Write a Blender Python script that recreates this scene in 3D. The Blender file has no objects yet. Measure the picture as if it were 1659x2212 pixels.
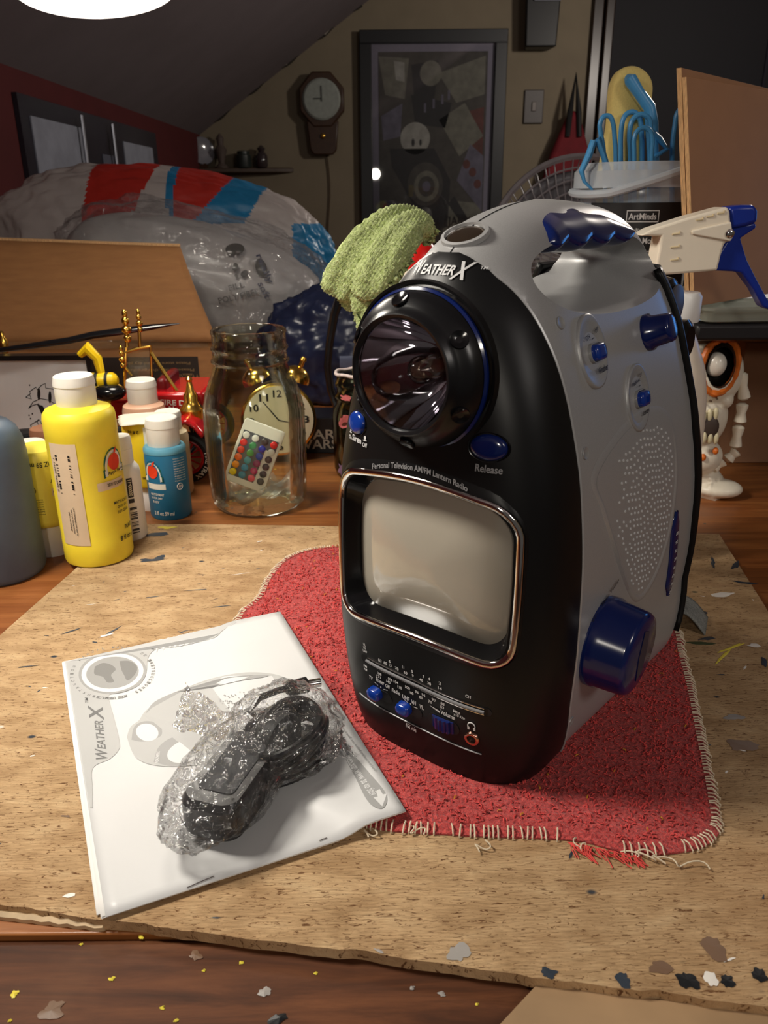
import bpy, bmesh, math, random
import numpy as np
from math import sin, cos, pi, radians, atan2, sqrt, hypot, exp
from mathutils import Vector, Matrix, noise
random.seed(7)
SC = bpy.context.scene
COL = SC.collection

# ------------------------------------------------------------------ camera
F_PX = 1708.0; W_PX, H_PX = 1659, 2212
PITCH, ROLL, EYE = radians(21.5), radians(-0.5), 0.30
_fwd = np.array([0, cos(PITCH), -sin(PITCH)]); _up0 = np.array([0, sin(PITCH), cos(PITCH)]); _rt0 = np.array([1.0, 0, 0])
_rt = cos(ROLL)*_rt0 + sin(ROLL)*_up0; _up = cos(ROLL)*_up0 - sin(ROLL)*_rt0
CAMP = np.array([0, 0, EYE])
def ray(x, y): return _fwd + _rt*(x-W_PX/2)/F_PX - _up*(y-H_PX/2)/F_PX
def atz(x, y, z=0.0):
    d = ray(x, y); return Vector(CAMP + d*(z-EYE)/d[2])
def aty(x, y, Y):
    d = ray(x, y); return Vector(CAMP + d*Y/d[1])
cam = bpy.data.cameras.new('camera'); camo = bpy.data.objects.new('camera', cam); COL.objects.link(camo)
cam.sensor_fit = 'HORIZONTAL'; cam.sensor_width = 36.0; cam.lens = 36.0*F_PX/W_PX
cam.clip_start = 0.01; cam.clip_end = 50
M = Matrix((( _rt[0], _up[0], -_fwd[0], 0), (_rt[1], _up[1], -_fwd[1], 0), (_rt[2], _up[2], -_fwd[2], EYE), (0, 0, 0, 1)))
camo.matrix_world = M
cam.dof.use_dof = True; cam.dof.focus_distance = 0.50; cam.dof.aperture_fstop = 28
SC.camera = camo
SC.view_settings.view_transform = 'Standard'; SC.view_settings.look = 'None'
SC.view_settings.gamma = 1.0; SC.view_settings.use_curve_mapping = False
SC.view_settings.exposure = 0.0
SC.cycles.max_bounces = 10; SC.cycles.transparent_max_bounces = 24; SC.cycles.transmission_bounces = 10; SC.cycles.glossy_bounces = 5
SC.cycles.caustics_reflective = False; SC.cycles.caustics_refractive = False
SC.cycles.use_denoising = True

# ------------------------------------------------------------------ light
world = bpy.data.worlds.new('world'); SC.world = world; world.use_nodes = True
world.node_tree.nodes['Background'].inputs[0].default_value = (0.80, 0.72, 0.66, 1)
world.node_tree.nodes['Background'].inputs[1].default_value = 0.08
def area(name, loc, target, size, power, color, shape='DISK', size_y=None, spread=pi):
    l = bpy.data.lights.new(name, 'AREA'); l.shape = shape; l.size = size
    if size_y: l.size_y = size_y
    l.energy = power; l.color = color; l.spread = spread
    o = bpy.data.objects.new(name, l); COL.objects.link(o); o.location = loc
    o.rotation_euler = (Vector(target)-Vector(loc)).to_track_quat('-Z', 'Y').to_euler()
    return o
LAMP = Vector(CAMP + ray(202, -58)*0.76)           # the work lamp seen at the top left
LAMP_GLOW = 34.0
area('upper_left_fill_light', (-0.46, 0.40, 0.66), (-0.08, 0.50, 0.0), 0.18, 2.65, (1.0, 0.93, 0.82), spread=radians(100))  # added fill that evens the light over board and bottles, source unseen
def point(name, loc, r, power, color):
    l = bpy.data.lights.new(name, 'POINT'); l.shadow_soft_size = r; l.energy = power; l.color = color
    o = bpy.data.objects.new(name, l); COL.objects.link(o); o.location = loc; return o
point('room_fill_light', (1.35, 2.5, 1.0), 0.08, 36.0, (1.0, 0.90, 0.80))  # added to lift the sloped ceiling and back wall, no known bulb here
point('back_lamp_light', (-0.06, -0.70, 0.56), 0.05, 8.5, (1.0, 0.92, 0.80))
point('right_fill_light', (1.5, -1.1, 1.3), 0.25, 34.0, (1.0, 0.93, 0.86))  # added behind the camera to brighten the television's right side
area('blue_fill_light', (0.80, 1.02, 0.30), (0.25, 0.56, 0.22), 0.14, 0.22, (0.08, 0.36, 1.0), 'RECTANGLE', 0.25)  # added for the blue sheen on the television's rear side, no known screen

# ------------------------------------------------------------------ helpers
def s2l(c):
    c = c/255.0
    return c/12.92 if c <= 0.04045 else ((c+0.055)/1.055)**2.4
def rgb(r, g, b): return (s2l(r), s2l(g), s2l(b), 1.0)
class NT:
    def __init__(s, m): s.t = m.node_tree; s.b = s.t.nodes['Principled BSDF']
    def n(s, kind, **kw):
        x = s.t.nodes.new(kind)
        for k, v in kw.items():
            if k.startswith('i_'): x.inputs[k[2:].replace('_', ' ')].default_value = v
            else: setattr(x, k, v)
        return x
    def l(s, a, b): s.t.links.new(a, b)
    def ramp(s, fac, stops, interp='LINEAR'):
        r = s.t.nodes.new('ShaderNodeValToRGB'); r.color_ramp.interpolation = interp
        e = r.color_ramp.elements
        while len(e) < len(stops): e.new(0.5)
        for k, (p, c) in enumerate(stops): e[k].position = p; e[k].color = c if len(c) == 4 else (*c, 1)
        s.l(fac, r.inputs[0]); return r.outputs[0]
    def coord(s, scale=(1, 1, 1), rot=(0, 0, 0)):
        tc = s.n('ShaderNodeTexCoord'); mp = s.n('ShaderNodeMapping'); mp.inputs['Scale'].default_value = scale; mp.inputs['Rotation'].default_value = rot
        s.l(tc.outputs['Object'], mp.inputs[0]); return mp.outputs[0]
    def noise(s, co, scale, detail=4, rough=0.55, dist=0.0):
        x = s.n('ShaderNodeTexNoise'); x.inputs['Scale'].default_value = scale; x.inputs['Detail'].default_value = detail
        x.inputs['Roughness'].default_value = rough; x.inputs['Distortion'].default_value = dist; s.l(co, x.inputs['Vector']); return x.outputs[0]
    def mix(s, fac, a, b, mode='MIX'):
        x = s.t.nodes.new('ShaderNodeMix'); x.data_type = 'RGBA'; x.blend_type = mode
        if isinstance(fac, float): x.inputs[0].default_value = fac
        else: s.l(fac, x.inputs[0])
        for k, v in ((6, a), (7, b)):
            if isinstance(v, tuple): x.inputs[k].default_value = v
            else: s.l(v, x.inputs[k])
        return x.outputs[2]
    def bump(s, h, strength=0.3, dist=0.001):
        b = s.n('ShaderNodeBump'); b.inputs['Strength'].default_value = strength; b.inputs['Distance'].default_value = dist
        s.l(h, b.inputs['Height']); s.l(b.outputs[0], s.b.inputs['Normal'])
_mats = {}
def mat(name, col=(200, 200, 200), rough=0.5, metal=0.0, nz=0.06, scale=60, bump=0.0, bd=0.0005, spec=0.5, trans=0.0, ior=1.45, emit=None, es=0.0, coat=0.0, alpha=1.0, sss=0.0, aniso=0.0, stretch=(1, 1, 1)):
    if name in _mats: return _mats[name]
    m = bpy.data.materials.new(name); m.use_nodes = True; N = NT(m); b = N.b
    c = rgb(*col)
    if nz > 0 or bump > 0:
        co = N.coord(stretch); f = N.noise(co, scale)
        lo = tuple(x*(1-nz) for x in c[:3])+(1,); hi = tuple(min(1, x*(1+nz)) for x in c[:3])+(1,)
        N.l(N.ramp(f, [(0.3, lo), (0.7, hi)]), b.inputs['Base Color'])
        if bump > 0: N.bump(f, bump, bd)
    else: b.inputs['Base Color'].default_value = c
    b.inputs['Roughness'].default_value = rough; b.inputs['Metallic'].default_value = metal
    b.inputs['Specular IOR Level'].default_value = spec; b.inputs['IOR'].default_value = ior
    b.inputs['Transmission Weight'].default_value = trans; b.inputs['Coat Weight'].default_value = coat; b.inputs['Alpha'].default_value = alpha
    if sss: b.inputs['Subsurface Weight'].default_value = sss; b.inputs['Subsurface Radius'].default_value = (0.004, 0.003, 0.002)
    if emit: b.inputs['Emission Color'].default_value = rgb(*emit); b.inputs['Emission Strength'].default_value = es
    _mats[name] = m; return m

def link(o, parent=None):
    COL.objects.link(o)
    if parent is not None: o.parent = parent
    return o
def tag(o, label=None, cat=None, group=None, kind=None):
    if label: o['label'] = label
    if cat: o['category'] = cat
    if group: o['group'] = group
    if kind: o['kind'] = kind
    return o
def empty(name, loc=(0, 0, 0), rz=0.0, label=None, cat=None, group=None, rot=None):
    o = bpy.data.objects.new(name, None); COL.objects.link(o); o.empty_display_size = 0.01
    o.location = loc; o.rotation_euler = rot if rot else (0, 0, rz)
    return tag(o, label, cat, group)
class MB:
    """collects shapes and links them as one mesh object"""
    def __init__(s): s.v = []; s.f = []; s.m = []; s.mi = 0; s.T = None
    def add(s, vs, fs):
        k = len(s.v)
        s.v += [tuple(s.T @ Vector(p)) if s.T is not None else tuple(p) for p in vs]
        s.f += [tuple(k+i for i in f) for f in fs]; s.m += [s.mi]*len(fs); return s
    def box(s, a, b):
        (x0, y0, z0), (x1, y1, z1) = a, b
        return s.add([(x0, y0, z0), (x1, y0, z0), (x1, y1, z0), (x0, y1, z0), (x0, y0, z1), (x1, y0, z1), (x1, y1, z1), (x0, y1, z1)],
                     [(0, 3, 2, 1), (4, 5, 6, 7), (0, 1, 5, 4), (1, 2, 6, 5), (2, 3, 7, 6), (3, 0, 4, 7)])
    def loft(s, rings, closed=True, cap=True):
        n = len(rings[0]); vs = [p for r in rings for p in r]; fs = []
        for i in range(len(rings)-1):
            for j in range(n if closed else n-1):
                k = (j+1) % n; fs.append((i*n+j, i*n+k, (i+1)*n+k, (i+1)*n+j))
        if cap and closed:
            fs.append(tuple(range(n-1, -1, -1))); fs.append(tuple((len(rings)-1)*n+j for j in range(n)))
        return s.add(vs, fs)
    def lathe(s, prof, n=40, c=(0, 0, 0), cap=True):
        return s.loft([[(c[0]+r*cos(2*pi*j/n), c[1]+r*sin(2*pi*j/n), c[2]+z) for j in range(n)] for r, z in prof], cap=cap)
    def tube(s, pts, r, n=10, closed=False, cap=True, flat=1.0, upv=None):
        pts = [Vector(p) for p in pts]; m = len(pts); rs = r if isinstance(r, (list, tuple)) else [r]*m
        T = []
        for i in range(m):
            a = pts[(i-1) % m] if closed or i > 0 else pts[i]; b = pts[(i+1) % m] if closed or i < m-1 else pts[i]
            t = b-a; T.append(t.normalized() if t.length > 1e-12 else Vector((0, 0, 1)))
        N = Vector(upv) if upv is not None else (Vector((0, 0, 1)) if abs(T[0].z) < 0.9 else Vector((1, 0, 0)))
        rings = []
        for i in range(m):
            if upv is not None: N = Vector(upv)
            N = (N - T[i]*N.dot(T[i])); N = N.normalized() if N.length > 1e-9 else T[i].orthogonal().normalized()
            B = T[i].cross(N)
            rings.append([tuple(pts[i]+rs[i]*(cos(2*pi*j/n)*N*flat+sin(2*pi*j/n)*B)) for j in range(n)])
        if closed: rings.append(rings[0]); return s.loft(rings, cap=False)
        return s.loft(rings, cap=cap)
    def grid(s, f, nu, nv, a=(0, 1), b=(0, 1)):
        vs = [f(a[0]+(a[1]-a[0])*i/nu, b[0]+(b[1]-b[0])*j/nv) for j in range(nv+1) for i in range(nu+1)]
        fs = [(j*(nu+1)+i, j*(nu+1)+i+1, (j+1)*(nu+1)+i+1, (j+1)*(nu+1)+i) for j in range(nv) for i in range(nu)]
        return s.add(vs, fs)
    def prism(s, poly, z0, z1):
        n = len(poly); return s.add([(x, y, z0) for x, y in poly]+[(x, y, z1) for x, y in poly],
            [tuple(range(n-1, -1, -1)), tuple(range(n, 2*n))]+[(i, (i+1) % n, n+(i+1) % n, n+i) for i in range(n)])
    def ellipsoid(s, c, r, nu=24, nv=14):
        rings = [[(c[0]+r[0]*cos(2*pi*j/nu)*sin(pi*i/nv), c[1]+r[1]*sin(2*pi*j/nu)*sin(pi*i/nv), c[2]-r[2]*cos(pi*i/nv)) for j in range(nu)] for i in range(nv+1)]
        return s.loft(rings, cap=False)
    def mesh(s, name, mats, smooth=35):
        me = bpy.data.meshes.new(name); me.from_pydata(s.v, [], s.f)
        for m in (mats if isinstance(mats, (list, tuple)) else [mats]): me.materials.append(m)
        me.polygons.foreach_set('material_index', s.m)
        bm = bmesh.new(); bm.from_mesh(me)
        bmesh.ops.remove_doubles(bm, verts=bm.verts, dist=1e-7)
        bmesh.ops.recalc_face_normals(bm, faces=bm.faces)
        bm.to_mesh(me); bm.free()
        if smooth: shade(me, smooth)
        return me
    def build(s, name, mats, parent=None, smooth=35, loc=None, bevel=0, bseg=2, sub=0, solid=0, soff=-1):
        o = bpy.data.objects.new(name, s.mesh(name, mats, smooth)); link(o, parent)
        if loc: o.location = loc
        if solid: md = o.modifiers.new('solid', 'SOLIDIFY'); md.thickness = solid; md.offset = soff
        if bevel: md = o.modifiers.new('bevel', 'BEVEL'); md.width = bevel; md.segments = bseg; md.limit_method = 'ANGLE'; md.angle_limit = radians(40)
        if sub: md = o.modifiers.new('sub', 'SUBSURF'); md.levels = md.render_levels = sub
        return o
def shade(me, ang=35):
    me.polygons.foreach_set('use_smooth', [True]*len(me.polygons)); me.update()
    if ang < 170:
        bm = bmesh.new(); bm.from_mesh(me)
        for e in bm.edges: e.smooth = not (len(e.link_faces) == 2 and e.calc_face_angle(0) > radians(ang))
        bm.to_mesh(me); bm.free()
def apply(o):
    dg = bpy.context.evaluated_depsgraph_get(); dg.update()
    me = bpy.data.meshes.new_from_object(o.evaluated_get(dg)); o.modifiers.clear(); o.data = me; return o
def cut(o, cutter_mb, ang=35):
    c = bpy.data.objects.new('cut', cutter_mb.mesh('cut', [])); COL.objects.link(c); c.matrix_world = Matrix.Identity(4)
    p = o.parent; o.parent = None
    md = o.modifiers.new('bool', 'BOOLEAN'); md.operation = 'DIFFERENCE'; md.solver = 'EXACT'; md.object = c
    bpy.context.view_layer.update(); apply(o); o.parent = p
    bpy.data.objects.remove(c); shade(o.data, ang); return o
def rrect(w, h, r, n=6, cx=0, cy=0):
    P = []
    for (sx, sy, a0) in ((1, 1, 0), (-1, 1, 90), (-1, -1, 180), (1, -1, 270)):
        for k in range(n+1):
            a = radians(a0+90*k/n); P.append((cx+sx*(w/2-r)+r*cos(a), cy+sy*(h/2-r)+r*sin(a)))
    return P
def text_mb(strings, place):
    """strings: (text, cx, cy, width, height, angle[, shear]); place(x, y) -> 3D point. one MB of flat letters"""
    mb = MB()
    for it in strings:
        t, cx, cy, w, h, ang = it[:6]; sh = it[6] if len(it) > 6 else 0.0
        cu = bpy.data.curves.new('t', 'FONT'); cu.body = t; cu.resolution_u = 3; cu.offset = 0.018
        o = bpy.data.objects.new('t', cu); COL.objects.link(o)
        bpy.context.view_layer.update()
        me = bpy.data.meshes.new_from_object(o); bpy.data.objects.remove(o)
        if not len(me.vertices): continue
        P = np.array([v.co[:2] for v in me.vertices]); lo, hi = P.min(0), P.max(0); sz = np.maximum(hi-lo, 1e-6)
        P = (P-(lo+hi)/2)/sz*np.array([w, h]); P[:, 0] += sh*P[:, 1]
        ca, sa = cos(radians(ang)), sin(radians(ang))
        vs = [place(cx+x*ca-y*sa, cy+x*sa+y*ca) for x, y in P]
        mb.add(vs, [tuple(p.vertices) for p in me.polygons]); bpy.data.meshes.remove(me)
    return mb
def text_mesh(o):  # keep text faces flat-shaded
    return o
def copy_tree(o, parent=None):
    c = o.copy(); COL.objects.link(c); c.parent = parent
    for ch in o.children: copy_tree(ch, c)
    return c
def label_patch(mb, cx, cy, r, a0, a1, z0, z1, n=20, off=0.0003):
    """a curved label on a cylinder"""
    mb.grid(lambda s, t: (cx+(r+off)*cos(radians(s)), cy+(r+off)*sin(radians(s)), t), n, 1, (a0, a1), (z0, z1)); return mb
def on_cyl(cx, cy, r, a_mid, off=0.0006):
    """place() for text on a cylinder: x runs to the viewer's right"""
    def f(x, y):
        a = radians(a_mid)+x/r
        return (cx+(r+off)*cos(a), cy+(r+off)*sin(a), y)
    return f

# ------------------------------------------------------------------ materials
black_pl = mat('black_satin_plastic', (17, 17, 18), 0.38, spec=0.3, nz=0.05, scale=900, bump=0.05, bd=0.0001)
black_sat = mat('black_soft_gloss_plastic', (17, 17, 19), 0.27, nz=0.03)
black_gl = mat('black_gloss_plastic', (14, 14, 16), 0.16, nz=0.02)
black_rb = mat('black_rubber', (18, 18, 19), 0.6)
dark_mat = mat('dark_slot', (6, 6, 7), 0.5, nz=0)
silver_pl = mat('silver_painted_plastic', (172, 172, 172), 0.36, metal=0.35, nz=0.10, scale=2600, bump=0.04, bd=0.0001)
silver_dk = mat('silver_grille_plastic', (160, 160, 160), 0.40, metal=0.35, nz=0.08, scale=2600)
chrome = mat('chrome', (225, 222, 218), 0.07, metal=1.0, nz=0)
reflector = mat('reflector_chrome', (235, 232, 238), 0.04, metal=1.0, nz=0)
blue_pl = mat('blue_gloss_plastic', (10, 28, 84), 0.16, nz=0.03, coat=0.3)
blue_hi = mat('bright_blue_plastic', (12, 48, 132), 0.18, nz=0.03, coat=0.3)
grip_blue = mat('grip_blue_plastic', (12, 30, 86), 0.18, nz=0.03, coat=0.4)
print_wh = mat('white_print', (205, 205, 205), 0.5, nz=0)
print_gr = mat('grey_print', (140, 140, 142), 0.5, nz=0)
print_bk = mat('black_print', (22, 22, 24), 0.5, nz=0)
white_cap = mat('white_cap_plastic', (228, 224, 214), 0.38, nz=0.03, sss=0.1)
white_pl = mat('white_plastic', (232, 230, 226), 0.35, nz=0.03)
gold = mat('gold_metal', (222, 178, 84), 0.2, metal=1.0, nz=0.05, scale=200)
crt = mat('crt_glass', (168, 161, 147), 0.13, nz=0.03, scale=20, coat=1.0, spec=0.9)
def fabric(name, c1, c2, scale, bump, bd, rough=0.95, dots=None):
    m = bpy.data.materials.new(name); m.use_nodes = True; N = NT(m); co = N.coord()
    f = N.noise(co, scale, 3, 0.7, 0.6); g = N.noise(co, 18, 4)
    col = N.ramp(f, [(0.32, rgb(*c1)), (0.66, rgb(*c2))])
    dirt = N.ramp(g, [(0.28, rgb(c1[0]*.6, c1[1]*.6, c1[2]*.6)), (0.40, (1, 1, 1, 1))]); col = N.mix(0.55, col, N.mix(1.0, col, dirt, 'MULTIPLY'))
    N.l(col, N.b.inputs['Base Color']); N.b.inputs['Roughness'].default_value = rough; N.b.inputs['Specular IOR Level'].default_value = 0.15
    N.b.inputs['Sheen Weight'].default_value = 0.15
    N.bump(f, bump, bd); return m
red_terry = fabric('red_terry', (136, 40, 42), (208, 84, 80), 520, 1.0, 0.0022)
def wood_bench():
    m = bpy.data.materials.new('varnished_bench_wood'); m.use_nodes = True; N = NT(m)
    co = N.coord((1.0, 14, 14)); f = N.noise(co, 7, 6, 0.6, 0.4); big = N.noise(N.coord((2, 2, 2)), 3, 4)
    c = N.ramp(f, [(0.25, rgb(84, 48, 22)), (0.5, rgb(140, 86, 42)), (0.75, rgb(178, 118, 62))])
    c = N.mix(N.ramp(big, [(0.35, (0, 0, 0, 1)), (0.65, (0.5, 0.5, 0.5, 1))]), c, rgb(120, 60, 26))
    v = N.n('ShaderNodeTexVoronoi'); v.inputs['Scale'].default_value = 46; N.l(N.coord(), v.inputs['Vector'])
    sp = N.ramp(v.outputs['Distance'], [(0.0, (1, 1, 1, 1)), (0.07, (1, 1, 1, 1)), (0.09, (0, 0, 0, 1))])
    sel = N.n('ShaderNodeSeparateColor'); N.l(v.outputs['Color'], sel.inputs[0])
    msk = N.mix(1.0, sp, N.ramp(sel.outputs[0], [(0.62, (0, 0, 0, 1)), (0.64, (1, 1, 1, 1))]), 'MULTIPLY')
    paint = N.ramp(sel.outputs[1], [(0.0, rgb(205, 190, 70)), (0.5, rgb(205, 200, 185)), (0.75, rgb(60, 60, 60))], 'CONSTANT')
    c = N.mix(msk, c, paint)
    N.l(c, N.b.inputs['Base Color']); N.l(N.ramp(f, [(0.2, (0.30, 0.30, 0.30, 1)), (0.8, (0.48, 0.48, 0.48, 1))]), N.b.inputs['Roughness'])
    N.bump(f, 0.3, 0.0006); return m
def wood_front():
    # reddish, worn
    m = bpy.data.materials.new('reddish_bench_edge_wood'); m.use_nodes = True; N = NT(m)
    co = N.coord((1.0, 9, 9)); f = N.noise(co, 9, 7, 0.65, 0.5); big = N.noise(N.coord((1, 1, 1)), 14, 4)
    c = N.ramp(f, [(0.25, rgb(36, 20, 12)), (0.5, rgb(78, 45, 26)), (0.75, rgb(112, 68, 40))])
    c = N.mix(N.ramp(big, [(0.55, (0, 0, 0, 1)), (0.75, (0.35, 0.35, 0.35, 1))]), c, rgb(120, 84, 58))
    N.l(c, N.b.inputs['Base Color']); N.b.inputs['Roughness'].default_value = 0.6; N.b.inputs['Specular IOR Level'].default_value = 0.2; N.bump(f, 0.4, 0.0006); return m
def board_mat():
    m = bpy.data.materials.new('chipboard'); m.use_nodes = True; N = NT(m)
    fine = N.noise(N.coord((1, 4.5, 1), (0, 0, radians(-7))), 170, 5, 0.72, 1.2); mid = N.noise(N.coord((1, 2.2, 1)), 30, 5, 0.6, 0.4); big = N.noise(N.coord(), 6, 4)
    c = N.ramp(mid, [(0.25, rgb(152, 120, 84)), (0.55, rgb(190, 158, 118)), (0.8, rgb(208, 180, 140))])
    c = N.mix(N.ramp(fine, [(0.385, (1, 1, 1, 1)), (0.43, (0, 0, 0, 1))]), c, rgb(98, 66, 40))
    c = N.mix(N.ramp(big, [(0.30, (0.35, 0.35, 0.35, 1)), (0.5, (0, 0, 0, 1))]), c, rgb(150, 105, 64))
    v = N.n('ShaderNodeTexVoronoi'); v.inputs['Scale'].default_value = 32; v.feature = 'F1'; N.l(N.coord((1, 1.6, 1), (0, 0, 0.9)), v.inputs['Vector'])
    sel = N.n('ShaderNodeSeparateColor'); N.l(v.outputs['Color'], sel.inputs[0])
    sp = N.ramp(v.outputs['Distance'], [(0.05, (1, 1, 1, 1)), (0.10, (0, 0, 0, 1))])
    msk = N.mix(1.0, sp, N.ramp(sel.outputs[0], [(0.76, (0, 0, 0, 1)), (0.78, (1, 1, 1, 1))]), 'MULTIPLY')
    c = N.mix(msk, c, N.ramp(sel.outputs[1], [(0.0, rgb(52, 58, 66)), (0.6, rgb(90, 90, 70)), (0.85, rgb(215, 205, 190))], 'CONSTANT'))
    N.l(c, N.b.inputs['Base Color']); N.b.inputs['Roughness'].default_value = 0.85; N.b.inputs['Specular IOR Level'].default_value = 0.2
    N.bump(fine, 0.8, 0.0012); return m
bench_w = wood_bench(); bench_f = wood_front(); board_m = board_mat()
cardboard = mat('cardboard', (152, 106, 64), 0.85, nz=0.10, scale=25, bump=0.1, bd=0.0004, stretch=(1, 1, 6))
cardboard_e = mat('cardboard_edge', (198, 158, 112), 0.9, nz=0.3, scale=180, stretch=(6, 6, 0.4))
paper = mat('white_paper', (232, 230, 226), 0.6, nz=0.03, scale=30)
def glass(name, col, rough=0.02, refl=1.0):
    """thin clear wall: light passes, edges and highlights reflect"""
    m = bpy.data.materials.new(name); m.use_nodes = True; t = m.node_tree; t.nodes.clear()
    o = t.nodes.new('ShaderNodeOutputMaterial'); tr = t.nodes.new('ShaderNodeBsdfTransparent'); tr.inputs[0].default_value = rgb(*col)
    g = t.nodes.new('ShaderNodeBsdfGlossy'); g.inputs['Roughness'].default_value = rough; g.inputs['Color'].default_value = (1, 1, 1, 1)
    nz = t.nodes.new('ShaderNodeTexNoise'); nz.inputs['Scale'].default_value = 45; b = t.nodes.new('ShaderNodeBump'); b.inputs['Strength'].default_value = 0.35; b.inputs['Distance'].default_value = 0.002
    tc = t.nodes.new('ShaderNodeTexCoord'); t.links.new(tc.outputs['Object'], nz.inputs['Vector']); t.links.new(nz.outputs[0], b.inputs['Height']); t.links.new(b.outputs[0], g.inputs['Normal'])
    lw = t.nodes.new('ShaderNodeLayerWeight'); lw.inputs['Blend'].default_value = 0.27; ma = t.nodes.new('ShaderNodeMath'); ma.operation = 'MULTIPLY'; ma.inputs[1].default_value = refl; t.links.new(lw.outputs['Fresnel'], ma.inputs[0]); ma.use_clamp = True
    mx = t.nodes.new('ShaderNodeMixShader'); t.links.new(ma.outputs[0], mx.inputs[0]); t.links.new(tr.outputs[0], mx.inputs[1]); t.links.new(g.outputs[0], mx.inputs[2]); t.links.new(mx.outputs[0], o.inputs[0]); return m
def film(name, col, opac, rough=0.12, bump=0.6, scale=60, bd=0.002, gl=0.32):
    """thin crinkled plastic film: mostly clear with glossy creases"""
    m = bpy.data.materials.new(name); m.use_nodes = True; t = m.node_tree; t.nodes.clear()
    o = t.nodes.new('ShaderNodeOutputMaterial'); tr = t.nodes.new('ShaderNodeBsdfTransparent'); tr.inputs[0].default_value = (0.96, 0.96, 0.96, 1)
    p = t.nodes.new('ShaderNodeBsdfGlossy'); p.inputs['Color'].default_value = (1, 1, 1, 1); p.inputs['Roughness'].default_value = rough; df = t.nodes.new('ShaderNodeBsdfDiffuse'); df.inputs['Color'].default_value = rgb(*col); m2 = t.nodes.new('ShaderNodeMixShader'); m2.inputs[0].default_value = opac; t.links.new(tr.outputs[0], m2.inputs[1]); t.links.new(df.outputs[0], m2.inputs[2])
    tc = t.nodes.new('ShaderNodeTexCoord'); nz = t.nodes.new('ShaderNodeTexNoise'); nz.inputs['Scale'].default_value = scale; nz.inputs['Detail'].default_value = 3; nz.inputs['Distortion'].default_value = 1.5
    b = t.nodes.new('ShaderNodeBump'); b.inputs['Strength'].default_value = bump; b.inputs['Distance'].default_value = bd
    t.links.new(tc.outputs['Object'], nz.inputs['Vector']); t.links.new(nz.outputs[0], b.inputs['Height']); t.links.new(b.outputs[0], p.inputs['Normal'])
    fr = t.nodes.new('ShaderNodeLayerWeight'); fr.inputs['Blend'].default_value = 0.32; t.links.new(b.outputs[0], fr.inputs['Normal'])
    ma = t.nodes.new('ShaderNodeMath'); ma.operation = 'MULTIPLY_ADD'; ma.inputs[1].default_value = gl; ma.inputs[2].default_value = 0.02; ma.use_clamp = True
    t.links.new(fr.outputs['Fresnel'], ma.inputs[0])
    mx = t.nodes.new('ShaderNodeMixShader'); t.links.new(ma.outputs[0], mx.inputs[0]); t.links.new(m2.outputs[0], mx.inputs[1]); t.links.new(p.outputs[0], mx.inputs[2]); t.links.new(mx.outputs[0], o.inputs[0])
    return m
clear = glass('clear_plastic', (246, 246, 246), .02, .7)
jar_glass = glass('jar_glass', (248, 250, 244), .03, .85)
bag_film = film('clear_bag_film', (235, 235, 235), 0.02, 0.09, 1.0, 80, 0.006, .55)

# ------------------------------------------------------------------ room (attic)
BY = 4.2; KX = -0.87
wall_beige = mat('beige_wall', (128, 117, 98), 0.85, nz=0.06, scale=8)
slope_grey = mat('grey_slope_ceiling', (124, 114, 118), 0.85, nz=0.06, scale=6)
wall_red = mat('dark_red_wall', (84, 26, 28), 0.8, nz=0.1, scale=8)
floor_m = mat('dark_floor', (70, 52, 38), 0.7, nz=0.2, scale=10)
navy_dark = mat('dark_navy_door_paint', (9, 8, 17), 0.7, nz=0.1, scale=6)
trim_wood = mat('dark_brown_trim', (40, 26, 18), 0.3, nz=0.25, scale=30, stretch=(6, 6, 0.4))
def struct(name, mb, m, **k): return tag(mb.build(name, m, None, **k), kind='structure')
struct('floor', MB().box((-0.95, -1.8, -0.82), (3.2, BY+0.1, -0.78)), floor_m)
struct('wall_left', MB().box((KX-0.08, -1.8, -0.78), (KX, BY, 0.60)), wall_red)
DX0, DX1 = 1.055, 2.0
w = MB(); w.box((KX-0.08, BY, -0.78), (DX0, BY+0.08, 1.95)); w.box((DX1, BY, -0.78), (3.2, BY+0.08, 1.95)); w.box((DX0, BY, 1.35), (DX1, BY+0.08, 1.95))
struct('wall_back', w, wall_beige)
struct('wall_right', MB().box((3.2, -1.8, -0.78), (3.28, BY+0.08, 1.95)), wall_beige)
# sloped attic ceiling rising from the knee wall, then flat
sl = (1.132-0.613)/(-0.105+0.882); zt = 1.90; xt = KX+(zt-0.60)/sl
c = MB(); c.add([(KX, -1.8, 0.60), (xt, -1.8, zt), (xt, BY, zt), (KX, BY, 0.60), (KX, -1.8, 0.66), (xt, -1.8, zt+0.06), (xt, BY, zt+0.06), (KX, BY, 0.66)],
      [(0, 1, 2, 3), (7, 6, 5, 4), (0, 4, 5, 1), (1, 5, 6, 2), (2, 6, 7, 3), (3, 7, 4, 0)])
c.box((xt, -1.8, zt), (3.28, BY+0.08, zt+0.06))
struct('ceiling', c, slope_grey)
struct('trim_1', MB().box((DX0-0.085, BY-0.03, -0.78), (DX0-0.035, BY, 1.35)).box((DX0-0.03, BY-0.045, -0.78), (DX0+0.012, BY+0.02, 1.35)), trim_wood, bevel=0.006)
d = MB(); d.box((DX0+0.012, BY+0.01, -0.78), (DX1, BY+0.05, 1.35))
struct('door_1', d, navy_dark)
o = MB().box((2.02-0.22, BY-0.002, -0.70), (2.03-0.22, BY+0.012, 1.33)).build('door_panel_seam', mat('seam_dark', (22, 20, 34), 0.4), bpy.data.objects['door_1'])
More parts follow.
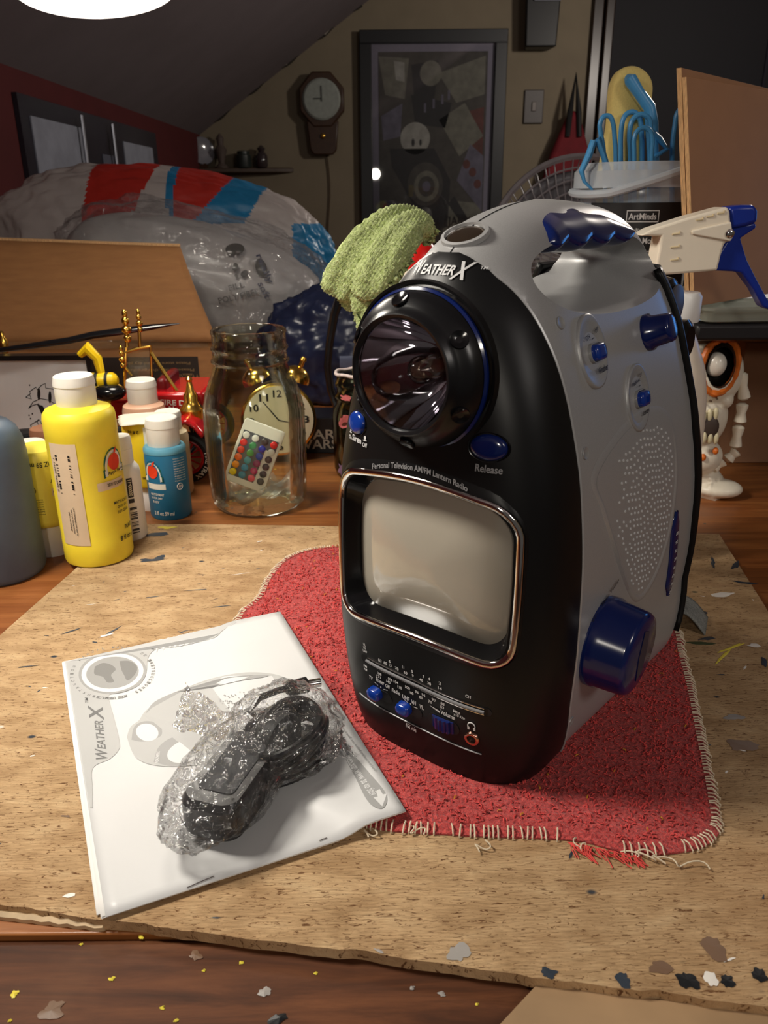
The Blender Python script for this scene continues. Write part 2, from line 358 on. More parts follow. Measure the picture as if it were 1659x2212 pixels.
# string of little clip lights along the slope
g = empty('string_lights', (-0.5, BY-0.03, 0.85), 0, 'dim string of small clip lights along the edge where sloped ceiling meets the back wall', 'string lights')
cordm = mat('light_cord', (44, 38, 34), 0.6); clipm = mat('frosted_clip', (170, 162, 150), 0.4)
pts = [Vector((-0.88+t*0.80, BY-0.02, 0.60+t*0.535+0.010*sin(t*30))) - g.location for t in [i/60 for i in range(61)]]
MB().tube(pts, 0.006, 6).build('cord', cordm, g)
for k in range(12):
    p = pts[3+5*k-(k % 2)]
    a = (0.8+0.5*sin(k*2.3))
    MB().tube([p, p+Vector((cos(a+1.3)*0.030*(1 if k % 3 else -1), -0.006, sin(a+0.4)*0.040)), p+Vector((cos(a+1.3)*0.032*(1 if k % 3 else -1), -0.006, sin(a+0.4)*0.055))], [0.005, 0.014, 0.003], 8).build('bulb_clip', clipm, g)
# wall clock
cw = empty('wall_clock', (aty(697, 218, BY).x, BY-0.03, aty(697, 218, BY).z), 0, 'octagonal brown pendulum wall clock on the beige back wall left of the framed poster', 'clock')
clw = mat('clock_wood', (60, 38, 24), 0.35, nz=0.2); S = BY/F_PX*1.04
oct_ = [(0.112*cos(radians(22.5+45*k)), 0.125*sin(radians(22.5+45*k))) for k in range(8)]
m = MB(); m.T = Matrix.Rotation(radians(90), 4, 'X'); m.prism(oct_, -0.01, 0.035); m.build('case', clw, cw, bevel=0.006)
m = MB(); m.T = Matrix.Rotation(radians(90), 4, 'X'); m.prism([(-0.075, -0.09), (0.075, -0.09), (0.062, -0.215), (0.045, -0.235), (-0.045, -0.235), (-0.062, -0.215)], -0.008, 0.03); m.build('pendulum_box', clw, cw, bevel=0.005)
m = MB(); m.T = Matrix.Rotation(radians(90), 4, 'X'); m.lathe([(0.088, 0.035), (0.088, 0.040), (0.080, 0.046)], 40); m.build('dial', mat('dial_face', (150, 156, 150), 0.12, nz=0.1, coat=1.0), cw)
m = MB(); m.box((-0.002, -0.050, -0.01), (0.002, -0.048, 0.055)); m.box((-0.038, -0.050, 0.0), (0.0, -0.048, 0.004)); m.build('hands', print_bk, cw)
m = MB(); m.ellipsoid((0, -0.036, -0.155), (0.012, 0.006, 0.012)); m.build('pendulum', gold, cw)
z0 = cw.location.z-0.235
m = MB(); m.tube([(cw.location.x+0.012+0.01*sin(k*0.7), BY-0.01, z0-k*0.06) for k in range(14)], 0.003, 6)
tag(m.build('clock_cord', mat('brown_cord', (70, 52, 36), 0.6)), 'thin brown cord hanging down the wall below the pendulum clock', 'cord')
# wall shelf in the corner with small things
shz = 0.452
m = MB(); m.prism([(KX+0.002, BY-0.10), (KX+0.002, BY-0.003), (-0.425, BY-0.003), (-0.50, BY-0.045)], shz-0.022, shz-0.0002)
tag(m.build('wall_shelf', mat('shelf_wood', (66, 48, 34), 0.5, nz=0.2), None, bevel=0.004), 'small dark corner shelf on the back wall below the string lights', 'shelf')
def sh(px): return aty(px, 340, BY-0.05).x
m = empty('decorative_plate', (sh(437), BY-0.05, shz), 0, 'round pale plate standing at the left end of the corner wall shelf', 'plate')
q = MB(); q.T = Matrix.Translation((0, 0, 0.075)) @ Matrix.Rotation(radians(80), 4, 'X') @ Matrix.Rotation(radians(35), 4, 'Y'); q.lathe([(0.01, 0.0), (0.04, 0.001), (0.062, 0.010), (0.060, 0.013), (0.04, 0.005), (0.01, 0.004)], 32); q.build('plate_body', mat('pale_plate', (128, 128, 136), 0.15, coat=0.6), m)
MB().box((-0.02, -0.02, 0), (0.02, 0.02, 0.02)).build('plate_stand', clw, m)
q = MB(); q.lathe([(0.032, 0), (0.032, 0.004), (0.014, 0.02), (0.02, 0.05), (0.03, 0.08), (0.014, 0.10), (0.018, 0.13), (0.004, 0.15)], 20)
tag(q.build('figurine', mat('dusty_figurine', (92, 80, 74), 0.6), loc=(sh(478), BY-0.05, shz)), 'small dusty figurine beside the plate on the corner wall shelf', 'figurine')
q = MB(); q.lathe([(0.034, 0), (0.036, 0.01), (0.036, 0.055), (0.03, 0.06), (0.03, 0.072), (0.02, 0.075)], 24)
tag(q.build('lidded_jar', mat('dark_green_jar', (44, 50, 48), 0.3), loc=(sh(526), BY-0.05, shz)), 'squat dark lidded jar in the middle of the corner wall shelf', 'jar')
q = MB(); q.lathe([(0.024, 0), (0.03, 0.01), (0.03, 0.05), (0.02, 0.065), (0.014, 0.07), (0.02, 0.085), (0.004, 0.098)], 24)
tag(q.build('glass_ornament', mat('dark_glossy_ornament', (56, 48, 50), 0.1, coat=1.0), loc=(sh(565), BY-0.05, shz)), 'glossy dark ornament at the right end of the corner wall shelf', 'ornament')
# framed poster
pA = aty(776, 68, BY); pB = aty(1096, 60, BY)
PW = pB.x-pA.x; px0 = pA.x; pz1 = pA.z; pz0 = pz1-1.06
pf = empty('framed_poster', (px0+PW/2, BY-0.02, (pz0+pz1)/2), 0, 'large framed grey poster with playing cards and a top hat on the back wall', 'poster')
HW, HH = PW/2, (pz1-pz0)/2
fr = MB()
for (a, b) in (((-HW, -HH), (HW, -HH+0.055)), ((-HW, HH-0.055), (HW, HH)), ((-HW, -HH+0.055), (-HW+0.055, HH-0.055)), ((HW-0.055, -HH+0.055), (HW, HH-0.055))): fr.box((a[0], -0.025, a[1]), (b[0], 0.015, b[1]))
fr.build('frame', mat('black_frame', (26, 27, 30), 0.35), pf, bevel=0.003)
mt = MB(); i0, i1 = HW-0.055, HH-0.055
mt.box((-i0, 0.000, -i1), (i0, 0.010, i1)); mt.build('mat_border', mat('lavender_mat', (118, 114, 130), 0.7), pf)
ART = lambda k, c: mat('poster_ink_%d' % k, c, 0.7, nz=0.25, scale=24)
ar = MB(); j0, j1 = i0-0.032, i1-0.032
ar.box((-j0, -0.003, -j1), (j0, 0.0, j1))
cols = [ART(0, (62, 58, 54)), ART(1, (104, 102, 92)), ART(2, (30, 28, 30)), ART(3, (86, 44, 38)), ART(4, (92, 88, 104)), ART(5, (146, 144, 138))]
def pol(P, k, d):  # flat printed shapes, in picture fractions (0..1, top-left origin)
    ar.mi = k; n = len(P); ar.add([(-j0+2*j0*x, -0.003-0.0003*d, j1-2*j1*y) for x, y in P], [tuple(range(n))])
def el(cx, cy, rx, ry, k, d, a=0): pol([(cx+rx*cos(t)*cos(a)-ry*sin(t)*sin(a), cy+(rx*cos(t)*sin(a)+ry*sin(t)*cos(a))*0.66) for t in [2*pi*i/28 for i in range(28)]], k, d)
pol([(0.0, .02), (.28, .03), (.24, .22), (.06, .2)], 1, 1); pol([(.14, .04), (.24, .05), (.24, .14), (.16, .13)], 5, 2)
pol([(.55, .10), (.98, .02), (.98, .20), (.72, .24)], 1, 1); pol([(.30, .06), (.55, .04), (.50, .30), (.34, .28)], 2, 1); el(.48, .1, .1, .09, 1, 2)
pol([(.02, .3), (.22, .24), (.2, .40), (.04, .42)], 4, 1); pol([(.56, .32), (.80, .24), (.98, .40), (.76, .50)], 1, 2)
pol([(.30, .20), (.68, .24), (.62, .36), (.34, .34)], 2, 2)
for x, y in ((.42, .26), (.5, .24), (.58, .22), (.64, .20)): pol([(x, y-.02), (x+.02, y-.02), (x+.02, y+.025), (x, y+.025)], 4, 3)
el(.34, .41, .14, .12, 5, 3); el(.32, .43, .015, .03, 2, 4); el(.39, .43, .012, .025, 2, 4)
pol([(.10, .46), (.52, .46), (.68, .62), (.66, .86), (.48, .90), (.30, .72), (.12, .55)], 2, 3)
el(.44, .64, .17, .17, 0, 4); el(.45, .65, .12, .12, 1, 5); el(.45, .65, .08, .08, 0, 6); el(.45, .65, .04, .04, 4, 7)
pol([(.86, .44), (.99, .50), (.99, .78), (.74, .62)], 4, 3)
for x, y in ((.83, .54), (.89, .58), (.94, .64)): el(x, y, .035, .035, 3, 4, .6)
pol([(.70, .30), (.98, .26), (.98, .50), (.84, .46)], 3, 1); pol([(.60, .72), (.99, .74), (.99, .92), (.62, .9)], 1, 1); pol([(.72, .70), (.98, .92), (.92, .94), (.66, .74)], 2, 2)
ar.build('artwork', cols, pf, smooth=0)
tx = text_mb([('MAGIC CAPTJACK', 0, -j1*0.66-0.005, 0.40, 0.052, 0)], lambda x, y: (x, -0.0062, y)); tx.build('poster_lettering', ART(2, (30, 28, 30)), pf, smooth=0)
gm = bpy.data.materials.new('poster_glass'); gm.use_nodes = True; t = gm.node_tree; t.nodes.clear()
a_, b_, c_, d_, e_ = [t.nodes.new(k) for k in ('ShaderNodeOutputMaterial', 'ShaderNodeBsdfTransparent', 'ShaderNodeBsdfGlossy', 'ShaderNodeMixShader', 'ShaderNodeFresnel')]
c_.inputs['Roughness'].default_value = 0.02; t.links.new(e_.outputs[0], d_.inputs[0]); t.links.new(b_.outputs[0], d_.inputs[1]); t.links.new(c_.outputs[0], d_.inputs[2]); t.links.new(d_.outputs[0], a_.inputs[0])
MB().box((-i0, -0.012, -i1), (i0, -0.009, i1)).build('glass_pane', gm, pf)
# speaker high on the wall
sp = empty('wall_speaker', (aty(1165, 40, BY).x, BY-0.06, aty(1165, 40, BY).z), 0, 'black wall speaker with a pale driver panel high beside the framed poster', 'speaker')
MB().add([(-.075, -.05, -.13), (.065, -.05, -.13), (.075, -.06, .16), (-.085, -.06, .16), (-.06, .06, -.13), (.05, .06, -.13), (.06, .06, .16), (-.07, .06, .16)],
         [(0, 1, 2, 3), (7, 6, 5, 4), (0, 4, 5, 1), (1, 5, 6, 2), (2, 6, 7, 3), (3, 7, 4, 0)]).build('cabinet', black_pl, sp, bevel=0.006)
q = MB(); q.T = Matrix.Translation((0.01, -.066, .095)); q.box((-.06, -.004, -.05), (.06, .008, .06)); q.build('driver_panel', mat('pale_panel', (150, 152, 165), 0.4), sp, bevel=0.004)
q = MB(); q.T = Matrix.Translation((0.01, -.071, .085)) @ Matrix.Rotation(radians(90), 4, 'X'); q.lathe([(.022, 0), (.02, .004), (.006, .001)], 24); q.build('driver_cone', black_gl, sp)
# switch plate
q = empty('wall_switch', (aty(1152, 231, BY).x, BY-0.008, aty(1152, 231, BY).z), 0, 'brown wall switch plate between the framed poster and the dark door', 'switch')
MB().box((-.046, -.006, -.072), (.046, .008, .072)).build('plate', mat('brown_switch_plate', (74, 68, 66), 0.45), q, bevel=0.004)
MB().box((-.010, -.013, -.02), (.010, -.005, .02)).build('toggle', mat('brown_toggle', (96, 86, 80), 0.4), q, bevel=0.002)
# red bag hanging on black strap
q = empty('hanging_bag', (aty(1237, 250, BY-.1).x, BY-0.10, aty(1237, 250, BY).z), 0, 'dark red bag hanging by a black strap on the back wall behind the fan', 'bag')
h = MB(); P = [(0, .02), (.035, -.02), (.10, -.20), (.14, -.32), (.10, -.46), (-.10, -.46), (-.14, -.34), (-.09, -.16), (-.03, -.02)]
h.T = Matrix.Rotation(radians(90), 4, 'X'); h.prism(P, -.035, .03); h.build('pouch', mat('dark_red_cloth', (108, 18, 28), 0.8, nz=0.2, scale=15), q, bevel=0.02, bseg=3)
h = MB(); h.tube([(-.025, -.035, -.10), (-.02, -.03, 0.0), (0.0, -.01, .16), (.02, -.03, 0.0), (.03, -.035, -.10)], [.012, .014, .010, .014, .012], 8); h.build('strap', black_rb, q)
# certificates on the knee wall, and chrome strips
def wallrect(px0, px1, pz0_, pz1_, name, m, thick, label=None, cat=None, par=None, x=KX):
    a = ray(px0, 300); Y0 = CAMP[1]+a[1]*(x/a[0]); b = ray(px1, 300); Y1 = a[1]*0+b[1]*(x/b[0])
    q = MB().box((x+(0.0125 if name == 'certificate' else 0.0005), Y0, pz0_), (x+thick, Y1, pz1_)).build(name, m, par); return q, Y0, Y1
cert = mat('certificate_paper', (150, 154, 168), 0.6, nz=0.15, scale=14); dkp = mat('dark_panel', (40, 36, 46), 0.4, nz=0.1)
cab, ya, yb = wallrect(40, 330, 0.05, 0.545, 'panel_board', dkp, 0.012); tag(cab, 'dark display panel on the red knee wall behind the plastic bags', 'panel')
e, y0, y1 = wallrect(60, 172, 0.19, 0.50, 'certificate', cert, 0.016); tag(e, 'larger pale certificate at the left on the dark panel', 'certificate', 'certificates on the dark panel')
e, y0, y1 = wallrect(256, 318, 0.18, 0.49, 'certificate', cert, 0.016); tag(e, 'narrower pale certificate at the right on the dark panel', 'certificate', 'certificates on the dark panel')
e, y0, y1 = wallrect(207, 230, 0.26, 0.44, 'certificate', mat('dim_certificate', (92, 94, 108), 0.6, nz=0.1), 0.015); tag(e, 'small dim card between the two pale certificates', 'card')
for pxc, lb in ((182, 'thin metal strip right beside the larger certificate'), (246, 'thin metal strip left beside the narrower certificate')):
    a = ray(pxc, 300); Y = a[1]*((KX+.03)/a[0]); m = MB().tube([(KX+.03, Y, 0.17), (KX+.03, Y, 0.53)], 0.006, 8).build('metal_strip', mat('dull_metal', (150, 150, 158), 0.3, metal=0.9)); tag(m, lb, 'strip', 'metal strips on the panel')

# ------------------------------------------------------------------ bench and the work surface
BZ = -0.006
m = MB(); m.box((-0.80, 0.10, BZ-0.035), (1.25, 1.75, BZ)); tb = m
wb = empty('workbench', (0.2, 0.9, -0.78), 0, 'paint-flecked varnished wooden workbench that everything stands on', 'workbench')
wb.location = (0.2, 0.9, -0.78)
def rel(o, e): o.location = (-e.location.x, -e.location.y, -e.location.z); return o
rel(MB().box((-0.80, 0.262, BZ-0.035), (1.25, 1.75, BZ)).build('bench_top', bench_w, wb, bevel=0.001), wb)
rel(MB().box((-0.80, 0.12, BZ-0.045), (1.25, 0.2615, BZ-0.0015)).build('front_rail', bench_f, wb, bevel=0.004), wb)
for x in (-0.74, 1.19):
    for y in (0.20, 1.69): rel(MB().box((x-.04, y-.04, -0.78), (x+.04, y+.04, BZ-.035)).build('leg', bench_f, wb), wb)
# chipboard sheet: ragged front edge
def ragged(a, b, n, amp, seed):
    P = []
    for i in range(n):
        t = i/n; x = a[0]+(b[0]-a[0])*t; y = a[1]+(b[1]-a[1])*t
        P.append((x, y+amp*noise.noise(Vector((x*40+seed, seed, 0)))+amp*0.5*noise.noise(Vector((x*160, seed, 3)))))
    return P
FL = [atz(-150, 1940), atz(0, 1955), atz(230, 1988), atz(850, 2066), atz(1200, 2116), atz(1659, 2176), atz(1900, 2205)]
poly = []
for i in range(len(FL)-1): poly += ragged(FL[i].xy, FL[i+1].xy, 22, 0.0016, 5)
poly += [(0.262, 0.35), (0.30, 0.553), (0.321, 0.696), (0.10, 0.716), (-0.176, 0.732), (-0.262, 0.735), (-0.273, 0.628), (-0.288, 0.517), (-0.296, 0.40)]
m = MB(); m.prism(poly, BZ+0.0003, 0.0)
bd = tag(m.build('work_board', [board_m], None, smooth=20), 'pale scratched chipboard sheet lying on the workbench under the portable television', 'board')
# paint daubs and marks on the board (each a thin dried blob of paint, one mesh)
daub = MB(); rnd = random.Random(3)
def blob(p, rx, ry, a, k, h=0.0003):
    daub.mi = k; n = 22; P = []; ph = rnd.uniform(0, 6)
    if p[1] < .27 and rx > .003: rx *= .55; ry *= .55
    for i in range(n):
        t = 2*pi*i/n; r = 1+0.8*noise.noise(Vector((1.3*cos(t)+ph*9, 1.3*sin(t), ph)))+.25*noise.noise(Vector((4*cos(t)+ph*9, 4*sin(t), ph))); x, y = rx*r*cos(t), ry*r*sin(t); P.append((p[0]+x*cos(a)-y*sin(a), p[1]+x*sin(a)+y*cos(a), h))
    daub.add(P+[(p[0], p[1], h*1.6)], [(i, (i+1) % n, n) for i in range(n)])
for (x, y, rx, ry, a, k) in [(340, 1155, .011, .0035, .2, 0), (325, 1210, .010, .003, .1, 0), (345, 1205, .005, .004, .1, 0), (362, 1140, .008, .003, 0, 1), (990, 2060, .009, .008, 0, 2), (1400, 1090+70, .004, .002, 1, 0),
        (1185, 2103, .007, .004, 0, 0), (1345, 2115, .006, .006, 0, 0), (1375, 1310, .004, .003, 0, 3), (1630, 1395, .004, .002, 0, 3), (1590, 1550, .006, .003, 0, 2), (1600, 1610, .009, .005, 0, 4), (1540, 2045, .010, .010, 0, 4),
        (1485, 2118, .008, .007, .3, 5), (1535, 2118, .006, .006, 0, 3), (1570, 2120, .006, .005, 0, 5), (1640, 2110, .006, .006, 0, 5), (1425, 2090, .008, .005, 0, 4), (1560, 1285, .009, .003, .3, 3), (1590, 1220, .002, .009, -.6, 0), (1540, 1215, .0015, .01, -.3, 0),
        (1615, 1260, .009, .002, -.3, 0), (1505, 1325, .006, .004, .5, 0), (1520, 1390, .009, .002, 0, 6), (1530, 1380, .006, .002, .3, 0), (1580, 1400, .012, .0012, .5, 1), (1560, 1420, .012, .0010, .8, 1), (1650, 1430, .002, .006, -.4, 0), (240, 1365, .008, .0008, 1.0, 0), (430, 1375, .010, .0007, -.2, 0), (150, 1365, .008, .0008, .7, 0), (480, 1310, .006, .0006, .2, 0), (232, 1372, .005, .0012, .6, 3),
        (520, 1240, .006, .0005, .3, 3), (560, 1170, .003, .0008, .5, 3), (820, 2055, .005, .001, -.5, 2), (150, 1935, .003, .001, .1, 3), (330, 1290, .008, .0006, .3, 0), (60, 1440, .006, .0005, .2, 0), (420, 1275, .009, .0005, .1, 0)]:
    blob(atz(x, y).xy, rx, ry, a, k)
for i in range(150):
    x, y = rnd.uniform(-.27, .30), rnd.uniform(.24, .72); blob((x, y), rnd.uniform(.0008, .0035), rnd.uniform(.0003, .0006), rnd.uniform(-.6, 1.2), rnd.choice([0, 0, 0, 4, 3]), .0002)
pc = [mat('paint_slate', (48, 56, 66), 0.4), mat('paint_yellow', (222, 205, 70), 0.4), mat('paint_grey', (150, 145, 140), 0.5), mat('paint_white', (225, 220, 212), 0.4), mat('paint_umber', (112, 86, 66), 0.5), mat('paint_black', (26, 28, 30), 0.3), mat('paint_green', (52, 66, 34), 0.4)]
daub.build('dried_paint', pc, bd, smooth=0)['kind'] = 'stuff'
# lighter offcut lying in front of the board, bottom right
m = MB(); a, b_, c2, d2 = atz(1072, 2225, BZ), atz(1160, 2130, BZ), atz(1659, 2195, BZ), atz(1780, 2400, BZ)
m.prism([a.xy, b_.xy, c2.xy, (0.24, 0.222), (0.24, 0.16), d2.xy, (a.x-.01, 0.16)], BZ-0.001, BZ+0.0015)
tag(m.build('board_offcut', mat('greyish_offcut', (150, 122, 90), 0.7, nz=0.25, scale=14), None, bevel=0.0004), 'thin greyish offcut lying on the bench rail in front of the board, bottom right', 'offcut')
m = MB()
e0, e1 = atz(0, 1980, BZ), atz(228, 2006, BZ)
m.tube([(e0.x-.02, e0.y+.004, BZ+.001)]+[(e0.x+(e1.x-e0.x)*t, e0.y+(e1.y-e0.y)*t, BZ+.0012+.0006*sin(40*t)) for t in [i/12 for i in range(13)]], 0.0022, 6)
tag(m.build('wood_splinter', mat('pale_splinter', (190, 165, 130), 0.5, nz=0.2, scale=80)), 'long pale splinter of wood along the left front edge of the board', 'splinter')
rail = MB(); rnd = random.Random(11)
daub = rail
def blob2(p, r, k): blob((p.x, p.y), r, r*.8, 0, k, 0.0)
for (x, y, r, k) in [(30, 2143, .0018, 1), (240, 2110, .0012, 1), (350, 2172, .001, 1), (520, 2075, .001, 1), (440, 2092, .0008, 1), (305, 2020, .0012, 1), (175, 2035, .0008, 1), (682, 2098, .0008, 1), (570, 2140, .005, 2), (605, 2195, .006, 5), (890, 2130, .0012, 2), (955, 2143, .0015, 2), (1030, 2165, .0008, 1), (380, 2200, .001, 1), (20, 2200, .0008, 1), (420, 2060, .003, 4), (830, 2040, .003, 2), (110, 2180, .010, 4)]:
    p = atz(x, y, BZ); n0 = len(rail.v); blob2(p, r, k)
    rail.v[n0:] = [(v[0], v[1], v[2]+BZ-0.0012+(0.0006 if i == len(rail.v)-n0-1 else 0)) for i, v in enumerate(rail.v[n0:])]
r_ = rail.build('dried_paint', pc, wb, smooth=0); rel(r_, wb); r_['kind'] = 'stuff'
# ---- red terry cloth
CZ = 0.003
CP = [(-0.045, 0.672), (-0.085, 0.652), (-0.100, 0.61), (-0.104, 0.57), (-0.115, 0.535), (-0.105, 0.45), (-0.065, 0.38), (-0.035, 0.335), (-0.008, 0.318), (0.04, 0.312), (0.094, 0.308), (0.12, 0.299), (0.150, 0.301), (0.168, 0.312), (0.176, 0.334), (0.190, 0.39), (0.201, 0.434), (0.211, 0.48), (0.219, 0.520), (0.214, 0.60), (0.17, 0.665), (0.06, 0.678)]
def closed_spline(P, n):
    Q = []; m_ = len(P)
    for i in range(m_):
        p0, p1, p2, p3 = [Vector(P[(i+k) % m_]) for k in (-1, 0, 1, 2)]
        for j in range(n):
            t = j/n; Q.append(0.5*((2*p1)+(-p0+p2)*t+(2*p0-5*p1+4*p2-p3)*t*t+(-p0+3*p1-3*p2+p3)*t**3))
    return Q
CQ = closed_spline(CP, 8); cen = Vector((0.055, 0.47))
cl = MB(); rings = []
for k in range(37):
    f = 1-k/37
    rings.append([(cen.x+(q.x-cen.x)*f, cen.y+(q.y-cen.y)*f) for q in CQ])
def cz(x, y, f): return CZ*(min(1, (1-f)*14+0.35))+0.0005*noise.noise(Vector((x*90, y*90, 0)))
vr = []
for k, r in enumerate(rings):
    f = 1-k/37; vr.append([(x, y, max(0.0012, cz(x, y, f))) for x, y in r])
vr = [[(x, y, 0.0002) for x, y, _ in vr[0]]]+vr
cl.loft(vr, cap=True)
cloth = empty('red_cloth', (0.055, 0.47, 0), 0, 'red terry cloth with white overlocked edge lying under the portable television', 'cloth')
rel(cl.build('terry', red_terry, cloth, smooth=60), cloth)
st = MB(); L = len(CQ); rnd = random.Random(5)
for i in range(L):
    p, q = CQ[i], CQ[(i+1) % L]; d_ = (q-p); n_ = Vector((d_.y, -d_.x)).normalized(); nn = max(1, int(d_.length/0.0022))
    for j in range(nn):
        b = p+d_*(j/nn); fringe = (b.y < 0.315 and 0.09 < b.x < 0.115)
        if fringe or (b.y < 0.33 and rnd.random() < 0.15): continue
        out = rnd.uniform(-.0006, .0010); a_ = rnd.uniform(-.0010, .0010); t2 = d_.normalized()
        P0_ = b - n_*0.0045 + t2*a_; P1_ = b + n_*(0.0006+out)
        s1 = 1 if (b-cen).dot(n_) > 0 else -1
        P0_ = b - s1*n_*0.0050 + t2*a_; P1_ = b + s1*n_*(0.0006+out)
        st.tube([(P0_.x, P0_.y, CZ+.0004), ((P0_.x+P1_.x)/2, (P0_.y+P1_.y)/2, CZ+.0009), (P1_.x, P1_.y, .0016), (P1_.x, P1_.y, .0004)], 0.00045, 5)
rel(st.build('overlock_stitching', mat('cream_thread', (205, 190, 165), 0.8, nz=0.15, scale=300), cloth), cloth)['kind'] = 'stuff'
lt = MB(); lt.mi = 0
def thread(P, r=0.0004): lt.tube(P, r, 5)
for (x, y, dx, dy) in [(815, 1800, -.006, -.004), (1060, 1825, -.008, -.006), (1240, 1820, .004, -.007), (1380, 1850, .010, -.006), (1420, 1862, .022, -.006), (880, 1795, .008, -.004), (1350, 1850, .012, -.001)]:
    p = atz(x, y); lt.mi = 0
    thread([(p.x+dx*t+.0022*sin(9*t+x), p.y+dy*t+.002*cos(8*t), .0010+.0022*abs(sin(6*t))) for t in [i/14 for i in range(15)]])
for k in range(60):
    t = rnd.random(); x, y = .090+.034*t, .306-.010*t; lt.mi = 1; a = rnd.uniform(-2.4, -.6); l = rnd.uniform(.003, .010)
    thread([(x, y, .002), (x+l*.5*cos(a), y+l*.5*sin(a), .0022), (x+l*cos(a+.6), y+l*sin(a+.6), .0007)], .0003)
rel(lt.build('loose_threads', [mat('cream_thread'), mat('red_thread', (205, 70, 64), 0.8)], cloth), cloth)['kind'] = 'stuff'
# terry pile: short loops over the pile, one stuff part
pile = MB(); rnd = random.Random(9)
def inside(x, y):
    c_ = False; j = len(CP)-1
    for i in range(len(CP)):
        xi, yi = CP[i]; xj, yj = CP[j]
        if (yi > y) != (yj > y) and x < (xj-xi)*(y-yi)/(yj-yi)+xi: c_ = not c_
        j = i
    return c_
cnt = 0
while cnt < 9000:
    x, y = rnd.uniform(-.12, .22), rnd.uniform(.298, .68)
    if not inside(x, y) or not inside(x+.005, y) or not inside(x-.005, y) or not inside(x, y-.006): continue
    a = rnd.uniform(0, pi); l = rnd.uniform(.0008, .0016); h = rnd.uniform(.0008, .0016); w_ = .00038
    dx, dy = cos(a), sin(a); nx, ny = -dy*w_, dx*w_
    P = [(x-dx*l, y-dy*l, CZ-.0003), (x-dx*l*.5, y-dy*l*.5, CZ+h*.8), (x+dx*l*.5, y+dy*l*.5, CZ+h*.8), (x+dx*l, y+dy*l, CZ-.0003)]
    pile.mi = 0 if rnd.random() > .02 else rnd.choice([1, 2])
    pile.add([(p[0]+s*nx, p[1]+s*ny, p[2]) for p in P for s in (-1, 1)]+[(p[0], p[1], p[2]+w_) for p in P], [f for i in range(3) for f in ((2*i, 2*i+2, 8+i+1, 8+i), (2*i+1, 8+i, 8+i+1, 2*i+3))]); cnt += 1
pr = mat('red_loop', (192, 68, 66), 0.9, nz=0.25, scale=90); py_ = mat('ochre_speck', (190, 130, 40), 0.8); pd = mat('maroon_speck', (90, 28, 26), 0.9)
rel(pile.build('terry_loops', [pr, py_, pd], cloth, smooth=0), cloth)['kind'] = 'stuff'

# ------------------------------------------------------------------ work lamp (gives its own light)
lp = empty('work_lamp', tuple(LAMP), 0, 'round magnifier work lamp with a glowing white ring, cut by the top left edge', 'lamp')
em = bpy.data.materials.new('lamp_diffuser'); em.use_nodes = True; b_ = em.node_tree.nodes['Principled BSDF']; b_.inputs['Base Color'].default_value = (1, 1, 1, 1)
b_.inputs['Emission Color'].default_value = (1.0, 0.92, 0.80, 1); b_.inputs['Emission Strength'].default_value = LAMP_GLOW
TL_ = Matrix.Rotation(radians(7), 4, 'X') @ Matrix.Rotation(radians(-4), 4, 'Y') @ Matrix.Scale(.80, 4)
TL_ = Matrix.Rotation(radians(-7), 4, 'X') @ Matrix.Rotation(radians(-6), 4, 'Y') @ Matrix.Scale(.80, 4)
m = MB(); m.T = TL_; m.lathe([(.090, -.006), (.070, -.0075), (.0005, -.0080), (.0005, -.004), (.090, -.004)], 64); m.build('diffuser', em, lp)
m = MB(); m.T = TL_; m.lathe([(.0925, -.006), (.0925, -.014), (.096, -.017), (.101, -.010), (.104, .004), (.100, .018), (.060, .034), (.0005, .038)], 64, cap=False); m.build('lamp_shade', mat('white_lamp_shade', (205, 205, 205), 0.4), lp, solid=.0015)
m = MB(); m.tube([(0, .0, .030), (-.06, .0, .055), (-.20, -.01, .06), (-.36, -.02, .03)], [.008, .009, .009, .009], 10); m.build('arm', mat('grey_arm', (120, 120, 124), 0.4, metal=.6), lp)
m = MB(); P0_ = Vector((-.36, -.02, .03)); m.tube([tuple(P0_), (-.38, -.02, -.2), (-.38, -.02, BZ-LAMP.z+.02)], .010, 10); m.lathe([(.05, 0), (.05, .02), (.02, .03)], 24, c=(-.38, -.02, BZ-LAMP.z)); m.build('base_arm', mat('grey_arm', (120, 120, 124)), lp)

# ------------------------------------------------------------------ portable television body: measured profiles (metres, front is -y)
def pch(xs,ys):
    xs=np.array(xs,float);ys=np.array(ys,float);h=np.diff(xs);d=np.diff(ys)/h
    m=np.zeros(len(xs));m[0]=d[0];m[-1]=d[-1]
    for i in range(1,len(xs)-1):
        if d[i-1]*d[i]>0:
            w1=2*h[i]+h[i-1];w2=h[i]+2*h[i-1];m[i]=(w1+w2)/(w1/d[i-1]+w2/d[i])
    def f(x):
        x=min(max(x,xs[0]),xs[-1]);i=min(int(np.searchsorted(xs,x,side='right'))-1,len(xs)-2);i=max(i,0)
        t=(x-xs[i])/h[i]
        return float(ys[i]*(1+2*t)*(1-t)**2+m[i]*h[i]*t*(1-t)**2+ys[i+1]*t*t*(3-2*t)-m[i+1]*h[i]*t*t*(1-t))
    return f
TW=pch([0,.004,.03,.05,.083,.122,.17,.20,.228,.247,.26,.272,.285,.293,.298,.3003],[.0570,.0600,.0665,.0685,.0703,.0698,.0658,.0600,.053,.0458,.0395,.0335,.0265,.0195,.012,.0005])
TF=pch([0,.02,.05,.10,.16,.193,.22,.245,.26,.267,.2745,.2885,.295,.2985,.3003],[-.006,-.009,-.012,-.014,-.014,-.0125,-.010,-.006,-.0005,.0035,.009,.031,.0535,.074,.0935])
TR=pch([0,.012,.05,.11,.166,.21,.25,.276,.288,.295,.2985,.3003],[.226,.238,.247,.240,.228,.220,.212,.200,.182,.158,.130,.1035])
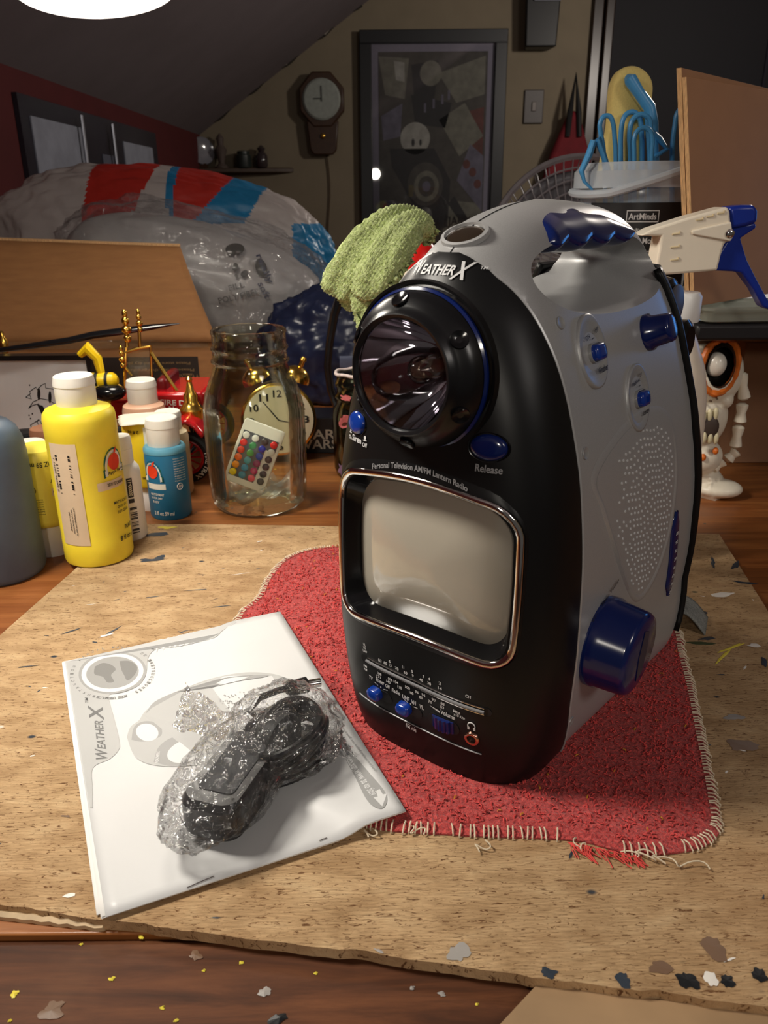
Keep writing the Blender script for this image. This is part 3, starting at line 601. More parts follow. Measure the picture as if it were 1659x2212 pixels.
TB=pch([0,.03,.05,.083,.122,.17,.20,.228,.247,.261,.268,.2745,.278],[.045,.037,.033,.031,.030,.028,.026,.0225,.0195,.0165,.0135,.0115,.0115])
C1=pch([0,.1,.2,.25,.27,.29,.3003],[.040,.035,.035,.045,.065,.085,.0975])
C2=pch([0,.05,.1,.2,.25,.27,.29,.3003],[.19,.20,.20,.17,.15,.13,.115,.0985])
PF=pch([0,.2,.24,.27,.30],[3.4,3.1,2.6,2.3,2.0])
def half(z,n=160):
    W=TW(z);vf=TF(z);vr=TR(z);a=C1(z);b=C2(z);p=PF(z);P=[]
    tp=max(0,.009*(1-z/.05))
    for t in np.linspace(0,1,n):
        A=t*np.pi/2;P.append((W*np.sin(A)**(2/p),a+(vf-a)*np.cos(A)**(2/p)))
    for t in np.linspace(0,1,40)[1:]: P.append((W+tp*t,a+(b-a)*t))
    for t in np.linspace(0,1,60)[1:]:
        A=t*np.pi/2;P.append(((W+tp)*np.cos(A)**(2/2.6),b+(vr-b)*np.sin(A)**(2/2.6)))
    return np.array(P)
def side_u(v,z):
    P=half(z);v=min(max(v,P[0,1]),P[-1,1]);return float(np.interp(v,P[:,1],P[:,0]))
def front_v(u,z):
    P=half(z);k=160;return float(np.interp(abs(u),P[:k,0],P[:k,1]))
HALF = {}
def hring(z):
    k = round(z, 5)
    if k not in HALF: HALF[k] = half(z)
    return HALF[k]
def sideu(v, z):
    P = hring(z); v = min(max(v, P[0, 1]), P[-1, 1]); return float(np.interp(v, P[:, 1], P[:, 0]))
def frontv(u, z):
    P = hring(z); return float(np.interp(abs(u), P[:160, 0], P[:160, 1]))
def ffront(u, z, off=0.0):
    v = frontv(u, z); e = 0.0006
    fu = (frontv(u+e, z)-frontv(u-e, z))/(2*e); fz = (frontv(u, z+e)-frontv(u, z-e))/(2*e)
    N = Vector((fu, -1, fz)).normalized(); return Vector((u, v, z))+N*off, N
def fside(v, z, off=0.0):
    u = sideu(v, z); e = 0.0008
    gv = (sideu(v+e, z)-sideu(v-e, z))/(2*e); gz = (sideu(v, z+e)-sideu(v, z-e))/(2*e)
    N = Vector((1, -gv, -gz)).normalized(); return Vector((u, v, z))+N*off, N
def frameF(u, z, off=0.0):
    p, N = ffront(u, z, off); X = Vector((1, 0, 0)); X = (X-N*X.dot(N)).normalized(); Y = N.cross(X)
    return Matrix(((X.x, Y.x, N.x, p.x), (X.y, Y.y, N.y, p.y), (X.z, Y.z, N.z, p.z), (0, 0, 0, 1)))
def frameS(v, z, off=0.0):
    p, N = fside(v, z, off); X = Vector((0, 1, 0)); X = (X-N*X.dot(N)).normalized(); Y = N.cross(X)
    return Matrix(((X.x, Y.x, N.x, p.x), (X.y, Y.y, N.y, p.y), (X.z, Y.z, N.z, p.z), (0, 0, 0, 1)))
TVA = radians(-38.5)
tv = empty('portable_television', (0.02446, 0.37643, 0.0), TVA, 'black and silver portable television with flashlight, blue knobs and carry handle on the red cloth', 'television')
ZB = 0.0036
ZR = sorted(set([ZB, .0055, .009, .014, .02, .03]+[.03+.01*k for k in range(1, 20)]+[.225, .23, .235, .24, .244, .248, .252, .256, .26, .263, .266, .269, .272, .2745, .277, .2795, .282, .2845, .287, .289, .291, .293, .2945, .296, .2972, .2982, .299, .2996, .3000, .3002]))
def resample(P, n):
    d = np.r_[0, np.cumsum(np.hypot(*np.diff(P, axis=0).T))]; t = np.linspace(0, d[-1], n)
    return np.stack([np.interp(t, d, P[:, 0]), np.interp(t, d, P[:, 1])], 1)
def shrink(z): return 1.0 if z > .012 else 1-0.012*(1-(z-ZB)/.0084)**2
# silver body, its front recessed under the black shell
rings = []
for z in ZR:
    P = hring(z).copy(); vb = TB(z)
    if z < .272:
        m_ = P[:, 1] < vb; P[m_, 1] = P[m_, 1]+np.clip((vb-P[m_, 1])/.004, 0, 1)*min(.014, max(0, (.272-z)*.35)); P = P[np.argsort(np.arange(len(P)))]
    Q = resample(P, 64)*[shrink(z), 1]
    ring = [(u, v, z) for u, v in Q]+[(-u, v, z) for u, v in Q[-2:0:-1]]
    rings.append(ring)
body = MB().loft(rings).build('body', silver_pl, tv, smooth=40)
# handle opening: a flared elliptical tunnel through the top
HC, HZ = .1090, .2655
tun = []
for k in range(25):
    u = -.075+.15*k/24; s = 1+0.35*(abs(u)/.06)**2.2
    tun.append([(u, HC+.071*s*math.copysign(abs(cos(t))**.9, cos(t)), HZ+(.0175*s)*sin(t) if sin(t) < 0 else HZ+(.0170+.004*(s-1))*abs(sin(t))**.8) for t in [2*pi*i/64 for i in range(64)]])
cut(body, MB().loft(tun), 40)
# black front shell
rings = []
for z in [z for z in ZR if z < .2760]+[.2764]:
    P = hring(z); vb = max(TB(z), TF(z)+.0001); i = int(np.argmax(P[:, 1] >= vb)); i = max(i, 1)
    t = (vb-P[i-1, 1])/(P[i, 1]-P[i-1, 1]+1e-12); Pb = np.vstack([P[:i], P[i-1]+(P[i]-P[i-1])*min(max(t, 0), 1)])
    Q = resample(Pb, 40)*[shrink(z), 1]
    rings.append([(-u, v, z) for u, v in Q[:0:-1]]+[(u, v, z) for u, v in Q])
m = MB(); m.loft(rings, closed=False, cap=False)
shell = m.build('front_shell', black_pl, tv, smooth=60)
md = shell.modifiers.new('s', 'SOLIDIFY'); md.thickness = 0.0024; md.offset = 0.35; md.use_even_offset = False
bpy.context.view_layer.update(); apply(shell)
# screen opening outline on the face (u, z)
ZC = .1255
def outline(hw, zt, zb, bow_t, bow_b, bow_s, r, n=96):
    P = rrect(2*hw, zt-zb, r, 9, 0, (zt+zb)/2); Q = []
    P = P[-1:]+P; d = [0]
    for a, b in zip(P, P[1:]+P[:1]): d.append(d[-1]+hypot(b[0]-a[0], b[1]-a[1]))
    P = P+P[:1]
    for k in range(n):
        t = d[-1]*k/n; x = float(np.interp(t, d, [p[0] for p in P])); z = float(np.interp(t, d, [p[1] for p in P])); c_ = (zt+zb)/2
        fx = 1-(x/hw)**2; fz = 1-((z-c_)/((zt-zb)/2))**2
        z2 = z+(bow_t*fx*(z-c_)/(zt-c_) if z > c_ else -bow_b*fx*(c_-z)/(c_-zb)); x2 = x+bow_s*fz*x/hw
        Q.append((x2, z2))
    return Q
O_ch = outline(.0548, .1665, .0805, .0085, -.0035, .0015, .013)
O_in = outline(.0515, .1635, .0840, .0080, -.0035, .0015, .012)
O_sc = outline(.0490, .1600, .0862, .0060, -.0020, .0030, .014)
cutter = MB(); cutter.loft([[(u, y, z) for u, z in O_in] for y in (-.04, .0135)])
shell.parent = None; shell.location = (0, 0, 0)
cut(shell, cutter, 60)
hole = MB(); hole.T = Matrix(((1, 0, 0, 0), (0, 0, -1, -.0105), (0, 1, 0, .2270), (0, 0, 0, 1))); hole.lathe([(.0335, -.05), (.0335, .03)], 64); cut(shell, hole, 60); shell.parent = tv
hole = MB(); hole.T = Matrix(((1, 0, 0, 0), (0, 0, -1, -.0105), (0, 1, 0, .2270), (0, 0, 0, 1))); hole.lathe([(.0315, -.045), (.0315, .03)], 64); cut(body, hole, 40)
# raised arch around the screen carrying the printed line
O_ar = outline(.0570, .1700, .0785, .0150, .000, .0010, .018)
m = MB(); rings = []
for (t, off) in ((0, 0.0004), (.5, .0012), (.78, .0018), (1, .0020)):
    rings.append([tuple(ffront(a[0]+(b[0]-a[0])*t, a[1]+(b[1]-a[1])*t, off+.0006)[0]) for a, b in zip(O_ar, O_ch)])
rings.append([tuple(ffront(b[0], b[1], -.001)[0]) for b in O_ch])
rings = [r+[r[0]] for r in rings]; m.loft(rings, closed=False, cap=False)
m.build('screen_surround', black_pl, tv, smooth=60)
m = MB(); m.tube([tuple(ffront((a[0]+b[0])/2, (a[1]+b[1])/2, .0018)[0]) for a, b in zip(O_ch, O_in)], .0021, 12, closed=True, flat=.8, upv=(0, -1, 0))
m.build('chrome_frame', chrome, tv, smooth=80)
m = MB(); rings = []
for t, d_ in ((0, .0005), (.25, -.003), (.6, -.007), (1, -.0105)):
    rings.append([tuple(ffront(a[0]+(b[0]-a[0])*t, a[1]+(b[1]-a[1])*t, d_)[0]) for a, b in zip(O_in, O_sc)])
rings = [r+[r[0]] for r in rings]; m.loft(rings, closed=False, cap=False); m.build('screen_recess', black_gl, tv, smooth=60)
m = MB(); rings = []
c_ = (0, (.160+.0862)/2)
for k in range(15):
    f = 1-k/15
    rings.append([tuple(ffront(a[0]*f, c_[1]+(a[1]-c_[1])*f, 0)[0]+Vector((0, .0108-.0075*(1-f**2.0), 0))) for a in O_sc])
m.loft([r+[r[0]] for r in rings], closed=False, cap=False); n0 = len(m.v); m.add(rings[-1], [tuple(range(len(rings[-1])))])
m.build('screen', crt, tv, smooth=80)
# back cover (black) wrapping the rear edge
rings = []
for z in [z for z in ZR if .012 <= z < .262]:
    P = hring(z); vb = TR(z)-.036-.012*sin(pi*z/.26)*0; i = int(np.argmax(P[:, 1] >= vb)); Q = resample(P[i:], 24)
    rings.append([(u, v, z) for u, v in Q]+[(-u, v, z) for u, v in Q[-2::-1]])
m = MB(); m.loft(rings, closed=False, cap=False); bc = m.build('back_cover', black_pl, tv, smooth=60, solid=.004, soff=0.8)
m = MB(); m.T = Matrix.Translation((0, .2085, .2365)) @ Matrix.Rotation(radians(90), 4, 'Y'); m.lathe([(.012, -.040), (.0165, -.037), (.018, -.030), (.018, .030), (.0165, .037), (.012, .040)], 36)
hr = m.build('rear_roller', black_gl, tv); m = MB(); m.T = Matrix.Translation((.0402, .2085, .2365)) @ Matrix.Rotation(radians(90), 4, 'Y'); m.lathe([(.013, 0), (.013, .0012), (.011, .002)], 32); m.build('roller_cap', mat('grey_satin', (84, 82, 86), 0.4), hr)
m = MB(); m.T = Matrix.Translation((0, .226, .212)) @ Matrix.Rotation(radians(90), 4, 'Y'); m.lathe([(.010, -.047), (.014, -.044), (.014, .044), (.010, .047)], 28); m.build('rear_clip', black_gl, tv)
# blue finger grip under the handle bar
gz_t = pch([.054, .062, .076, .096, .118, .142, .155, .164], [.2835, .2915, .2955, .2968, .2955, .2915, .2862, .2815])
def gz_b(v): return .2780-.0042*abs(sin((v-.046)/.112*4*pi))+.0035*((v-.104)/.06)**4
rings = []
for k in range(61):
    v = .054+.110*k/60; zt_, zb_ = gz_t(v), gz_b(v); e = min(1, min(k*1.4, 60-k)/6+.25); cz_, hz = (zt_+zb_)/2, max((zt_-zb_)/2, .0006)
    W_ = .0262; ring = []
    for i in range(36):
        t = 2*pi*i/36; cu, su = cos(t), sin(t)
        zz = cz_+hz*math.copysign(abs(su)**.8, su)*e; ring.append(((max(TW(min(max(zz, .272), .2935)), .012)+.0022)*math.copysign(abs(cu)**.40, cu)*(.80+.20*e), v, zz))
    rings.append(ring)
MB().loft(rings).build('finger_grip', grip_blue, tv, smooth=60)
# body seam and the edge bead between shell and body
m = MB()
for sg in (1, -1):
    P = []
    for z in np.linspace(.006, .2755, 90):
        q, N = fside(TB(z), z, .0012) if z < .268 else (Vector((sideu(TB(z), z), TB(z), z))+Vector((.0006, 0, .0008)), None); P.append((sg*q.x, q.y, q.z))
    m.tube(P, .0010, 6)
m.build('edge_bead', silver_pl, tv)
m = MB(); P = []
for z in np.linspace(.2768, .2998, 40): P.append((0, TF(z)-.00005, z+.0001))
m.tube(P, .0003, 5); m.build('top_seam', print_bk, tv)
# oval lantern window on the dome
T_ = frameF(0.0, .2850); T_ = T_ @ Matrix.Translation((0, 0, -.0016))
m = MB(); m.T = T_; rg = [[((a*cos(t)), (b*sin(t)), z) for t in [2*pi*i/40 for i in range(40)]] for a, b, z in ((.0122, .0108, 0), (.0119, .0105, .0022), (.0102, .0090, .0026), (.0098, .0086, .0012))]
m.loft(rg, cap=False); ln = m.build('lantern_window', silver_pl, tv)
m = MB(); m.T = T_; m.loft([[(a*cos(t), b*sin(t), z) for t in [2*pi*i/40 for i in range(40)]] for a, b, z in ((.0099, .0087, .0008), (.0080, .0070, .0018), (.004, .0035, .0023), (.0005, .0005, .0024))]); m.build('window_lens', mat('dark_mirror', (120, 104, 88), 0.05, metal=0.9, nz=0), ln)
# ---- flashlight head
fl = MB(); T_ = Matrix(((1, 0, 0, 0), (0, 0, -1, -.0105), (0, 1, 0, .2262), (0, 0, 0, 1))) @ Matrix.Diagonal((.94, .94, 1, 1)); fl.T = T_
fl.lathe([(.0395, -.004), (.0395, .0015), (.0385, .004), (.0375, .0075), (.0355, .0105), (.0325, .0130), (.0305, .0148), (.0298, .0168), (.0290, .0175), (.0275, .0170), (.0268, .0150)], 72, cap=False)
fo = fl.build('flashlight', black_sat, tv, smooth=50)
m = MB(); m.T = T_; m.lathe([(.0398, .0008), (.0403, .0016), (.0402, .0028), (.0390, .0036)], 72, cap=False); m.build('blue_ring', blue_pl, fo)
m = MB(); m.T = T_; m.lathe([(.0436, -.0022), (.0432, .0012), (.0418, .0010), (.0408, -.002)], 72, cap=False); m.build('recess_rim', black_pl, fo)
m = MB(); m.T = T_; prof = []
for k in range(22):
    r = .0268*(1-k/21)+.0045*(k/21); prof.append((r, .0140-.034*(1-(r/.0268)**2)))
m.lathe(prof, 64, cap=False); m.build('reflector', reflector, fo, smooth=90)
m = MB(); m.T = T_; m.lathe([(.0046, -.018), (.0070, -.010), (.0078, -.003), (.0066, .0030), (.0030, .0066), (.0002, .0072)], 28); m.build('bulb', glass('bulb_glass', (240, 240, 240), .03, 1.6), fo, smooth=80)
m = MB(); m.T = T_; m.lathe([(.0036, -.020), (.0036, -.012), (.0012, -.009), (.0003, -.008)], 20); m.build('bulb_base', mat('warm_metal', (200, 176, 150), 0.25, metal=1.0, nz=0), fo)
m = MB(); m.T = T_; m.lathe([(.0266, .0150), (.0266, .0158), (.015, .0166), (.0002, .0169), (.0002, .0162), (.015, .0159), (.0264, .0150)], 64, cap=False); m.build('lens', clear, fo, smooth=80)
for a in (97, 33, -27, -90, 153, 213):
    m = MB(); m.T = T_ @ Matrix.Rotation(radians(a), 4, 'Z') @ Matrix.Translation((.0352, 0, .0108)) @ Matrix.Rotation(radians(50), 4, 'Y'); m.lathe([(.0045, 0), (.0042, .0008), (.0028, .0003), (.0003, -.0003)], 20); m.build('grip_dimple', black_gl, fo)
# ---- front buttons
def button(name, u, z, rx, ry, m_, h=.0035):
    T_ = frameF(u, z)
    b = MB(); b.T = T_; b.loft([[(a*rx*cos(t), a*ry*sin(t), zz) for t in [2*pi*i/40 for i in range(40)]] for a, zz in ((1, -.002), (1, h*.35), (.93, h*.7), (.75, h*.95), (.45, h*1.05), (.02, h*1.08))]); o = b.build(name, m_, tv, smooth=80)
    b = MB(); b.T = T_; b.loft([[(a*rx*cos(t), a*ry*sin(t), zz) for t in [2*pi*i/40 for i in range(40)]] for a, zz in ((1.16, .0006), (1.12, .0016), (1.02, .0014), (1.02, 0))], cap=False); b.build('button_rim', black_gl, o, smooth=80); return o
button('siren_button', -.0405, .1938, .0078, .0060, blue_hi); button('release_button', .0375, .1950, .0088, .0062, blue_pl)
# ---- tuning scale, sliders, volume wheel, jack
def on_front(off): return lambda u, z: tuple(ffront(u, z, off)[0])
def slab_front(name, P, off0, off1, m_, parent=tv):
    b = MB(); n = len(P); b.loft([[tuple(ffront(u, z, o)[0]) for u, z in P] for o in (off0, off1)]); return b.build(name, m_, parent, smooth=50)
def stadium(u0, z0, u1, z1, r, n=10):
    a = atan2(z1-z0, u1-u0); P = []
    for (u, z, s) in ((u1, z1, -pi/2), (u0, z0, pi/2)):
        for k in range(n+1): P.append((u+r*cos(a+s+pi*k/n), z+r*sin(a+s+pi*k/n)))
    return P
SO = .0018
mk = slab_front('tuning_window', stadium(-.0360, .0572, .0430, .0545, .0027), SO-.001, SO+.0002, dark_mat)
m = MB()
for dz in (.0019, -.0019): m.tube([tuple(ffront(u, .0572-.0027*(u+.036)/.079+dz, SO+.0003)[0]) for u in np.linspace(-.033, .042, 30)], .00042, 6)
m.build('scale_edge', chrome, mk)
m = MB(); m.tube([tuple(ffront(u, .0572-.0027*(u+.036)/.079, SO+.0008)[0]) for u in np.linspace(-.034, .042, 30)], .0009, 6); m.build('scale_cover', mat('clear_strip', (120, 120, 122), 0.08, nz=0), mk)
m = MB(); m.tube([tuple(ffront(u, .0278-.0025*(u+.043)/.08, SO+.0001)[0]) for u in np.linspace(-.044, .040, 36)], .00038, 6); m.build('lower_groove', mat('groove_line', (150, 150, 152), 0.3), tv)
for (name, u, z, sh_) in (('power_switch', -.0245, .0375, -.0035), ('band_switch', -.0035, .0368, -.0035)):
    s_ = slab_front(name, stadium(u-.0045, z, u+.0045, z-.0003, .0035), SO-.001, SO+.0002, dark_mat)
    T_ = frameF(u+sh_, z, SO); b = MB(); b.T = T_; b.loft([[(x*k, y*k, zz) for x, y in rrect(.0092, .0074, .0030, 5)] for k, zz in ((1, -.001), (1, .003), (.9, .0042), (.55, .0047), (.1, .0048))]); b.build('slider_knob', blue_hi, s_, smooth=80)
s_ = slab_front('volume_control', stadium(.0130, .0373, .0235, .0368, .0046), SO-.001, SO+.0002, dark_mat)
T_ = frameF(.0182, .0370, SO); b = MB(); b.T = T_ @ Matrix.Translation((0, 0, -.0075)) @ Matrix.Rotation(radians(90), 4, 'X')
prof = []
for k in range(72): r = .0104 if k % 3 else .0096; prof.append((r*cos(2*pi*k/72), r*sin(2*pi*k/72)))
b.prism(prof, -.0038, .0038); b.build('volume_wheel', blue_pl, s_, smooth=20)
T_ = frameF(.0352, .0345, SO); b = MB(); b.T = T_; b.lathe([(.0042, -.001), (.0042, .0008), (.0036, .0014), (.0026, .0012), (.0022, -.001)], 28, cap=False); j_ = b.build('headphone_jack', mat('copper_ring', (205, 150, 130), 0.2, metal=1.0, nz=0), tv, smooth=60)
b = MB(); b.T = T_; b.lathe([(.0024, .0000), (.0012, .0001), (.0001, .0001)], 20); b.build('jack_hole', dark_mat, j_)
# ---- front lettering
LT = on_front(SO+.0004)
def sz(u): return .0572-.0027*(u+.036)/.079
L_ = []
for t, u in (('83', -.0235), ('80', -.0195), ('70', -.0115), ('60', -.0055), ('40', .0050), ('30', .0102), ('14', .0170)): L_.append((t, u, sz(u)+.0048, .0024, .0019, -2))
for t, u in (('6', -.0163), ('5', -.0010)): L_.append((t, u, sz(u)+.0075, .0013, .0019, -2))
for t, u in (('13', -.0160), ('9', -.0006), ('7', .0066)): L_.append((t, u, sz(u)+.0050 if t != '7' else sz(u)+.0075, .0017 if t == '13' else .0012, .0019, -2))
L_ += [('11', -.0070, sz(-.007)+.0078, .0013, .0019, -2), ('4', .0102, sz(.0102)+.0078, .0013, .0019, -2), ('2', .0170, sz(.017)+.0080, .0014, .0019, -2), ('CH', .0335, sz(.0335)+.0066, .0030, .0019, -2),
       ('VL', -.0352, sz(-.035)+.0098, .0022, .0016, -2), ('VH', -.0352, sz(-.035)+.0076, .0022, .0016, -2), ('UHF', -.0350, sz(-.035)+.0054, .0034, .0016, -2), ('FM', -.0355, sz(-.035)-.0050, .0026, .0016, -2), ('AM', -.0355, sz(-.035)-.0072, .0026, .0016, -2)]
for t, u in (('108', -.0245), ('106', -.0165), ('104', -.0125), ('100', -.0045), ('96', .0018), ('94', .0062), ('90', .0128), ('88', .0185)): L_.append((t, u, sz(u)-.0046, .0032 if len(t) == 3 else .0024, .0019, -2))
for t, u in (('171', -.0252), ('140', -.0180), ('120', -.0100), ('100', -.0020), ('80', .0045), ('70', .0105), ('53', .0182)): L_.append((t, u, sz(u)-.0070, .0030 if len(t) == 3 else .0024, .0018, -2))
L_ += [('Mhz', .0270, .0490, .0040, .0018, -2), ('x10 Khz', .0285, .0468, .0066, .0018, -3), ('TV', -.0315, .0462, .0030, .0026, -4), ('Power', -.0242, .0472, .0060, .0030, -4), ('Off', -.0188, .0462, .0032, .0026, -4), ('Radio', -.0128, .0452, .0058, .0026, -4),
       ('UHF', -.0060, .0440, .0048, .0028, -4), ('VH', -.0008, .0432, .0032, .0028, -4), ('VL', .0046, .0424, .0028, .0028, -4), ('FM AM', -.0040, .0235, .0072, .0024, -3), ('Volume', .0215, .0448, .0090, .0030, -4),
       ('.', -.0240, .0432, .0008, .0008, 0), ('.', -.0030, .0412, .0008, .0008, 0), ('-', -.0275, .0440, .003, .0004, -20), ('-', -.0205, .0430, .003, .0004, 10), ('-', -.0060, .0418, .0026, .0004, -25), ('-', .0005, .0402, .0026, .0004, 5), ('-', -.0055, .0255, .0035, .0004, -5), ('.', -.0012, .0253, .0008, .0008, 0),
       ('On', -.0452, .1852, .0026, .0020, 0), ('Siren', -.0392, .1858, .0078, .0034, -1), ('Off', -.0325, .1842, .0036, .0022, 0), ('.', -.0452, .1876, .0026, .0006, 0), ('.', -.0452, .1886, .0014, .0012, 0), ('.', -.0325, .1866, .0030, .0006, 0), ('.', -.0325, .1880, .0016, .0020, 0)]
mt_ = text_mb(L_, LT)
tri = [LT(.0100, .0462), LT(.0165, .0452), LT(.0165, .0438)]; mt_.add(tri, [(0, 1, 2)])
mt_.tube([LT(.0352+.0020*cos(t), .0430+.0022*sin(t)) for t in [radians(-40+260*k/14) for k in range(15)]], .0003, 5)
for dx in (-.0016, .0016): mt_.add([LT(.0352+dx-.0006, .0422), LT(.0352+dx+.0006, .0422), LT(.0352+dx+.0006, .0404), LT(.0352+dx-.0006, .0404)], [(0, 1, 2, 3)])
mt_.build('control_lettering', print_wh, tv, smooth=0)
text_mb([('Release', .0385, .1852, .0118, .0036, -1)], LT).build('release_lettering', print_gr, tv, smooth=0)
def arch(x, y):
    return tuple(ffront(x, .1795-6.0*(x-.002)**2+y, .0028)[0])
text_mb([('Personal Television AM/FM Lantern Radio', .002, 0, .056, .0030, 0)], arch).build('model_lettering', print_gr, tv, smooth=0)
def arc2(x, y): return tuple(ffront(x, .2695-2.5*x*x+y, SO+.0004)[0])
text_mb([('W', -.0134, .0002, .0062, .0062, 0, .25), ('EATHER', -.0008, -.0004, .0176, .0042, 0, .25), ('X', .0108, -.0003, .0064, .0074, 0, .35), ('TM', .0182, .0014, .0026, .0012, 0)], arc2).build('logo_lettering', print_wh, tv, smooth=0)
# ---- right side controls
def oval_side(name, v, z, rv, rz, tilt, m_, off=.0002, h=-.0008, parent=tv):
    T_ = frameS(v, z, off) @ Matrix.Rotation(tilt, 4, 'Z'); b = MB(); b.T = T_
    b.loft([[(a*rv*cos(t), a*rz*sin(t), zz) for t in [2*pi*i/44 for i in range(44)]] for a, zz in ((1.0, -.002), (1.0, .0008), (.94, .0010), (.8, .0002), (.4, h), (.02, h))]); return b.build(name, m_, parent, smooth=80)
for (nm, v, z, words) in (('weather_switch', .0605, .2300, [('ON', -.0045, .0072, .0046, .0024, 14), ('OFF', .0068, .0095, .0044, .0020, 20), ('-', .0008, .0060, .0028, .0004, 10), ('Weather', .0052, -.0098, .0120, .0032, 4)]),
                          ('lantern_switch', .1075, .1990, [('Flashlight', -.0030, .0085, .0110, .0026, 8), ('OFF', .0040, .0118, .0030, .0018, 8), ('-', .0010, .0062, .0026, .0004, 10), ('Lantern', .0066, -.0090, .0090, .0026, 4)])):
    o = oval_side(nm, v, z, .0150, .0185, radians(-8), silver_dk)
    T_ = frameS(v+.003, z-.001, .0002); b = MB(); b.T = T_; b.loft([[(x*k, y*k, zz) for x, y in rrect(.0140, .0090, .0040, 5)] for k, zz in ((1.1, -.001), (1.1, .0014), (1.0, .0014), (.98, .0)) ], cap=True); b.build('switch_slot', silver_dk, o, smooth=50)
    b = MB(); b.T = T_; b.loft([[(x*k-.001, y*k, zz) for x, y in rrect(.0118, .0082, .0030, 5)] for k, zz in ((1, 0), (1, .0032), (.9, .0044), (.5, .0048), (.1, .0048))]); b.build('switch_knob', blue_hi, o, smooth=80)
    T2 = frameS(v, z, .0016); mm = text_mb([(t, x, y, w_, h_, a) for t, x, y, w_, h_, a in words], lambda x, y: tuple(T2 @ Vector((x, y, 0)))); mm.build('switch_lettering', print_bk, o, smooth=0)
T_ = frameS(.1335, .2300, 0) @ Matrix.Diagonal((.82, .82, .85, 1)); b = MB(); b.T = T_; b.lathe([(.0125, -.002), (.0125, .0025), (.0108, .0040), (.0096, .0150), (.0090, .0165), (.0070, .0172), (.0001, .0174)], 40); b.build('volume_knob', blue_pl, tv, smooth=50)
T_ = frameS(.0665, .0700, 0); b = MB(); b.T = T_
b.lathe([(.0262, -.002), (.0262, .0045), (.0252, .0060), (.0240, .0205), (.0228, .0225), (.0205, .0233), (.0001, .0233)], 64); kn = b.build('tuning_knob', blue_pl, tv, smooth=40)
b = MB(); b.T = T_; b.lathe([(.0070, .0233), (.0068, .0237)], 3); 
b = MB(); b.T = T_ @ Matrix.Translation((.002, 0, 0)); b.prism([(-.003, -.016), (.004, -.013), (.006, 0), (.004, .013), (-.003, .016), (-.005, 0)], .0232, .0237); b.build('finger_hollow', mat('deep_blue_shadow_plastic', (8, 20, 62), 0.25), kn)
T2 = frameS(.0700, .0990, .0012); text_mb([('Radio Tuning', 0, 0, .022, .0028, 18), ('TV -', -.0185, -.0075, .006, .0028, 40)], lambda x, y: tuple(T2 @ Vector((x, y, 0)))).build('tuning_lettering', print_bk, tv, smooth=0)
# speaker panel: teardrop with perforations
TD = []
top_ = [(.0450, .172), (.075, .185), (.110, .190), (.140, .186), (.157, .172), (.163, .150), (.164, .128), (.161, .105), (.152, .088), (.140, .0775), (.126, .0730), (.114, .0760), (.102, .086), (.090, .100), (.078, .116), (.066, .134), (.054, .154)]
TDs = [(q.x, q.y) for q in closed_spline(top_, 5)]
m = MB(); cc = (.118, .135); rings = []
for f, off in ((1.03, -.0001), (1.0, .0013), (.965, .0009), (.94, -.0001)): rings.append([tuple(fside(cc[0]+(p[0]-cc[0])*f, cc[1]+(p[1]-cc[1])*f, max(off*min(1, max(.0, (.178-p[1])/.03)), .0002 if f < 1.02 else -.0001))[0]) for p in TDs])
m.loft([r+[r[0]] for r in rings], closed=False, cap=False); m.build('grille_rim', silver_pl, tv, smooth=60)
m = MB(); rings = []
for k in range(9):
    f = .945*(1-k/9)
    rings.append([tuple(fside(cc[0]+(p[0]-cc[0])*f, cc[1]+(p[1]-cc[1])*f, .0003)[0]) for p in TDs])
m.loft([r+[r[0]] for r in rings], closed=False, cap=False); m.add(rings[-1], [tuple(range(len(TDs)))])
gr = m.build('speaker_grille', silver_pl, tv, smooth=80)
m = MB(); rnd = random.Random(4)
def in_td(v, z):
    c_ = False; j = len(TDs)-1
    for i in range(len(TDs)):
        xi, yi = TDs[i]; xj, yj = TDs[j]
        if (yi > z) != (yj > z) and v < (xj-xi)*(z-yi)/(yj-yi)+xi: c_ = not c_
        j = i
    return c_
done = []
for i in range(19):
    for j in range(24):
        v = .070+i*.0052+(j % 2)*.0026+.0013*sin(j*1.7); z = .080+j*.0043+.0016*sin(i*.9+j*.35)
        if not in_td(cc[0]+(v-cc[0])*1.16, cc[1]+(z-cc[1])*1.12): continue
        if z > .182-.25*abs(v-.115): continue
        if v < .090 and rnd.random() < .45: continue
        done.append((v, z)); T_ = frameS(v, z, .0003)
        m.T = T_; m.mi = 0; m.lathe([(.00085, .0), (.00075, .0004), (.00050, .0004), (.00045, .0001)], 10, cap=False); m.mi = 1; m.lathe([(.00048, .00012), (.0001, .00012)], 8)
hp_ = m.build('perforations', [mat('painted_edge_glint', (205, 205, 205), 0.25, nz=0), dark_mat], gr, smooth=50); hp_['kind'] = 'stuff'  # light caught on the hole edges is put in as pale rings
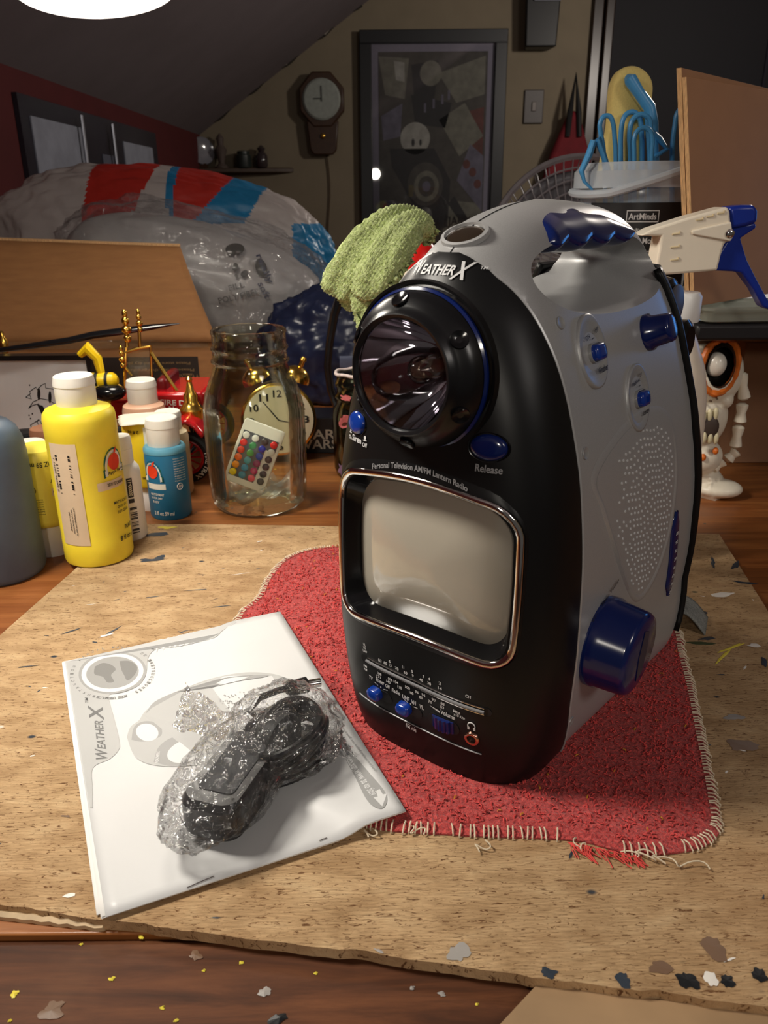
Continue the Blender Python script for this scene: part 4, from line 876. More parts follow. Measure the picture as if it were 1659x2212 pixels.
# dial strip on the rear edge
P_ = [(.1690+.0100*t, .1160-.0640*t) for t in [k/20 for k in range(21)]]
m = MB(); rings = []
for k, (v, z) in enumerate(P_):
    t = k/20; w_ = .0068*max(.25, min(1, min(t, 1-t)*7)); rings.append([tuple(fside(v+dv*w_, z, off)[0]) for dv, off in ((-1, .0002), (-.9, .0012), (-.4, .0018), (.4, .0018), (.9, .0012), (1, .0002))])
m.loft(rings, closed=False, cap=False); ds = m.build('scale_strip', blue_pl, tv, smooth=60)
T_ = []
for k, t in enumerate(('88', '92', '30', '28', '96', '0', '6', '24')):
    v, z = P_[5+k*2]; T_.append((t, v, z, .0042, .0024, 0))
text_mb(T_, lambda v, z: tuple(fside(v, z, .0021)[0])).build('strip_numbers', print_wh, ds, smooth=0)
for (v, z) in ((.0365, .2460), (.0385, .1850), (.0440, .0270)):
    T_ = frameS(v, z, .0001); b = MB(); b.T = T_; b.lathe([(.0032, 0), (.0030, .0006), (.0022, .0004), (.0016, .0002), (.0001, .0002)], 22); b.build('screw', silver_dk, tv, smooth=60)

# ------------------------------------------------------------------ paint bottles
def face(p): return math.degrees(atan2(-p[1], -p[0]))        # side of a thing at p that faces the viewer's place
def cap_flip(mb, r, z0, h, n=40, taper=.96):
    mb.lathe([(r*.97, z0), (r, z0+.001), (r*1.0, z0+h*.66), (r*1.035, z0+h*.68), (r*1.035, z0+h*.74), (r*taper, z0+h*.97), (r*taper*.94, z0+h), (r*.5, z0+h*.985), (r*.02, z0+h*.98)], n)
def barcode(mb, f, x0, x1, z0, z1, rnd, vert=False, n=26):
    x = x0
    while x < x1:
        w = (x1-x0)/n*rnd.choice([.4, .8, 1.2]);
        if rnd.random() < .6:
            if vert: mb.add([f(z0, x), f(z1, x), f(z1, x+w), f(z0, x+w)], [(0, 1, 2, 3)])
            else: mb.add([f(x, z0), f(x+w, z0), f(x+w, z1), f(x, z1)], [(0, 1, 2, 3)])
        x += w*1.15
def apple(mb, f, cx, cz, s, k=(0, 1, 2, 3), flip=1):
    """arched green-edged shield with a red fruit; k = material indices (green, pale, red, white)"""
    def sh(P, m, d): mb.mi = m; mb.add([f(cx+flip*x*s, cz+flip*y*s, d) for x, y in P], [tuple(range(len(P)))])
    arch = lambda w, h: [(-w, -.5), (w, -.5)]+[(w*cos(t), -.1+h*sin(t)) for t in [pi*i/16 for i in range(17)]]
    sh(arch(.55, .75), k[0], .0002); sh(arch(.48, .66), k[3], .0004)
    sh([(.34*cos(t), .05+.36*sin(t)) for t in [2*pi*i/20 for i in range(20)]], k[2], .0006)
    sh([(0, .3), (.05, .55), (.22, .68), (.16, .45)], k[2], .0007)
    sh([(-.60, -.55), (.60, -.50), (.60, -.16), (-.60, -.20)], k[0], .0008); sh([(-.54, -.50), (.54, -.45), (.54, -.21), (-.54, -.25)], k[3], .0010)
ink = print_bk; green_ink = mat('green_ink', (22, 96, 78), 0.5, nz=0); red_ink = mat('red_ink', (222, 62, 30), 0.5, nz=0); white_ink = mat('white_ink', (228, 226, 214), 0.5, nz=0)
yel = mat('yellow_paint_bottle', (238, 216, 58), 0.42, nz=0.04, scale=50, sss=0.15)
yel2 = mat('warm_yellow_paint_bottle', (232, 200, 40), 0.42, nz=0.04, scale=50)
def cylf(r, a0, z0=0.0, flipz=1):
    return lambda x, z, d=.0004: ((r+d)*cos(radians(a0)+x/r), (r+d)*sin(radians(a0)+x/r), z0+z)
rnd = random.Random(21)
# tall yellow bottle, on the corner of the board
YB = (-.2605, .661); A = face(YB)
b = empty('paint_bottle', (*YB, 0), 0, 'tall yellow paint bottle with a white flip cap and barcode, nearest to the board corner', 'bottle', 'paint bottles')
r = .0300
MB().lathe([(.0265, 0), (.0292, .0012), (r, .004), (r, .022), (r*.995, .0225), (r*.995, .1165), (r, .117), (r, .130), (.0292, .1345), (.0265, .138), (.0195, .1405), (.0165, .1415)], 64).build('bottle_body', yel, b, smooth=30)
m = MB(); cap_flip(m, .0166, .1405, .0255); m.build('flip_cap', white_cap, b, smooth=30)
f = cylf(r, A); m = MB(); m.mi = 0
m.grid(lambda s, t: f(s, t, .0003), 16, 1, (-.0325, -.0065), (.022, .1140)); m.grid(lambda s, t: f(s, t, .0003), 12, 1, (.006, .034), (.0700, .0775))
m.build('label_panel', mat('pinkish_label', (214, 192, 162), 0.45, nz=0.04), b, smooth=90)
m = MB(); barcode(m, lambda x, z: f(x, z, .0007), .0700, .1045, -.0265, -.0125, rnd, True, 30)
f2 = lambda x, z: f(x, z, .0007)
tm = text_mb([('20711E CANARY', .0250, .0738, .021, .0030, -3), ('MATTE ACRYLIC', .0285, .0560, .020, .0027, -3), ('QUICK DRY', .0285, .0515, .014, .0027, -3), ('EASY CLEAN', .0285, .0470, .015, .0027, -3), ('PLAID', .0330, .0310, .012, .0038, -3), ('8 fl oz e', .0290, .0220, .018, .0048, -3), ('0 28995 20711 1', -.0288, .086, .030, .0016, 90), ('PLAID ENTERPRISES INC', -.0160, .045, .026, .0012, 90), ('NORCROSS GA USA', -.0185, .045, .022, .0012, 90), ('MADE IN USA', -.0210, .045, .018, .0012, 90)], f2)
m.add(tm.v, tm.f); m.build('label_print', ink, b, smooth=0)['kind'] = 'stuff'
m = MB(); apple(m, f, .0250, .0920, .0205); m.build('fruit_emblem', [green_ink, white_ink, red_ink, white_ink], b, smooth=0)
tm = text_mb([('Apple Barrel', .0255, .0847, .019, .0040, 3)], lambda x, z: f(x, z, .0015)); tm.build('emblem_lettering', ink, b, smooth=0)
# inverted yellow bottle standing on its cap
p = (-.312, .684); A = face(p)
b = empty('paint_bottle', (*p, BZ), 0, 'pale yellow paint bottle standing upside down between the grey-blue bottle and the tall yellow one', 'bottle', 'paint bottles')
m = MB(); m.lathe([(.0150, 0), (.0155, .001), (.0155, .026), (.0150, .030)], 36); m.build('cap', white_cap, b)
r = .0232; m = MB(); m.lathe([(.0150, .0295), (.0200, .0312), (.0226, .0345), (r, .038), (r, .093), (.0226, .099), (.0205, .1025), (.010, .1035), (.0005, .1030)], 48); m.build('bottle_body', mat('pale_yellow_bottle', (232, 214, 84), 0.42, nz=0.04, sss=0.15), b)
f = cylf(r, A); f2 = lambda x, z: f(x, z, .0006)
m = MB(); m.mi = 0; m.grid(lambda s, t: f(s, t, .0003), 8, 1, (.006, .020), (.0620, .0690)); m.build('label_panel', mat('pinkish_label', (214, 192, 162)), b, smooth=90)
m = text_mb([('2 FL OZ 59 ml', .0060, .0920, .030, .0048, 180), ('PAINT', .0120, .0760, .012, .0026, 180), ('STOP', .0135, .0805, .008, .0022, 180), ('SHAKING', .0150, .0780, .009, .0020, 180), ('AP', -.0105, .0690, .0040, .0030, 180), ('20504', .0120, .0655, .010, .0022, 180)]+[(w, -.0085+.0018*k*0, .060-k*.0023, .0125, .0013, 180) for k, w in enumerate(('Nontoxic acrylic', 'paint for crafts', 'wood paper and', 'terra cotta wash', 'brush with water', 'before it dries', 'Please recycle'))], f2)
m.tube([f(-.0105+.0036*cos(t), .069+.0036*sin(t), .0005) for t in [2*pi*i/20 for i in range(20)]], .0003, 4, closed=True); m.build('label_print', ink, b, smooth=0)['kind'] = 'stuff'
m = MB(); apple(m, f, .0190, .0545, .0160, flip=-1); m.build('fruit_emblem', [green_ink, white_ink, red_ink, white_ink], b, smooth=0)
# grey-blue bottle cut by the left edge
b = empty('paint_bottle', (-.3400, .640, BZ), 0, 'large grey-blue bottle cut by the left edge of the picture', 'bottle', 'paint bottles')
MB().lathe([(.032, 0), (.0345, .002), (.036, .006), (.036, .108), (.0345, .122), (.031, .131), (.025, .137), (.016, .1405), (.015, .1425)], 56).build('bottle_body', mat('grey_blue_bottle', (82, 96, 112), 0.45, nz=0.06, sss=0.1), b)
m = MB(); cap_flip(m, .0165, .142, .022); m.build('flip_cap', black_pl, b)
# small white bottle
p = (-.2440, .7050); A = face(p)
b = empty('paint_bottle', (*p, 0.0), 0, 'slim white bottle with a barcode, between the tall yellow and the teal-blue bottle', 'bottle', 'paint bottles')
r = .0148; MB().lathe([(r*.92, 0), (r, .002), (r, .0655), (r*.96, .0700), (r*.80, .0735), (.0100, .075)], 40).build('bottle_body', white_pl, b)
MB().lathe([(.0104, .0745), (.0104, .088), (.0100, .0884), (.0106, .0890), (.0100, .0990), (.0092, .1005), (.0001, .1005)], 32).build('cap', white_cap, b, smooth=30)
f = cylf(r, A); f2 = lambda x, z: f(x, z, .0005)
m = MB(); m.grid(lambda s, t: f(s, t, .0003), 6, 1, (.0010, .0062), (.044, .063)); m.grid(lambda s, t: f(s, t, .0003), 6, 1, (.0010, .0062), (.0005+.038, .0425))
barcode(m, lambda x, z: f(x, z, .0005), .008, .036, .0010, .0075, rnd, True, 34); m.build('label_print', ink, b, smooth=0)['kind'] = 'stuff'
text_mb([('00000-11', .0036, .0535, .016, .0030, 90)], lambda x, z: f(x, z, .0009)).build('stamp_lettering', white_ink, b, smooth=0)
# blue bottle
p = (-.2240, .7770); A = face(p)
b = empty('paint_bottle', (*p, BZ), 0, 'small teal-blue paint bottle with a white flip cap beside the glass jar', 'bottle', 'paint bottles')
r = .0212; MB().lathe([(r*.92, 0), (r, .003), (r, .0655), (r*.98, .0690), (r*.97, .0705), (r*.99, .072), (r*.93, .0745), (.0160, .0765)], 48).build('bottle_body', mat('teal_paint_bottle', (34, 112, 152), 0.42, nz=0.05, scale=40, sss=0.1), b)
MB().lathe([(r*.996, .0700), (r*1.004, .0707), (r*1.004, .0740), (r*.93, .0765), (.0155, .0772)], 48).build('shoulder', mat('pale_teal', (96, 160, 186), 0.42), b)
m = MB(); cap_flip(m, .0163, .0765, .0285); m.build('flip_cap', white_cap, b)
f = cylf(r, A); f2 = lambda x, z: f(x, z, .0005)
L_ = [(w, .0135, .0655-k*.0026, .0135, .0014, -2) for k, w in enumerate(('Nontoxic, ready to', 'paint on surfaces', 'Shake well before', 'using and let dry', 'between the coats', 'Clean with water', 'and mild soap but', 'do not allow this', 'to freeze. Keep', 'Please recycle'))]
L_ += [('AP', .0115, .0360, .0036, .0028, 0), ('MATTE PAINT', -.0130, .0290, .015, .0026, -2), ('QUICK DRY', -.0140, .0250, .013, .0024, -2), ('EASY', -.0150, .0210, .008, .0024, -2), ('2 fl oz 59 ml', -.0080, .0085, .021, .0042, -2)]
m = text_mb(L_, f2); m.tube([f(.0115+.0032*cos(t), .036+.0032*sin(t), .0004) for t in [2*pi*i/20 for i in range(20)]], .0003, 4, closed=True); m.grid(lambda s, t: f(s, t, .0003), 10, 1, (-.024, -.0030), (.0345, .0405)); m.build('label_print', white_ink, b, smooth=0)['kind'] = 'stuff'
m = MB(); apple(m, f, -.0160, .0520, .0190); m.build('fruit_emblem', [green_ink, white_ink, red_ink, white_ink], b, smooth=0)
# inverted yellow bottle with barcode, paper lying on its base
p = (-.2490, .7990); A = face(p)
b = empty('paint_bottle', (*p, BZ), 0, 'upside-down yellow bottle under a scrap of white paper, behind the teal-blue bottle', 'bottle', 'paint bottles')
m = MB(); m.lathe([(.0150, 0), (.0156, .001), (.0156, .024), (.0150, .027)], 36); m.build('cap', white_pl, b)
r = .0225; m = MB(); m.lathe([(.0155, .0265), (.0205, .0285), (r, .032), (r, .096), (.0215, .0985), (.0205, .0990), (.0005, .0990)], 48); m.build('bottle_body', yel2, b)
f = cylf(r, A); m = MB(); m.grid(lambda s, t: f(s, t, .0003), 10, 1, (-.0015, .0170), (.034, .094)); m.build('label_panel', white_ink, b, smooth=90)
m = MB(); barcode(m, lambda x, z: f(x, z, .0005), .066, .092, .0085, .0150, rnd, True, 30)
tm = text_mb([('2 fl oz', -.012, .0890, .012, .0034, 180), ('Acrylic', .000, .0700, .010, .0030, 90), ('Plaid Enterprises', .0035, .078, .028, .0020, 90), ('Made in the USA', .0065, .078, .026, .0014, 90), ('Nontoxic craft paint', .0090, .050, .026, .0014, 90), ('Please recycle bottle', .0120, .050, .026, .0014, 90), ('Norcross Georgia', .0060, .050, .024, .0014, 90), ('Multi', -.0035, .0400, .008, .0026, 180)], lambda x, z: f(x, z, .0005)); m.add(tm.v, tm.f); m.build('label_print', ink, b, smooth=0)['kind'] = 'stuff'
m = MB(); n = 40; c0 = Vector((p[0]+.003, p[1]-.004, BZ+.0995)); pts = []
for k in range(n):
    t = 2*pi*k/n; rr = .0265/max(abs(cos(t-.3)), abs(sin(t-.3)))**.8; rr = min(rr, .033)+.0009*sin(k*2.9); pts.append((c0.x+rr*cos(t), c0.y+rr*sin(t)*.9))
rings = [[(c0.x+(x-c0.x)*q, c0.y+(y-c0.y)*q, c0.z+.0015+.0045*max(0, q-.75)*sin(3*atan2(y-c0.y, x-c0.x))-.010*max(0, q-.72)) for x, y in pts] for q in (1, .85, .7, .4, .1)]
m.loft([r_+[r_[0]] for r_ in rings], closed=False, cap=False); m.add(rings[-1], [tuple(range(n))])
tag(m.build('paper_scrap', mat('creased_paper', (214, 206, 188), 0.7, nz=0.08, scale=60, bump=0.4, bd=0.001), None, solid=.0006), 'small crinkle-edged white paper lying on top of the upside-down yellow bottle', 'paper')
# further bottles behind
def back_bottle(px, py, Y, cap_r, cap_h, col, label, body_r=.022, capm=white_cap, ztop=None):
    q = aty(px, py, Y); zt_ = q.z
    b = empty('paint_bottle', (q.x, Y, BZ), 0, label, 'bottle', 'paint bottles'); h = zt_-BZ-cap_h
    MB().lathe([(body_r*.93, 0), (body_r, .003), (body_r, h-.010), (body_r*.94, h-.004), (body_r*.75, h-.001), (cap_r*.9, h)], 36).build('bottle_body', col, b)
    m = MB(); cap_flip(m, cap_r, h-.0005, cap_h); m.build('cap', capm, b); return b
back_bottle(303, 818, .885, .0165, .026, mat('skin_tone_bottle', (214, 170, 142), 0.4, sss=0.1), 'skin-toned paint bottle with a white cap in front of the toy fire truck', .024)
back_bottle(361, 886, .845, .0140, .020, mat('cream_bottle', (222, 206, 170), 0.4), 'cream bottle with a white cap just behind the small teal-blue bottle', .020)
back_bottle(62, 952, .745, .0150, .018, mat('clear_grey_bottle', (180, 178, 170), 0.4), 'short bottle with a white cap behind the grey-blue bottle at the left', .018)
back_bottle(48, 932, .860, .0170, .014, mat('dark_paint_bottle', (40, 38, 42), 0.4), 'short dark bottle with a black lid in front of the framed drawing', .019, black_pl)
back_bottle(97, 922, .800, .0160, .022, mat('brown_paint_bottle', (140, 96, 70), 0.4, sss=0.1), 'brown paint bottle with a brown lid in front of the framed drawing', .021, mat('brown_lid', (150, 104, 78), 0.4))
back_bottle(112, 950, .765, .0110, .018, mat('orange_paint_bottle', (226, 120, 50), 0.4), 'small orange bottle just behind the pale yellow upside-down bottle', .013, mat('orange_lid', (228, 120, 52), 0.4))

# ------------------------------------------------------------------ framed drawing
g = empty('framed_drawing', (-.43, .985, BZ), 0, 'white cartoon drawing in a thin black frame leaning behind the paint bottles', 'drawing')
x1 = aty(203, 800, .985).x; zt = aty(150, 766, .985).z-BZ; x0 = -.62
def LX(x): return x+.43
fm = mat('thin_black_frame', (20, 20, 22), 0.35)
MB().box((LX(x0), -.006, zt-.006), (LX(x1), .012, zt)).box((LX(x1)-.0065, -.006, 0), (LX(x1), .012, zt-.006)).box((LX(x0), -.006, 0), (LX(x0)+.0065, .012, zt-.006)).box((LX(x0)+.0065, -.006, 0), (LX(x1)-.0065, .012, .006)).build('frame', fm, g)
MB().box((LX(x0)+.0065, 0, .006), (LX(x1)-.0065, .008, zt-.006)).build('paper', mat('drawing_paper', (214, 214, 214), 0.35, nz=0.02), g)
m = MB()
def dp(x, y): q = aty(x, y, .985); return (q.x+.43, -.0003, q.z-BZ)
def stroke(P, r=.0005): m.tube([dp(*q) for q in P], r, 4, flat=1.0)
def fillp(P): m.add([dp(*q) for q in P], [tuple(range(len(P)))])
fillp([(76+14*cos(t)*.32, 840+13*sin(t)) for t in [2*pi*i/16 for i in range(16)]] if False else [(84+3.5*cos(t), 851+13*sin(t)) for t in [2*pi*i/16 for i in range(16)]])
fillp([(108+3.5*cos(t), 858+13*sin(t)) for t in [2*pi*i/16 for i in range(16)]])
stroke([(62, 882), (72, 868), (88, 861), (104, 864), (118, 872), (126, 884)]); stroke([(62, 882), (70, 876), (84, 872)])
fillp([(80, 873), (92, 876), (101, 890), (104, 908), (100, 926), (90, 938), (96, 918), (92, 900), (86, 886)])
stroke([(56, 858), (66, 850), (64, 846), (78, 836), (80, 842), (90, 832), (98, 828), (99, 838), (112, 840), (124, 842)]); stroke([(56, 858), (68, 862), (64, 852)])
stroke([(66, 918), (76, 912), (84, 906), (90, 914), (86, 924), (80, 930)]); stroke([(66, 918), (72, 932), (78, 944)]); stroke([(84, 906), (80, 912), (84, 918)])
for q in ((63, 897), (70, 894), (66, 904), (64, 832)): fillp([(q[0]+1.6*cos(t), q[1]+2*sin(t)) for t in [2*pi*i/8 for i in range(8)]])
m.build('ink_lines', print_bk, g, smooth=0)
# ------------------------------------------------------------------ cardboard box with open flap
bx0, bx1, by0 = -.80, aty(474, 850, 1.2).x, 1.20
g = empty('cardboard_box', (-.5, 1.35, BZ), 0, 'brown cardboard box with its front flap standing up behind the paint bottles and toy truck', 'box')
def B_(m, n_, mt_, **k): m.v = [(x+.5, y-1.35, z-BZ) for x, y, z in m.v]; return m.build(n_, mt_, g, **k)
zb = aty(330, 737, 1.2).z
w = MB(); w.box((bx0, by0, BZ), (bx1, by0+.004, zb)); w.box((bx0, by0+.085, BZ), (bx1, by0+.089, zb)); w.box((bx1-.004, by0+.004, BZ), (bx1, by0+.085, zb)); w.box((bx0, by0+.004, BZ), (bx0+.004, by0+.085, zb)); w.box((bx0, by0, BZ), (bx1, by0+.085, BZ+.004)); B_(w, 'box_walls', cardboard)
TL, TR, BR, BL = aty(-60, 516, 1.27), aty(390, 531, 1.27), aty(472, 737, 1.198), aty(-60, 700, 1.198)
BL.z = BR.z; BL.y = BR.y
rg = []
for t in [k/12 for k in range(13)]:
    lft = BL.lerp(TL, t); rt_ = BR.lerp(TR, t); bow = .010*sin(pi*t)
    rg.append([lft.lerp(rt_, s)+Vector((0, -bow+.004*sin(5*s), 0)) for s in [j/24 for j in range(25)]])
w = MB(); w.grid(lambda s, t: tuple(rg[int(round(t*12))][int(round(s*24))]), 24, 12); B_(w, 'flap', cardboard, smooth=60, solid=.004)
w = MB(); w.tube([tuple(rg[12][j]+Vector((0, .001, .0005))) for j in range(25)], .0026, 6); B_(w, 'flap_edge', cardboard_e)
q0, q1 = aty(200, 772, by0), aty(434, 842, by0)
w = MB(); w.box((q0.x, by0-.0006, q1.z), (q1.x, by0+.0002, q0.z)); B_(w, 'printed_band', mat('dark_brown_ink', (44, 34, 28), 0.6))
def pb(x, y): return (x+.5, by0-.0012-1.35, y-BZ)
cx = (q0.x+q1.x)/2; H_ = q0.z-q1.z
m = text_mb([('WARNING', cx+.050, q1.z+H_*.36, .060, .012, 180), ('Please retain this product', cx+.020, q1.z+H_*.62, .105, .0055, 180), ('Please store in cool dry place', cx+.015, q1.z+H_*.82, .105, .0055, 180)], pb)
m.add([pb(q1.x-.010, q1.z+H_*.50), pb(q1.x-.026, q1.z+H_*.50), pb(q1.x-.018, q1.z+H_*.22)], [(0, 1, 2)]); m.build('box_lettering', mat('tan_ink', (122, 98, 66), 0.6), g, smooth=0)
tp = MB(); tp.grid(lambda s, t: (bx0+.1+s*(bx1-bx0-.11), by0-.002-.002*abs(sin(9*s)), zb-.010+.012*t), 30, 2); B_(tp, 'packing_tape', film('tape_film', (150, 125, 90), 0.25, 0.1, 1.0, 90, .004), smooth=80)
# ------------------------------------------------------------------ bags of fibre filling
def lumpy(name, c, R, amp, sc, mats, label, cat, seed=0, flat_z=None, rot=0, paint=None, nu=96, nv=56, parent=None, pw=1.0):
    m = MB(); rings = []; ca, sa = cos(rot), sin(rot)
    for i in range(nv+1):
        ph = pi*i/nv; ring = []
        for j in range(nu):
            th = 2*pi*j/nu; d = Vector((cos(th)*sin(ph), sin(th)*sin(ph), -cos(ph)))
            d2 = Vector([math.copysign(abs(x)**pw, x) for x in d])
            k = 1+amp*noise.fractal(d*sc+Vector((seed, seed*2, 1)), 1.0, 2.0, 4)+amp*.5*abs(noise.noise(d*sc*2.7+Vector((seed, 0, 4))))
            x, y, z = d2.x*R[0]*k, d2.y*R[1]*k, d2.z*R[2]*k; p = [c[0]+x*ca-z*sa, c[1]+y, c[2]+x*sa+z*ca]
            if flat_z is not None: p[2] = max(p[2], flat_z)
            ring.append(tuple(p))
        rings.append(ring)
    m.loft(rings, cap=False)
    if paint:
        for fi, f in enumerate(m.f):
            q = Vector([sum(m.v[i][a] for i in f)/len(f) for a in range(3)]); m.m[fi] = paint(q)
    o = m.build(name, mats, parent, smooth=170)
    if label: tag(o, label, cat)
    return o
fibre = mat('white_fibre_in_plastic', (176, 172, 170), 0.32, nz=0.10, scale=14, bump=0.5, bd=0.004)
redp = mat('red_print_plastic', (196, 52, 42), 0.35, nz=0.05); bluep = mat('blue_print_plastic', (38, 128, 178), 0.35, nz=0.05)
def pxof(q):
    d = np.array(q)-CAMP; w_ = d@_fwd; return W_PX/2+F_PX*(d@_rt)/w_, H_PX/2-F_PX*(d@_up)/w_
# printed bag behind: red and blue blocks lie on its front and top, given in the bag's own plane
def paint_top(q):
    x, z = q[0], q[2]
    if -.555+.2*(z-.3) < x < -.455+.5*(z-.3) and z > .262: return 1
    if -.385 < x < -.33+.9*(z-.29) and z > .270: return 1
    if -.40 < x < -.235+.6*(z-.30) and z > .262: return 2
    if x > -.17 and z < .26: return 2
    return 0
back = lumpy('filling_bag', (-.425, 1.66, .205), (.335, .09, .158), .06, 2.2, [mat('white_printed_plastic', (196, 188, 184), 0.35, nz=0.05, scale=20, bump=0.3, bd=0.004), redp, bluep], 'large white plastic bag with red and blue print lying behind the clear fibre bag', 'bag', 3, rot=radians(-7), paint=paint_top, pw=.85, nu=320, nv=160)
frontb = empty('fibre_bag', (-.33, 1.46, .162), 0, 'clear plastic bag of white fibre filling with a panda emblem, above the cardboard box', 'bag')
o = lumpy('filling', (0, 0, 0), (.235, .085, .105), .06, 2.0, fibre, None, None, 8, rot=radians(-14), parent=frontb, pw=.9)
def bagp(x, y, off=-.0005):  # point on the front of the filling seen at picture position, solved on its ellipsoid
    best = aty(x, y, 1.375); return (best.x+.33, 1.375-1.46+off, best.z-.16)
# panda emblem on a bulging front patch
pan = MB()
def surf(lx, lz):
    ca, sa = cos(radians(-14)), sin(radians(-14)); u = lx*ca+lz*sa; w_ = -lx*sa+lz*ca
    k = max(0.02, 1-abs(u/.245)**2.1-abs(w_/.113)**2.1); return -.090*k**.5-.009
def onb(cx, cy, a):
    ca, sa = cos(a), sin(a)
    def f(x, y): X, Z = cx+x*ca-y*sa, cy+x*sa+y*ca; return (X, surf(X, Z), Z)
    return f
Pc = aty(508, 592, 1.33); fx, fz = Pc.x+.33, Pc.z-.16; F_ = onb(fx, fz, radians(-35))
def ell(cx, cy, rx, ry, a=0, n=20): return [F_(cx+rx*cos(t)*cos(a)-ry*sin(t)*sin(a), cy+rx*cos(t)*sin(a)+ry*sin(t)*cos(a)) for t in [2*pi*i/n for i in range(n)]]
for e in (ell(-.026, .022, .015, .009, .6), ell(.026, .022, .015, .009, -.6), ell(-.009, .000, .0050, .0065, .4), ell(.009, .000, .0050, .0065, -.4), ell(0, -.010, .0035, .0025)): pan.add(e, [tuple(range(len(e)))])
pan.build('panda_emblem', mat('dark_olive_print', (66, 62, 56), 0.4), frontb, smooth=0)
Pd = aty(566, 590, 1.335); F2 = onb(Pd.x+.33-.004, Pd.z-.16, radians(-65))
text_mb([('really', 0, 0, .050, .013, 0, .1), ('soft', .030, -.014, .028, .011, 0, .1)], F2).build('script_lettering', mat('navy_print', (58, 60, 80), 0.4), frontb, smooth=0)
Pe = aty(510, 655, 1.335); F3 = onb(Pe.x+.33, Pe.z-.16+.006, radians(12))
text_mb([('POLY FIBER', 0, 0, .070, .010, 0), ('FILL', 0, .016, .026, .009, 0)], F3).build('bag_lettering', mat('grey_bag_print', (96, 94, 92), 0.4), frontb, smooth=0)
lumpy('plastic_film', (.025, -.004, 0), (.262, .105, .122), .075, 3.4, film('wrinkled_film', (225, 228, 232), 0.05, 0.12, 1.0, 26, .012), None, None, 5, rot=radians(-16), parent=frontb, pw=.85)
# dark bag beside the box
lumpy('navy_bag', (-.075, 1.30, .065), (.125, .075, .105), .14, 3.0, [mat('navy_plastic', (30, 36, 62), 0.28, nz=0.2, scale=12, bump=0.5, bd=0.006), mat('pale_navy_print', (92, 100, 124), 0.35, nz=0.1)], 'crumpled dark navy plastic bag between the cardboard box and the green cloth', 'bag', 12, flat_z=BZ, paint=lambda q: 1 if (noise.noise(Vector((q[0]*11, 5, q[2]*13))) > .30) else 0)
m = MB(); P = [aty(*q, 1.05) for q in ((770, 600), (740, 625), (722, 680), (712, 740), (708, 790), (714, 840), (730, 885), (760, 900))]
m.tube([tuple(p) for p in P], [.010, .012, .012, .011, .011, .011, .011, .010], 10, flat=.5); 
hb = tag(m.build('black_headband', black_gl, None, loc=(0, 0, 0)), 'curved black glossy band standing beside the small paint-stained jar', 'headband')
m = MB(); q = aty(650, 620, 1.22); m.box((-.02, 1.40, BZ), (.17, 1.48, .13)); tag(m.build('dark_storage_box', mat('dark_grey_case', (30, 31, 36), 0.4, nz=0.2), None, bevel=.01), 'dark box standing at the back of the bench behind the portable television', 'box')
# ------------------------------------------------------------------ boxed set with white letters
q0, q1 = aty(590, 905, .985), aty(745, 992, .985)
g = empty('black_box', ((q0.x+q1.x)/2, .995, BZ), 0, 'low black box with bold white lettering between the glass jar and the small jar', 'box')
hx = (q1.x-q0.x)/2; hz_ = q0.z-BZ
MB().box((-hx, -.008, 0), (hx, .05, hz_)).build('carton', mat('black_carton', (20, 18, 24), 0.3), g, bevel=.001)
sx = aty(686, 940, .985).x-g.location.x
text_mb([('STAR', sx-.003, hz_*.55, .052, .013, 0), ('WARS', sx-.001, hz_*.27, .054, .013, 0)], lambda x, z: (x, -.0090, z)).build('box_lettering', white_ink, g, smooth=0)
# ------------------------------------------------------------------ toy fire truck
TY = .935
def T(x, y, Y=TY): q = aty(x, y, Y); return (q.x+.26, q.y-TY, q.z-BZ)
g = empty('toy_fire_truck', (-.26, TY, BZ), 0, 'red vintage toy fire truck with gold fittings behind the paint bottles', 'toy truck')
redm = mat('red_toy_enamel', (176, 18, 24), 0.22, nz=0.04, coat=.4)
a, b_ = T(205, 866), T(470, 905)
m = MB(); m.box((a[0]+.012, 0, b_[2]), (b_[0]-.01, .085, a[2])); m.build('chassis', redm, g, bevel=.003)
a2, b2 = T(325, 848, TY-.01), T(462, 895, TY-.01)
m = MB(); m.box((a2[0], -.012, b2[2]), (b2[0]-.010, .08, a2[2])); m.build('hood', redm, g, bevel=.004)
text_mb([('FIRE DEPT', (T(395, 870)[0]), T(395, 870, TY-.012)[2], .046, .0065, -3), ('No. 5', T(388, 870)[0], T(380, 882, TY-.012)[2], .020, .005, -3)], lambda x, z: (x, -.0132, z)).build('hood_lettering', white_ink, g, smooth=0)
a3, b3 = T(333, 820), T(358, 848); MB().box((a3[0], .005, b3[2]-.004), (b3[0], .075, a3[2])).build('seat', mat('dark_red_seat', (110, 16, 20), 0.4), g, bevel=.004)
